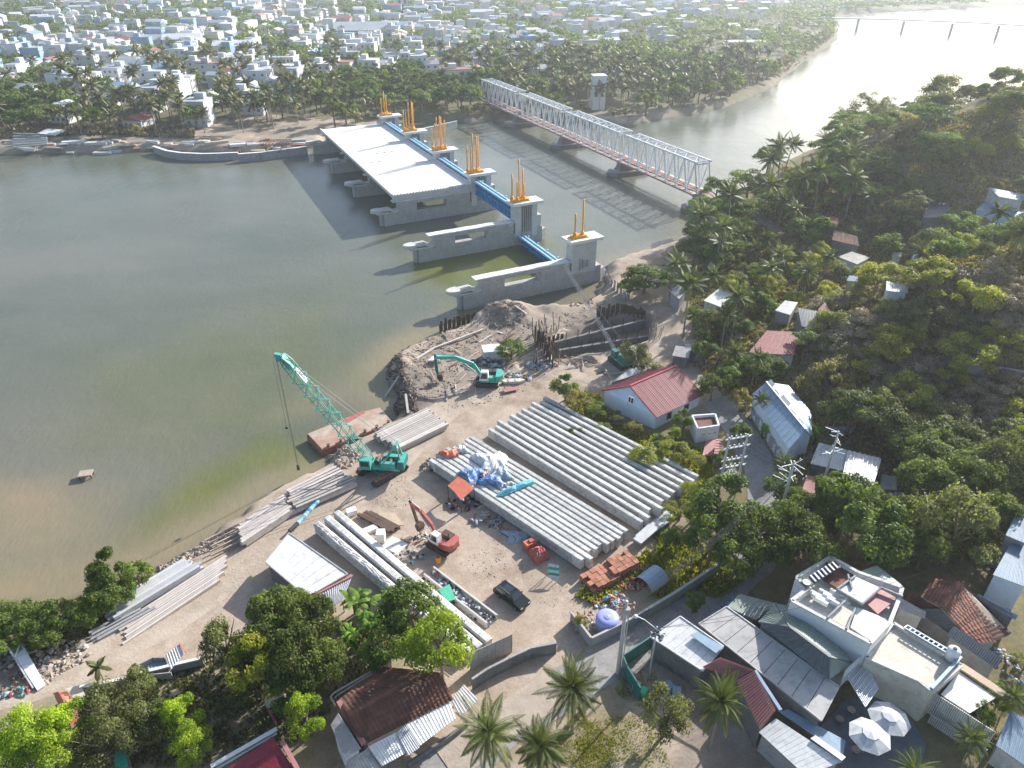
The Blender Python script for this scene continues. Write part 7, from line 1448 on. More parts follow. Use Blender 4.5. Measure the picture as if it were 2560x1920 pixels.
# ============================================================ VEGETATION
def leaf_mat(name, c1, c2, c3=None, tr=.42, rand=.22):
    m = bpy.data.materials.new(name); m.use_nodes = True; n = m.node_tree.nodes; L = m.node_tree.links; b = n['Principled BSDF']; out = n['Material Output']
    b.inputs['Roughness'].default_value = .6; b.inputs['Specular IOR Level'].default_value = .3
    a = n.new('ShaderNodeAttribute'); a.attribute_name = 'tone'
    cr = n.new('ShaderNodeValToRGB'); e = cr.color_ramp.elements; e[0].position = .1; e[1].position = .85; e[0].color = (*c1, 1); e[1].color = (*c2, 1)
    if c3: q = e.new(.97); q.color = (*c3, 1)
    L.new(a.outputs['Fac'], cr.inputs['Fac'])
    oi = n.new('ShaderNodeObjectInfo'); mr = n.new('ShaderNodeMapRange'); mr.inputs['To Min'].default_value = 1 - rand; mr.inputs['To Max'].default_value = 1 + rand
    L.new(oi.outputs['Random'], mr.inputs['Value']); hs = n.new('ShaderNodeHueSaturation'); L.new(mr.outputs[0], hs.inputs['Value']); L.new(cr.outputs['Color'], hs.inputs['Color'])
    L.new(hs.outputs['Color'], b.inputs['Base Color'])
    t = n.new('ShaderNodeBsdfTranslucent'); g = n.new('ShaderNodeMix'); g.data_type = 'RGBA'; g.blend_type = 'MULTIPLY'; g.inputs['Factor'].default_value = 1
    L.new(hs.outputs['Color'], g.inputs['A']); g.inputs['B'].default_value = (1.5, 1.5, .7, 1); L.new(g.outputs['Result'], t.inputs['Color'])
    mx = n.new('ShaderNodeMixShader'); mx.inputs[0].default_value = tr; L.new(b.outputs[0], mx.inputs[1]); L.new(t.outputs[0], mx.inputs[2]); L.new(mx.outputs[0], out.inputs['Surface'])
    return m
LM = dict(dark=leaf_mat('mango_leaves', (.04, .068, .018), (.18, .225, .05)), mid=leaf_mat('green_leaves', (.05, .095, .02), (.19, .26, .05)), lime=leaf_mat('lime_leaves', (.13, .22, .02), (.38, .48, .04), tr=.45),
          olive=leaf_mat('olive_leaves', (.065, .08, .032), (.23, .245, .10)), yellow=leaf_mat('yellow_green_leaves', (.14, .18, .022), (.38, .38, .05), (.40, .31, .07)), dry=leaf_mat('dry_twigs', (.16, .125, .08), (.36, .30, .20), tr=.15),
          palm=leaf_mat('palm_fronds', (.045, .07, .018), (.17, .205, .05), (.30, .24, .10), tr=.3), palmdry=leaf_mat('dusty_palm_fronds', (.085, .10, .045), (.26, .26, .13), (.34, .26, .16), tr=.25), banana=leaf_mat('banana_leaves', (.07, .16, .02), (.28, .44, .06), tr=.45), bush=leaf_mat('brown_green_bush', (.11, .10, .04), (.33, .29, .11), (.40, .27, .14)))
def quads(name, C, U, Vv, tone, m, extra=None):
    """leaf cards: centre, half vectors"""
    n = len(C); P = np.stack([C - U, C - Vv * .9, C + U, C + Vv], 1).reshape(-1, 3).astype(np.float32)
    me = bpy.data.meshes.new(name); me.vertices.add(4 * n); me.vertices.foreach_set('co', P.ravel()); me.loops.add(4 * n); me.loops.foreach_set('vertex_index', np.arange(4 * n, dtype=np.int32))
    me.polygons.add(n); me.polygons.foreach_set('loop_start', np.arange(n, dtype=np.int32) * 4); me.polygons.foreach_set('loop_total', np.full(n, 4, np.int32)); me.update(calc_edges=True)
    a = me.attributes.new('tone', 'FLOAT', 'FACE'); a.data.foreach_set('value', tone.astype(np.float32)); me.materials.append(LM[m]); return me
def crown_arrays(rad, hr, nclump, nleaf, lsize, seed, flat=.8, gap=.35, umbrella=False):
    r = np.random.default_rng(seed); C = []; N = []; T = []
    k = 0
    cen = []
    while len(cen) < nclump:
        d = r.normal(size=3); d /= np.linalg.norm(d)
        if d[2] < -.35: continue
        q = r.uniform(.45, .95) ** .6; p = d * q * np.array([rad, rad, hr]) * (1 - .25 * gap * r.random())
        if umbrella: p[2] = hr * (r.choice([.1, .45, .8]) + r.uniform(-.06, .06)); p[:2] *= (1.15 - .35 * p[2] / hr)
        cen.append(p)
    for c in cen:
        cr_ = rad * r.uniform(.22, .40); n = int(nleaf / nclump * r.uniform(.6, 1.4)); d = r.normal(size=(n, 3)); d /= np.linalg.norm(d, axis=1)[:, None]
        d[:, 2] = np.where(d[:, 2] < -.2, -d[:, 2] * .7, d[:, 2]); s = r.uniform(.55, 1.08, (n, 1)); p = c + d * s * cr_ * np.array([1, 1, .35 if umbrella else flat]); C.append(p); N.append(d)
        T.append(np.clip(r.uniform(.25, .75) + r.uniform(-.25, .25, n) + .15 * (s[:, 0] - .8), 0, 1))
    C = np.concatenate(C); N = np.concatenate(N); T = np.concatenate(T); n = len(C)
    nn = N + r.normal(size=(n, 3)) * .55 + np.array([0, 0, .35]); nn /= np.linalg.norm(nn, axis=1)[:, None]
    a = np.cross(nn, r.normal(size=(n, 3))); a /= np.linalg.norm(a, axis=1)[:, None]; b = np.cross(nn, a); s = lsize * r.uniform(.6, 1.35, (n, 1))
    return C, a * s, b * s * .55, T
def trunk_mb(h, r0, rad, seed, limbs=5):
    r = random.Random(seed); mb = MB(); P = [Vector((0, 0, -.4))]; 
    for i in range(4): P.append(Vector((r.uniform(-.12, .12) * h * .25 * (i + 1) / 2, r.uniform(-.12, .12) * h * .25 * (i + 1) / 2, h * (i + 1) / 4)))
    mb.path(P, [r0 * (1 - .13 * i) for i in range(5)], 7)
    for i in range(limbs):
        b = lerp(P[2], P[4], r.random()); an = i * 6.28 / limbs + r.uniform(-.4, .4); l = rad * r.uniform(.5, .8); m_ = b + Vector((math.cos(an) * l * .5, math.sin(an) * l * .5, l * .35)); e = b + Vector((math.cos(an) * l, math.sin(an) * l, l * r.uniform(.5, .9)))
        mb.path([b, m_, e], [r0 * .5, r0 * .33, r0 * .15], 5)
    return mb
PROTO = {}
def tree_proto(key, kind, rad, hr, hc, ncl, nl, ls, seed, **k):
    """crown radius rad, crown half height hr, crown centre height hc"""
    C, U, Vv, T = crown_arrays(rad, hr, ncl, nl, ls, seed, **k); C[:, 2] += hc
    cm = quads('crown', C, U, Vv, T, kind); tm = trunk_mb(hc, rad * .06 + .05, rad, seed)
    to = tm.build('trunk', 'bark', None); tme = to.data; bpy.data.objects.remove(to); PROTO[key] = (cm, tme, rad)
for s_ in range(3):
    tree_proto(f'dark{s_}', 'dark', 4, 3.0, 4.6, 30, 6800, .21, 10 + s_); tree_proto(f'mid{s_}', 'mid', 4, 3.2, 4.8, 24, 5600, .22, 20 + s_)
    tree_proto(f'bush{s_}', 'bush', 3, 1.9, 1.6, 18, 3200, .15, 60 + s_, gap=.6); tree_proto(f'olive{s_}', 'olive', 3.6, 2.4, 2.8, 20, 4600, .15, 30 + s_)
    tree_proto(f'dry{s_}', 'dry', 3.2, 2.0, 1.9, 20, 3000, .16, 90 + s_, gap=.8)
    tree_proto(f'umb{s_}', 'mid', 4.6, 2.4, 4.4, 26, 4800, .19, 70 + s_, umbrella=True)
for s_ in range(2):
    tree_proto(f'lime{s_}', 'lime', 4, 3.4, 4.4, 26, 6500, .18, 40 + s_, gap=.1); tree_proto(f'yellow{s_}', 'yellow', 3.6, 2.8, 3.6, 22, 4200, .18, 50 + s_)
    tree_proto(f'airy{s_}', 'olive', 5, 6.0, 9.5, 26, 3000, .22, 80 + s_, gap=.9)
# light versions for the far bank
for s_ in range(3):
    tree_proto(f'fdark{s_}', 'dark', 4.2, 3.2, 4.6, 14, 900, .42, 110 + s_); tree_proto(f'fmid{s_}', 'mid', 4.2, 3.0, 4.4, 14, 900, .42, 120 + s_); tree_proto(f'fbush{s_}', 'bush', 3.4, 2.0, 1.7, 10, 600, .36, 130 + s_)
def palm_arrays(nf, L, seed, nseg=11, lw=.07, llen=.95, droop=1.0):
    r = np.random.default_rng(seed); C = []; U = []; Vv = []; T = []; ribs = MB()
    for f in range(nf):
        az = f * 2.399 + r.uniform(-.2, .2); el = R(78 - 118 * (f / nf) ** .9 * droop + r.uniform(-14, 14)); l = L * r.uniform(.75, 1.1); p = np.zeros(3); ang = el; pts = [p.copy()]; tone = r.uniform(.2, .7) if f < nf * .85 else r.uniform(.7, 1)
        for s_ in range(nseg):
            d = np.array([math.cos(az) * math.cos(ang), math.sin(az) * math.cos(ang), math.sin(ang)]); p = p + d * l / nseg; ang -= R((26 + 44 * s_ / nseg) / nseg); pts.append(p.copy())
        side = np.array([-math.sin(az), math.cos(az), 0.0])
        for s_ in range(1, nseg + 1):
            for h_ in (0, .5):
                base = pts[s_ - 1] * (1 - h_) + pts[s_] * h_ if s_ < nseg + 1 else pts[s_]; fr_ = (s_ - 1 + h_) / nseg; d = (pts[s_] - pts[s_ - 1]); d /= np.linalg.norm(d) + 1e-9
                ll = llen * math.sin(math.pi * min(.96, .18 + fr_ * .80)) * r.uniform(.85, 1.1)
                for sg in (-1, 1):
                    q = side * sg * .80 + d * .45 + np.array([0, 0, -.38 - .2 * fr_]); q /= np.linalg.norm(q); C.append(base + q * ll * .5); U.append(q * ll * .5); w_ = np.cross(q, d); w_ /= np.linalg.norm(w_) + 1e-9; w2 = np.cross(w_, q) ; Vv.append(w2 * lw * 2.0); T.append(np.clip(tone + r.uniform(-.12, .12), 0, 1))
        ribs.path([Vector(q) for q in pts[::max(1, nseg // 4)]], [.05, .04, .03, .02, .015, .01, .01][:len(pts[::max(1, nseg // 4)])], 4)
    return np.array(C), np.array(U), np.array(Vv), np.array(T), ribs
def palm_proto(key, kind, h, nf, L, seed, lean=.8, tr=.17, **k):
    C, U, Vv, T, ribs = palm_arrays(nf, L, seed, **k); r = random.Random(seed); lx, ly = r.uniform(-lean, lean), r.uniform(-lean, lean)
    top = Vector((lx, ly, h)); C = C + np.array(top); cm = quads('fronds', C, U, Vv, T, kind)
    tb = MB(); P = [Vector((lx * (i / 6) ** 2, ly * (i / 6) ** 2, h * i / 6 - (.4 if i == 0 else 0))) for i in range(7)]; tb.path(P, [tr * 1.25, tr, tr * .9, tr * .85, tr * .8, tr * .8, tr * .95], 8)
    tb.lathe(top - Vector((0, 0, .35)), [(tr, 0), (tr * 1.6, .3), (tr, .6)], 8)
    o = tb.build('trunk', 'palmbark'); tme = o.data; bpy.data.objects.remove(o)
    rb = MB(); rb.v = [tuple(Vector(v) + top) for v in ribs.v]; rb.f = ribs.f; o = rb.build('ribs', LM[kind]); rme = o.data; bpy.data.objects.remove(o)
    PROTO[key] = (cm, tme, L, rme)
for s_ in range(3):
    palm_proto(f'palm{s_}', 'palm', 7.5 + s_, 31, 4.6, 5 + s_, nseg=20, lw=.024, llen=1.0, droop=1.0); palm_proto(f'tall{s_}', 'palm', 11 + s_, 20, 4.0, 15 + s_, nseg=14, lw=.04, droop=.9)
    palm_proto(f'fpalm{s_}', 'palmdry', 8 + 1.6 * s_, 17, 3.6, 25 + s_, nseg=6, lw=.13, llen=1.1)
palm_proto('young', 'palm', 2.6, 9, 1.7, 44, .2, .09, nseg=9, lw=.05, llen=.55)
# banana / broad leaf clump
def banana_proto(key, seed, n=26, L=2.6):
    r = np.random.default_rng(seed); vs = []; fs = []; tone = []
    for i in range(n):
        c = np.array([r.uniform(-.9, .9), r.uniform(-.9, .9), r.uniform(1.0, 2.6)]); az = r.uniform(0, 6.28); el = R(r.uniform(15, 75)); l = L * r.uniform(.6, 1.1); w_ = .26 * l / 2; sd_ = np.array([-math.sin(az), math.cos(az), 0]); p = c.copy(); k0 = len(vs); K = 6
        for k in range(K + 1):
            ww = w_ * math.sin(math.pi * min(.97, .06 + k / K * .92)); vs += [p - sd_ * ww - [0, 0, .12 * ww], p, p + sd_ * ww - [0, 0, .12 * ww]]; p = p + np.array([math.cos(az) * math.cos(el), math.sin(az) * math.cos(el), math.sin(el)]) * l / K; el -= R(16)
        for k in range(K): a = k0 + 3 * k; fs += [(a, a + 1, a + 4, a + 3), (a + 1, a + 2, a + 5, a + 4)]; tone += [r.uniform(.1, .9)] * 2
    me = bpy.data.meshes.new('leaves'); me.from_pydata([tuple(v) for v in vs], [], fs); a = me.attributes.new('tone', 'FLOAT', 'FACE'); a.data.foreach_set('value', np.array(tone, np.float32)); me.materials.append(LM['banana'])
    tb = MB()
    for i in range(5): x, y = r.uniform(-.7, .7), r.uniform(-.7, .7); tb.tube((x, y, -.3), (x * 1.1, y * 1.1, r.uniform(1.5, 2.4)), .16, .1, 7)
    o = tb.build('stem', LM['banana']); tme = o.data; bpy.data.objects.remove(o); PROTO[key] = (me, tme, 2.4)
banana_proto('banana0', 3); banana_proto('banana1', 8, 30)
def plant(key, name, label, loc, s=1.0, rz=None, group=None, sz=None, cat='tree', single=False):
    pr = PROTO[key]; rz = rng2.uniform(0, 6.28) if rz is None else rz
    t = thing(name, label, cat, loc, rz, group); t.scale = (s, s, sz or s)
    link_mesh('trunk' if 'banana' not in key else 'stem', pr[1], t); link_mesh({'palm': 'fronds'}.get(name, 'crown'), pr[0], t) if len(pr) == 3 else (link_mesh('fronds', pr[0], t), link_mesh('frond_ribs', pr[3], t))
    return t
def tree_px(key, name, label, fr, x, y, rpx, h, group=None, cat='tree', sz=1.0):
    """crown centre seen at x,y with a radius of rpx display pixels; h = real crown centre height"""
    X, Y = px(fr, x, y); z = 3.0
    if 'palm' in key or 'tall' in key or key == 'young': rpx *= 1.28
    for _ in range(5):
        p = at(X, Y, z + h); z = hz(p.x, p.y)
    d = proj((p.x, p.y, p.z))[2]; rw = rpx * d / FPX; pr = PROTO[key]; s = rw / pr[2]
    base_hc = dict(dark=4.6, mid=4.8, bush=1.6, olive=2.8, dry=1.9, umb=4.4, lime=4.4, yellow=3.6, airy=9.5, banana=2.2).get(key.rstrip('0123456789'), None)
    if base_hc is None: base_hc = {'palm0': 7.5, 'palm1': 8.5, 'palm2': 9.5, 'tall0': 11, 'tall1': 12, 'tall2': 13, 'young': 2.6}[key]
    return plant(key, name, label, (p.x, p.y, z), s, None, group, h / base_hc * sz, cat)
BTN = 'broadleaf_tree'
near = [('dark0', 590, 1335, 58, 5.2, 'dark mango tree next to the left eave of the white site hut'), ('dark1', 665, 1350, 58, 5.5, 'dark mango tree under the lean-to of the white site hut'), ('dark2', 565, 1405, 55, 4.6, 'dark leafy tree at the left edge of the mango clump'),
        ('dark0', 640, 1425, 62, 5.6, 'tallest dark tree in the middle of the mango clump'), ('dark1', 700, 1440, 48, 4.6, 'dark tree at the right edge of the mango clump'), ('mid0', 630, 1500, 45, 3.6, 'mid green tree at the lower end of the mango clump'),
        ('olive0', 485, 1400, 52, 4.0, 'dull green tree left of the orange tinged tree'), ('yellow0', 548, 1450, 60, 4.6, 'yellow green tree with orange tinged leaves left of the mango clump'), ('lime1', 662, 1545, 44, 3.4, 'small pale lime tree left of the brown tiled roof'),
        ('lime0', 950, 1405, 74, 5.6, 'bright yellow green round tree behind the grey hoarding'), ('mid1', 890, 1320, 66, 4.8, 'fine leaved green tree behind the bright yellow green tree'), ('mid2', 830, 1400, 50, 3.6, 'shaded green tree between the bananas and the bright tree'),
        ('lime0', 70, 1590, 62, 4.0, 'large leaved bright green tree in the bottom left corner'), ('lime1', 150, 1570, 52, 3.6, 'bright green tree right of the corner tree'), ('lime1', 120, 1650, 60, 3.6, 'bright green tree cut by the bottom edge at left'), ('lime0', 10, 1650, 50, 3.4, 'bright green tree cut by the left edge'),
        ('olive0', 235, 1530, 60, 3.2, 'olive grey shrub tree behind the coral shed'), ('olive1', 300, 1500, 50, 3.0, 'olive shrub tree along the compound wall'), ('olive2', 220, 1610, 58, 3.2, 'olive shrub tree right of the bright corner trees'), ('olive1', 290, 1580, 55, 3.0, 'olive shrub tree in the middle of the left garden'), ('dark2', 340, 1560, 42, 3.0, 'dark shrub tree right of the olive garden trees'),
        ('lime1', 395, 1550, 40, 3.4, 'upright fresh green tree right of the olive garden'), ('lime0', 415, 1615, 42, 3.2, 'fresh green tree near the crimson roof'), ('mid0', 300, 1465, 26, 2.4, 'small green tree by the compound wall'),
        ('mid0', 236, 1235, 40, 4.6, 'tallest mangrove on the left river bank'), ('mid1', 222, 1290, 42, 3.2, 'mangrove below the tallest mangrove'), ('mid2', 295, 1245, 34, 2.8, 'mangrove beside the grey piles'), ('mid0', 130, 1330, 42, 2.8, 'mangrove bush in the middle of the left bank'), ('mid1', 70, 1345, 42, 2.6, 'mangrove bush left of the middle one'), ('mid2', 15, 1330, 46, 2.6, 'mangrove bush at the left edge of the picture'), ('mid1', 185, 1330, 32, 2.4, 'low mangrove bush by the pile ends'), ('mid0', 20, 1385, 36, 2.2, 'lower mangrove bush at the left edge'), ('mid2', 100, 1375, 36, 2.2, 'shaded mangrove bush above the ramp'), ('mid1', 265, 1285, 26, 2.0, 'small mangrove at the grey pile ends'),
        ('mid0', 1575, 1095, 78, 5.6, 'mango tree just below the transformer poles'), ('dark0', 1630, 1160, 62, 5.2, 'mango tree leaning over the bend of the lane'), ('mid1', 1540, 1165, 58, 4.6, 'mango tree beside the red scrap'), ('dark1', 1590, 1205, 56, 4.6, 'mango tree above the lane wall end'),
        ('dark2', 1715, 1150, 52, 5.0, 'dark tree between the lane and the big mango'), ('dark0', 1740, 1195, 66, 5.4, 'dark round tree above the roof of the villa'), ('mid2', 1830, 1085, 70, 5.8, 'upper part of the big mango group by the ribbed shed'), ('mid0', 1875, 1145, 80, 6.0, 'largest mango tree above the villa'), ('mid1', 1910, 1195, 42, 4.4, 'mango tree at the right end of the big mango group'), ('dark2', 1800, 1120, 50, 4.4, 'shaded mango tree left of the largest mango'),
        ('olive0', 2065, 1150, 88, 5.6, 'huge dusty olive tree behind the clay tile house'), ('dark1', 2000, 1040, 55, 5.0, 'dark tree left of the huge dusty tree'), ('dark0', 2090, 1040, 60, 5.0, 'dark tree above the huge dusty tree'), ('olive2', 2170, 1010, 62, 5.2, 'dusty tree at the right edge above the blue roofs'), ('dark2', 1945, 1115, 42, 4.2, 'dark tree right of the largest mango'), ('dark1', 2150, 1110, 50, 4.4, 'dark tree close to the right edge blue roof'), ('dark1', 2000, 1180, 45, 3.6, 'dark undergrowth tree below the huge dusty tree'),
        ('olive1', 1440, 1545, 56, 3.4, 'pale dusty bush tree in front of the fenced yard'), ('mid1', 2118, 1548, 26, 2.6, 'small green tree in front of the bright white roof'), ('mid2', 1500, 1300, 22, 2.0, 'small green tree in the shade of the lane wall'), ('yellow1', 1255, 1345, 14, 1.2, 'little yellow green shrub beside the round tank'),
        ('mid0', 1222, 835, 32, 2.8, 'round green bush at the upper corner of the rear girders'), ('bush1', 1250, 870, 30, 1.8, 'scrubby bush behind the rear girders'), ('mid2', 1285, 885, 26, 1.8, 'green bush at the corner of the white gabled house'), ('mid1', 1105, 755, 34, 2.2, 'dark bush beside the white concrete block house'), ('olive1', 1370, 770, 34, 3.0, 'rounded tree left above the red gabled roof'), ('olive2', 1405, 800, 26, 2.4, 'small tree touching the red gabled roof'), ('mid0', 1525, 760, 30, 2.8, 'tree right of the red gabled roof'), ('mid1', 1395, 600, 46, 3.6, 'green tree at the end of the mud bank'), ('mid2', 1360, 620, 26, 2.6, 'small green tree left of the tree at the mud bank'), ('lime1', 1460, 935, 18, 1.4, 'bright little bush below the gable wall'), ('yellow1', 1400, 985, 36, 1.8, 'thin branched shrub spreading over the rear girders'), ('mid0', 1242, 935, 20, 1.2, 'small shrub growing through the rear girders'),
        ('mid0', 1752, 498, 48, 5.4, 'bright round green tree on the slope by the red lean-to'), ('bush0', 1935, 905, 70, 3.0, 'dark scrub tree on the shaded hillside'), ('yellow0', 1850, 800, 50, 2.8, 'yellow green shrub glowing on the hillside edge'), ('bush2', 1790, 830, 60, 3.0, 'dark scrub left of the glowing shrub'), ('mid1', 1640, 790, 40, 3.0, 'green tree below the plain crimson roof'), ('mid2', 1760, 735, 46, 2.6, 'green shrub right of the plain crimson roof'), ('yellow1', 1790, 700, 40, 2.6, 'yellow green shrub above the crimson roof'), ('yellow0', 2010, 590, 60, 4.6, 'yellow topped round tree beside the white walled house'),
        ('airy0', 2110, 225, 60, 11.0, 'very tall sparse tree rising against the bright river'), ('airy1', 1905, 250, 32, 9.0, 'sparse rounded tree standing alone against the river'), ('airy1', 2180, 230, 50, 9.0, 'sparse tree at the right edge against the bright water'), ('airy0', 2010, 300, 40, 6.0, 'broad sparse tree left of the tallest one'), ('olive0', 2000, 330, 46, 6.0, 'dusty tree on the crest before the river'),
        ('mid1', 1450, 1160, 22, 1.6, 'fresh green shrub by the grey slabs'), ('yellow0', 1470, 1105, 34, 1.6, 'yellow green shrub beside the rear girder ends'), ('yellow1', 1500, 1060, 26, 1.4, 'yellow green shrub under the transformer poles'), ('yellow0', 1455, 975, 34, 1.8, 'yellow green shrub between the girders and flat house'), ('yellow1', 1490, 995, 28, 1.6, 'orange tinged shrub near the flat roofed house'), ('mid0', 1430, 955, 24, 1.4, 'small shrub at the foot of the white gable'), ('lime0', 1505, 1120, 24, 1.4, 'bright shrub at the lower girder corner')]
CROWNP = []
for key, x, y, rp, h, lb in near:
    o = tree_px(key, ('mangrove_tree' if 'mangrove' in lb else 'mango_tree' if 'mango' in lb or key[:4] == 'dark' else BTN) if h > 2.2 else 'shrub', lb, 'D', x, y, rp, h, cat='tree' if h > 2.2 else 'shrub'); CROWNP.append((o.location.x, o.location.y, PROTO[key][2] * o.scale[0] * .8))
for x, y, h, lb in ((560, 1300, 0, ''),): pass
for i, (k_, x, y, rp, h) in enumerate((('umb0', 1500, 545, 40, 4), ('mid1', 1545, 560, 36, 4), ('umb2', 1590, 500, 44, 5), ('mid0', 1450, 610, 30, 3.4), ('olive0', 1560, 455, 36, 4), ('umb1', 1625, 455, 44, 5), ('mid2', 1680, 430, 44, 5), ('umb0', 1740, 400, 46, 5), ('olive1', 1500, 500, 26, 3))):
    tree_px(k_, BTN, f'leafy tree crowding the bank by the truss bridge end, {OR2[i]} from the mud bank', 'D', x, y, rp, h)
for i, (k_, x, y, rp, h) in enumerate((('mid0', 1480, 905, 26, 2), ('olive1', 1330, 905, 22, 1.3), ('mid2', 1300, 925, 20, 1.2), ('dark0', 1540, 835, 30, 3), ('mid1', 1575, 815, 28, 3), ('bush1', 1600, 870, 26, 2), ('olive2', 1530, 700, 34, 3), ('mid0', 1560, 990, 20, 1.6), ('dark1', 1600, 935, 22, 2.4), ('bush0', 1370, 925, 20, 1.1))):
    tree_px(k_, 'shrub', f'shrub growing around the red roofed white house, {OR2[i]} counted from its front corner', 'D', x, y, rp, h, cat='shrub')
for i, (x, y, rp, lb) in enumerate(((775, 1300, 50, 'banana clump at the lean-to of the site hut'), (810, 1345, 42, 'banana clump in front of the girder trio'), (760, 1370, 34, 'banana clump above the dark mango clump'), (845, 1290, 30, 'banana clump touching the girder trio'), (1665, 660, 26, 'banana clump on the slope above the crimson roof'), (1760, 930, 20, 'banana clump right of the warehouse'), (1655, 925, 18, 'banana clump at the warehouse fence'))):
    tree_px(f'banana{i % 2}', 'banana_plant', 'broad leaved ' + lb, 'D', x, y, rp, 2.2, cat='banana')
for key, x, y, rp, h, lb in (('palm0', 1243, 1480, 66, 7.5, 'coconut palm standing alone beside the curved wall'), ('palm1', 1042, 1580, 66, 8.2, 'coconut palm left of the bottom pair'), ('palm2', 1165, 1600, 62, 8.0, 'coconut palm right of the bottom pair'), ('palm0', 1558, 1520, 56, 7.4, 'coconut palm hanging over the faded red ribbed roof'), ('palm1', 1965, 1668, 44, 5.0, 'coconut palm below the striped parasols'), ('palm2', 2110, 1600, 40, 4.6, 'palm fronds beside the blue corner roof'),
                         ('young', 210, 1440, 24, 2.8, 'little young palm on the sand beside the compound wall'), ('tall0', 1457, 565, 36, 10, 'tall palm at the mouth of the mud bank'), ('tall1', 1492, 610, 38, 12, 'tallest palm with a long bare trunk right of the pit'), ('tall2', 1597, 640, 30, 11, 'slim tall palm beside the slope path'), ('tall0', 1520, 500, 36, 8, 'dusty palm on the river bank below the truss'), ('tall1', 1555, 520, 30, 8, 'dusty palm right of the river bank palm'), ('palm0', 1815, 405, 42, 6, 'backlit palm with upright fronds on the wooded slope'), ('palm1', 1760, 400, 30, 6, 'smaller palm left of the backlit palm'), ('palm2', 1880, 440, 30, 6, 'palm at the edge of the shaded valley'), ('tall2', 1660, 575, 30, 8, 'palm in the middle of the slope houses'), ('palm0', 1590, 760, 26, 5, 'palm beside the dirt path bend'), ('palm1', 1700, 1000, 26, 4, 'small palm by the wiry pole'), ('tall0', 1650, 860, 20, 5, 'thin palm in front of the warehouse'), ('palm0', 1635, 1190, 26, 3.4, 'small palm at the end of the lane wall'), ('palm2', 2190, 1500, 34, 4, 'palm at the right edge above the blue corner roof')):
    tree_px(key, 'palm', lb, 'D', x, y, rp, h)
# scattered wood on the slopes (random, kept clear of the houses)
blocked = []
for o in list(col.objects):
    if o.parent is None and o.get('category') in ('house', 'shed', 'warehouse', 'hall', 'annex', 'hut', 'crane', 'pile', 'canopy'):
        for ch in kids(o):
            if ch.type == 'MESH' and ch.name.startswith(('roof_sheet', 'tile_course', 'roof_slab')) and len(ch.data.vertices):
                v = ch.data.vertices; c = sum((q.co for q in v), Vector()) / len(v); rr = max((q.co - c).length for q in v); blocked.append((c.x + o.location.x, c.y + o.location.y, min(rr, 3.5) + .6, *proj(c + o.location)))
BLK = np.array(blocked)
def scatter(poly_px, n, rmin, zz=6, seed=1, avoid=None, sep=.8):
    r = np.random.default_rng(seed); P = np.array([tuple(hit(*q)[:2]) if max(q) > 330 or zz == 6 and avoid is None and q[0] > 400 else q for q in poly_px]) if not isinstance(poly_px, tuple) else np.array(poly_px); lo, hi = P.min(0), P.max(0); out = []; poly = [tuple(p) for p in P]
    c = r.uniform(lo, hi, (n * 30, 2)); c = c[(sdf(poly, c[:, 0], c[:, 1]) > 0) & (sdf(near_poly, c[:, 0], c[:, 1]) > 2)]
    for x, y in c:
        if len(out) >= n: break
        if (np.hypot(BLK[:, 0] - x, BLK[:, 1] - y) < BLK[:, 2] + rmin * .35).any(): continue
        u_, v_, w_ = proj((x, y, hz(x, y) + 3.5)); near_ = (BLK[:, 5] > w_) & (np.hypot(BLK[:, 3] - u_, BLK[:, 4] - v_) < rmin * .75 * FPX / w_ + 5)
        if near_.any() and r.random() < .85: continue
        if any(math.hypot(x - a, y - b) < rmin * sep * 1.3 for a, b in out): continue
        out.append((x, y))
    return out
def wood(poly_px, n, kinds, smin, smax, label, group, name=BTN, seed=1, cat='tree', sep=.8, rm=3.2):
    r = random.Random(seed)
    for x, y in scatter(poly_px, n, rm, seed=seed, sep=sep):
        k = r.choice(kinds); nm = 'palm' if PROTO[k][0].name.startswith('fronds') else name
        desc = dict(dark='dark green', mid='mid green', umb='layered light green', bush='brown green', dry='leafless twiggy', olive='dusty olive', yellow='yellow green', lime='lime', tall='palm', palm='palm', airy='sparse').get(k.rstrip('0123456789'))
        lb = (label.replace('#', desc + ' tree' if cat == 'tree' and desc != 'palm' else (desc + ' shrub' if desc != 'palm' else 'coconut palm')))
        sz_ = r.uniform(smin, smax); f_ = (sz_ - smin) / (smax - smin); X_, Y_, _ = proj((x, y, hz(x, y))); ys = sorted(py for _, py in poly_px) if not isinstance(poly_px, tuple) else [170, 300]; wd = ('small ' if f_ < .33 else 'large ' if f_ > .67 else '') ; ps = (', upper part' if Y_ < ys[0] * .6 + ys[-1] * .4 else ', lower part')
        lb = wd + lb + ps
        plant(k, nm, lb, (x, y, hz(x, y)), sz_, None, wd + group + ', ' + desc + ps, None, cat if nm != 'palm' else 'tree')
wood([(1500, 490), (1620, 420), (1720, 370), (1800, 340), (1880, 400), (1850, 470), (1700, 540), (1560, 600), (1480, 570)], 42, ['umb0', 'yellow0', 'umb2', 'mid0', 'olive1', 'tall0', 'olive0', 'palm1', 'bush1'], .8, 1.35, '# in the wood beside the truss bridge end', 'wood by the bridge end', seed=2)
wood([(1720, 390), (1790, 330), (1880, 270), (1990, 260), (2212, 250), (2300, 420), (1900, 420)], 64, ['mid0', 'dark1', 'bush2', 'umb0', 'umb1', 'olive1', 'olive0', 'yellow1', 'bush0'], .8, 1.5, '# in the dense wood on the far hill', 'wood on the far hill', seed=3)
wood([(1850, 400), (2300, 400), (2300, 560), (1980, 560), (1850, 500)], 34, ['dark0', 'dark1', 'umb2', 'olive1', 'bush0'], .75, 1.1, '# in the shaded valley between the hills', 'wood in the shaded valley', seed=4)
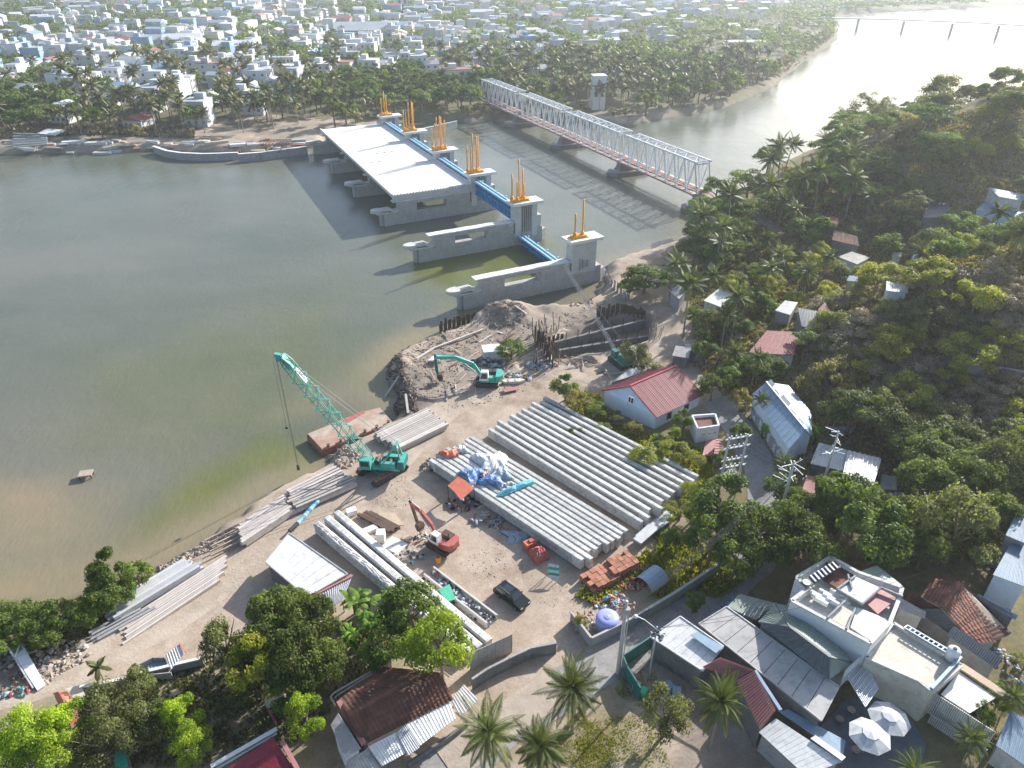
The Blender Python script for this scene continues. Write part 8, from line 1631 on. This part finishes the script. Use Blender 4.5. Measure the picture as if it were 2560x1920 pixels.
wood([(1480, 590), (1700, 520), (1960, 520), (2250, 560), (2250, 640), (1880, 640), (1720, 690), (1560, 720)], 56, ['umb0', 'mid1', 'yellow0', 'olive0', 'tall2', 'palm0', 'olive2', 'yellow1', 'bush1', 'dry0'], .6, .95, '# among the small houses on the slope', 'trees among the slope houses', seed=5)
wood([(1740, 690), (1890, 640), (2250, 640), (2250, 1000), (1990, 960), (1860, 870), (1760, 800)], 84, ['bush0', 'bush1', 'bush2', 'dry0', 'dry1', 'dry2', 'dry0', 'dry1', 'olive1', 'yellow0'], .6, 1.3, '# covering the shaded hillside at the right', 'scrub on the shaded hillside', 'shrub', 6, 'shrub', .62)
wood([(1480, 700), (1620, 660), (1700, 820), (1640, 860), (1560, 830), (1510, 740)], 20, ['mid0', 'dark1', 'olive0', 'tall1', 'bush1'], .5, .8, '# around the dirt path up the slope', 'trees around the dirt path', seed=7)
wood([(1780, 900), (1990, 980), (2250, 1000), (2250, 1120), (1960, 1060), (1930, 980), (1800, 940)], 22, ['dark0', 'dark1', 'olive2', 'dark2'], .75, 1.05, '# in the dark grove above the clay tile house', 'dark grove at the right', seed=8)
wood([(1660, 1060), (1800, 1100), (1990, 1150), (2150, 1180), (2080, 1230), (1760, 1160), (1660, 1230)], 14, ['dark0', 'dark1', 'mid1'], .6, .85, '# in the undergrowth between the lane and villa', 'trees between lane and villa', seed=9)
wood([(440, 1380), (560, 1290), (720, 1380), (720, 1500), (560, 1540), (450, 1470)], 3, ['dark0', 'dark2', 'olive1'], .5, .75, '# filling the mango clump left of the girder trio', 'mango clump', seed=10)
wood([(2060, 1480), (2212, 1440), (2212, 1520), (2100, 1560)], 5, ['dark0', 'mid1', 'olive2'], .35, .5, '# behind the bright white roof at the right edge', 'trees at the right edge', seed=12)
wood(((66, 222), (100, 262), (150, 290), (215, 300), (270, 260), (210, 215), (140, 225), (90, 205)), 75, ['mid0', 'umb1', 'olive1', 'dark1', 'airy0', 'bush0', 'olive0', 'tall0', 'yellow0'], .7, 1.15, '# on the crest of the far hill', 'trees on the far hill crest', seed=15)
# weeds and grass: nobody could count them
def tufts(name, label, polys, m, size, seed, h=.5, avoid=True):
    r = np.random.default_rng(seed); C = []; 
    for pl_, nn in polys:
        P = [tuple(hit(*q)[:2]) for q in pl_]; A_ = np.array(P); lo, hi = A_.min(0), A_.max(0); c = r.uniform(lo, hi, (nn * 3, 2)); f = wob(c[:, 0], c[:, 1], 5, 7) * .9; s_ = sdf(P, c[:, 0], c[:, 1]); c = c[(s_ > 0) & (f + r.uniform(-.5, .5, len(c)) > -.25)][:nn]; C.append(c)
    c = np.concatenate(C); z = hgt(c[:, 0], c[:, 1]); k = 4; c = np.repeat(c, k, 0); z = np.repeat(z, k); n = len(c); hh = h * r.uniform(.3, 1.2, n); az = r.uniform(0, 6.28, n)
    cen = np.stack([c[:, 0] + r.normal(size=n) * .18, c[:, 1] + r.normal(size=n) * .18, z + hh * .45], 1); U = np.stack([np.cos(az) * size * .4 + r.normal(size=n) * .04, np.sin(az) * size * .4, hh * .55], 1) ; V2 = np.stack([-np.sin(az) * size * .5, np.cos(az) * size * .5, np.zeros(n)], 1)
    me = quads(name, cen, U, V2, r.uniform(0, 1, n), m); o = bpy.data.objects.new(name, me); col.objects.link(o); o['kind'] = 'stuff'; o['label'] = label; return o
tufts('weeds', 'yellow green weeds around the girder ends and lane', [([(1440, 940), (1560, 990), (1500, 1080), (1440, 1140), (1510, 1180), (1640, 1230), (1560, 1290), (1400, 1290), (1420, 1150), (1500, 1030)], 3600), ([(1210, 830), (1300, 860), (1330, 920), (1440, 950), (1500, 1020), (1480, 1030), (1230, 880)], 2200), ([(1240, 1290), (1330, 1220), (1400, 1190), (1420, 1220), (1300, 1310)], 500)], 'yellow', .28, 1, .6)
tufts('dry_grass', 'dry grass of the near garden plots', [([(1250, 1560), (1400, 1540), (1450, 1659), (1250, 1659)], 700), ([(1180, 1640), (1240, 1540), (1330, 1600), (1300, 1680)], 900), ([(1360, 1400), (1420, 1460), (1400, 1540), (1330, 1500)], 500)], 'yellow', .10, 2, .14)
tufts('undergrowth', 'low undergrowth on the right hand slopes', [([(1480, 590), (1700, 500), (2250, 500), (2250, 1250), (1950, 1180), (1700, 1100), (1660, 900), (1500, 800), (1500, 700)], 16000), ([(1640, 430), (1790, 340), (2250, 240), (2250, 520), (1700, 520), (1500, 560)], 9000)], 'bush', .45, 3, .55)
tufts('garden_weeds', 'low weeds under the left garden trees', [([(180, 1480), (430, 1440), (700, 1330), (880, 1400), (760, 1480), (660, 1600), (400, 1659), (150, 1659)], 2600), ([(-20, 1320), (330, 1240), (260, 1330), (120, 1420), (-20, 1440)], 1600)], 'olive', .3, 4, .4)
tufts('bank_scrub', 'brown scrub along the far river bank', [([(0, 300), (200, 290), (420, 300), (420, 275), (0, 270)], 1500), ([(1290, 262), (1480, 235), (1680, 170), (1790, 90), (1780, 80), (1640, 150), (1400, 230)], 2200)], 'dry', 1.1, 5, 1.6)
# ============================================================ FAR BANK TREES AND TOWN
def in_view(x, y, z=3, m=90):
    a, b, d = proj((x, y, z)); return d > 0 and -m < a < 2212 + m and -60 < b < 1800
r = random.Random(21); nr = np.random.default_rng(21)
# candidate points
c = nr.uniform((-900, 262), (620, 1750), (90000, 2)); d = sdf(far_poly, c[:, 0], c[:, 1]); c = c[d > 4.5]; d = d[d > 4.5]
keep = []; cell = {}
hlim = np.interp(c[:, 0], [-200, -120, -20, 20, 90, 140, 280, 420], [80, 66, 105, 125, 150, 160, 95, 60]) + 28 * wob(c[:, 0], c[:, 1], 90, 6)
tw = wob(c[:, 0], c[:, 1], 110, 2, 8) + .5 * wob(c[:, 0], c[:, 1], 38, 9, 8)
trees, houses = [], []
for (x, y), dd, hl, t_ in zip(c.tolist(), d.tolist(), hlim.tolist(), tw.tolist()):
    if not in_view(x, y): continue
    XX = proj((x, y, 3))[0]
    if XX < 715 and dd < 20 + 5 * math.sin(x * .05): continue
    want_house = dd > hl * .5 and (r.random() < (.10 if dd < hl else (.62 if t_ > -.2 else .12)))
    rad = (7.0 if y < 620 else 8.8) if want_house else (3.4 if dd < hl * 1.15 else 4.0)
    if y > 1000: rad *= 1.35
    g = (int(x // 8), int(y // 8)); ok = True
    for i in (-1, 0, 1):
        for j in (-1, 0, 1):
            for (a, b, q) in cell.get((g[0] + i, g[1] + j), ()):
                if (a - x) ** 2 + (b - y) ** 2 < ((rad + q) * (.80 if not want_house else .72)) ** 2: ok = False; break
            if not ok: break
        if not ok: break
    u = (Vector((x, y, 0)) - Vector((BB.x, BB.y, 0))); lat = abs(u.x * BD.y - u.y * BD.x)
    if lat < 6 + rad and y < 400: ok = False
    if ok: cell.setdefault(g, []).append((x, y, rad)); (houses if want_house else trees).append((x, y, dd, rad))
trees.sort(key=lambda q: math.hypot(q[0], q[1])); houses.sort(key=lambda q: math.hypot(q[0], q[1]))
FT = []
npalm = nbl = nbush = 0
def where(x, y):
    X = proj((x, y, 3))[0]
    return 'left of the pile barge' if X < 240 else 'behind the curved quay' if X < 560 else 'behind the white deck' if X < 880 else 'behind the far gate towers' if X < 1040 else 'around the end of the truss bridge' if X < 1330 else 'on the rounded shore right of the truss' if X < 1600 else 'on the point toward the bright river'
gh = hgt(np.array([t_[0] for t_ in trees]), np.array([t_[1] for t_ in trees])).tolist()
for (x, y, dd, rad), z in zip(trees, gh):
    rw_ = ', at the waterline' if dd < 22 else ', in the front rows' if dd < 50 else ', in the middle rows' if dd < 90 else ', well behind the shore'
    X = proj((x, y, 3))[0]; pw = .34 + .4 * math.sin(x * .031 + y * .017) + (.25 if X < 220 or 580 < X < 740 or X > 1500 else 0)
    k = 'palm' if r.random() < pw and dd > 10 else ('bush' if dd < 30 and r.random() < .5 else 'tree')
    if k == 'palm' and npalm < 250:
        npalm += 1; plant(f'fpalm{r.randrange(3)}', 'palm', f'dusty coconut palm {where(x, y)}' + rw_, (x, y, z), r.uniform(.95, 1.45), None, f'far palms {where(x, y)}' + rw_)
    elif k == 'bush' and nbush < 90:
        nbush += 1; plant(f'fbush{r.randrange(3)}', 'shrub', f'waterside shrub {where(x, y)}' + rw_, (x, y, z), r.uniform(.8, 1.4), None, f'far shrubs {where(x, y)}' + rw_, cat='shrub')
    elif k == 'tree' and nbl < 295:
        nbl += 1; plant(r.choice(['fdark0', 'fdark1', 'fdark2', 'fmid0', 'fmid1', 'fmid2']), 'shade_tree', f'rounded leafy tree {where(x, y)}' + rw_, (x, y, z), r.uniform(1.0, 1.6), None, f'far trees {where(x, y)}' + rw_)
    else: FT.append((x, y, z, k))
# the remaining far trees: one mass
def mass(name, label, items, m, npt, rad, hc, seed, size, palm=False):
    q = np.random.default_rng(seed)
    if not items: return
    P = np.array([(a[0], a[1], a[2]) for a in items]); n = len(P); s = q.uniform(.75, 1.35, (n, 1, 1)); dv = q.normal(size=(n, npt, 3)); dv /= np.linalg.norm(dv, axis=2)[..., None]; dv[..., 2] = np.abs(dv[..., 2])
    off = dv * q.uniform(.6, 1.05, (n, npt, 1)) * np.array([rad, rad, rad * (.35 if palm else .8)]) * s; C = (P[:, None] + off + np.array([0, 0, hc]) * s).reshape(-1, 3); N = dv.reshape(-1, 3) + q.normal(size=(n * npt, 3)) * .5; N /= np.linalg.norm(N, axis=1)[:, None]
    a = np.cross(N, q.normal(size=N.shape)); a /= np.linalg.norm(a, axis=1)[:, None]; b = np.cross(N, a); sc_ = size * q.uniform(.6, 1.3, (len(C), 1))
    if palm: a = dv.reshape(-1, 3).copy(); a[:, 2] = -.3; a /= np.linalg.norm(a, axis=1)[:, None]; b = np.cross(a, np.array([0, 0, 1.0])); sc_ = sc_ * 1.25; b = b * .35
    tone = np.repeat(q.uniform(.2, .7, n), npt) + q.uniform(-.2, .2, n * npt); me = quads(name, C, a * sc_, b * sc_ * .8, np.clip(tone, 0, 1), m); o = bpy.data.objects.new(name, me); col.objects.link(o); o['kind'] = 'stuff'; o['label'] = label
mass('distant_trees', 'mass of leafy trees between the far houses', [t_ for t_ in FT if t_[3] != 'palm' and (t_[0] + t_[1]) % 3 < 1.6], 'dark', 50, 4.9, 4.2, 31, 1.15)
mass('distant_green_trees', 'mass of lighter trees between the far houses', [t_ for t_ in FT if t_[3] != 'palm' and (t_[0] + t_[1]) % 3 >= 1.6], 'mid', 50, 4.6, 4.0, 32, 1.15)
mass('distant_palms', 'mass of coconut palms between the far houses', [t_ for t_ in FT if t_[3] == 'palm'], 'palmdry', 22, 3.2, 8.5, 33, 1.1, True)
# houses
M['t_white'] = mat('town_white', (.62, .62, .63), .7, .06, .1, rand=.12); M['t_grey'] = mat('town_grey', (.46, .48, .50), .7, .1, .1, rand=.15); M['t_blue'] = mat('town_blue', (.26, .38, .52), .6, .1, .1, rand=.15)
M['t_cream'] = mat('town_cream', (.62, .56, .46), .7, .1, .1, rand=.12); M['t_red'] = mat('town_red_roof', (.34, .15, .12), .7, .1, .1, rand=.15); M['t_tin'] = mat('town_tin_roof', (.42, .44, .46), .5, .14, .1, rand=.15, spec=.5); M['t_win'] = mat('town_window', (.10, .12, .15), .3, .1, .1)
hp = {}
def house_meshes(i):
    q = random.Random(100 + i); w_, d_ = q.uniform(5.5, 9.5), q.uniform(8, 14); st = q.choice([1, 1, 1, 2, 2, 3]); h = 3.3 * st + q.uniform(0, .6); gable = st < 3 and q.random() < .62; W_, Dp = w_ / 2, d_ / 2; parts = {}
    b = MB(); b.box((0, 0, h / 2 - .5), (w_, d_, h + 1)); parts['wall'] = b
    rf = MB()
    if gable:
        e = .4; rh = w_ * .2; rf.add([(-W_ - e, -Dp - e, h - .1), (W_ + e, -Dp - e, h - .1), (W_ + e, Dp + e, h - .1), (-W_ - e, Dp + e, h - .1), (0, -Dp - e, h + rh), (0, Dp + e, h + rh)], [(0, 1, 4), (2, 3, 5), (0, 4, 5, 3), (1, 2, 5, 4), (0, 3, 2, 1)])
    else: rf.box((0, 0, h + .12), (w_ + .5, d_ + .5, .3)); rf2 = MB(); rf2.box((w_ * .1, d_ * .2, h + 1.4), (w_ * .45, d_ * .3, 2.4)); parts['stair_house'] = rf2
    parts['roof'] = rf; wins = []
    for s_ in range(st):
        for k in range(3 if w_ > 6 else 2):
            n_ = 3 if w_ > 6 else 2; wins.append(((k + .5) / n_ * w_ - W_, -Dp - .03, 1.9 + 3.3 * s_, 1.1, .1)); wins.append((-W_ - .03, (k + .5) / n_ * d_ - Dp, 1.9 + 3.3 * s_, .1, 1.3)) if k < 2 else None
    out = {}
    for n_, mb in parts.items(): o = mb.build(n_, 't_white'); out[n_] = o.data; bpy.data.objects.remove(o)
    return out, wins, w_, d_, h
HM = [house_meshes(i) for i in range(14)]
wme = MB().box((0, 0, 0), (1, 1, 1.25)).build('window', 't_win'); wdat = wme.data; bpy.data.objects.remove(wme)
HB = []; hh_ = hgt(np.array([t_[0] for t_ in houses]), np.array([t_[1] for t_ in houses])).tolist()
wn = dict(t_white='white', t_grey='grey', t_cream='cream', t_blue='blue', t_red='red', t_tin='tin')
for i, ((x, y, dd, rad), z) in enumerate(zip(houses, hh_)):
    hi = r.randrange(14); pm, wins, w_, d_, h = HM[hi]; wc = r.choice(['t_white'] * 5 + ['t_grey', 't_grey', 't_cream', 't_blue']); rc = r.choice(['t_tin'] * 4 + ['t_white', 't_cream', 't_blue', 't_grey', 't_grey', 't_red']); rz = .25 + .35 * math.sin(x * .008) + r.choice([0, math.pi / 2]) + r.uniform(-.12, .12)
    if i < 290:
        sty = 'single storey' if h < 4.2 else 'two storey' if h < 7.6 else 'three storey'
        t = thing('town_house', f'{sty} {wn[wc]} town house with {wn[rc]} roof {where(x, y)}', 'house', (x, y, z), rz, f'{wn[wc]} town houses {where(x, y)}')
        for n_, me in pm.items():
            o = link_mesh(n_, me, t); o.material_slots[0].link = 'OBJECT'; o.material_slots[0].material = M[wc if n_ != 'roof' else rc]
        if i < 120:
            for wx, wy, wz, sx, sy in wins: o = link_mesh('window', wdat, t, (wx, wy, wz)); o.scale = (sx, sy, 1)
    else: HB.append((x, y, z, rz, hi, wc, rc))
for mk, lb in (('t_white', 'white'), ('t_grey', 'grey'), ('t_cream', 'cream'), ('t_blue', 'blue')):
    mb = MB(); 
    for x, y, z, rz, hi, wc, rc in HB:
        if wc == mk: w_, d_, h = HM[hi][2:]; mb.box((x, y, z + h / 2), (w_, d_, h), rz)
    if mb.v: o = mb.build('distant_houses', mk); o['kind'] = 'stuff'; o['label'] = f'{lb} walled houses of the far town'
for mk in ('t_tin', 't_white', 't_blue', 't_grey', 't_red'):
    mb = MB()
    for x, y, z, rz, hi, wc, rc in HB:
        if rc == mk:
            w_, d_, h = HM[hi][2:]; C, N = math.cos(rz), math.sin(rz)
            if hi % 3: mb.add([(x + a * C - b * N, y + a * N + b * C, z + q) for a, b, q in ((-w_ * .55, -d_ * .55, h), (w_ * .55, -d_ * .55, h), (w_ * .55, d_ * .55, h), (-w_ * .55, d_ * .55, h), (0, -d_ * .55, h + w_ * .2), (0, d_ * .55, h + w_ * .2))], [(0, 1, 4), (2, 3, 5), (0, 4, 5, 3), (1, 2, 5, 4), (0, 3, 2, 1)])
            else: mb.box((x, y, z + h + .15), (w_ + .4, d_ + .4, .3), rz)
    if mb.v: o = mb.build('distant_roofs', mk); o['kind'] = 'stuff'; o['label'] = f'{wn[mk]} roofs of the far town'
# a few landmarks of the far side
def landmark(lb, X, Y, size, m1, m2, rz=.2, name='town_house', gable=True, n=4):
    p = at(X, Y, 4); z = hz(p.x, p.y); w_, d_, h = size; t = thing(name, lb, 'building', (p.x, p.y, z), rz)
    MB().box((0, 0, h / 2 - .5), (w_, d_, h + 1)).build('wall', m1, t, True)
    if gable: MB().add([(-w_ * .53, -d_ * .53, h), (w_ * .53, -d_ * .53, h), (w_ * .53, d_ * .53, h), (-w_ * .53, d_ * .53, h), (-w_ * .53, 0, h + d_ * .2), (w_ * .53, 0, h + d_ * .2)], [(0, 1, 5, 4), (2, 3, 4, 5), (0, 4, 3), (1, 2, 5), (0, 3, 2, 1)]).build('roof', m2, t, True)
    else: MB().box((0, 0, h + .15), (w_ + .6, d_ + .6, .35)).build('roof', m2, t, True)
    for k in range(n): MB().box((-w_ / 2 + w_ * (k + .5) / n, -d_ / 2 - .04, h * .55), (w_ / n * .45, .1, h * .3)).build('window', 't_win', t, True)
    return t
landmark('tall narrow white tower house right of the truss bridge', 1290, 228, (6, 6, 15), 't_white', 'white', .15, gable=False, n=2)
landmark('small white two storey tower among the left palms', 218, 218, (7, 6, 9), 't_white', 'white', .1, gable=False, n=2)
landmark('wide grey hipped hall in the middle of the far town', 790, 85, (46, 26, 8), 't_grey', 't_tin', .1, n=8)
landmark('long brown roofed market hall at the top of the far town', 985, 16, (90, 40, 9), 't_grey', 't_red', .05, n=9)
landmark('white house with pale blue lower floor on the right point', 1610, 105, (30, 14, 6), 't_blue', 't_white', .05, gable=False, n=6)
landmark('small white cube house above the blue floored house', 1620, 92, (10, 9, 10), 't_white', 'white', .05, gable=False, n=2)
landmark('long blue roofed warehouse row at the left of the far town', 350, 170, (30, 16, 6), 't_white', 't_blue', .1, n=5)
landmark('pale arched warehouse at the left of the far town', 300, 160, (22, 14, 6), 't_white', 't_tin', .1, n=4)
landmark('long pale roofed shed beside the arched warehouse', 480, 165, (30, 12, 5), 't_cream', 't_tin', .05, n=5)
landmark('bright white roofed block behind the tall palms', 510, 120, (26, 14, 7), 't_white', 't_white', .2, n=4)
landmark('bright white shed at the upper left of the town', 400, 105, (26, 16, 7), 't_white', 't_white', .2, n=4)
landmark('blue fronted two storey block in the upper town', 870, 75, (16, 12, 8), 't_white', 't_blue', .1, n=3)
for i, (X, Y) in enumerate(((1540, 16), (1660, 12), (1320, 22), (870, 30))):
    landmark(['slim white mast house at the top right of the town', 'tall white block near the far river bend', 'tall pale block at the top of the town', 'tall white block in the top middle of the town'][i], X, Y, (12, 12, 26 if i else 34), 't_white', 't_white', .2, gable=False, n=2)
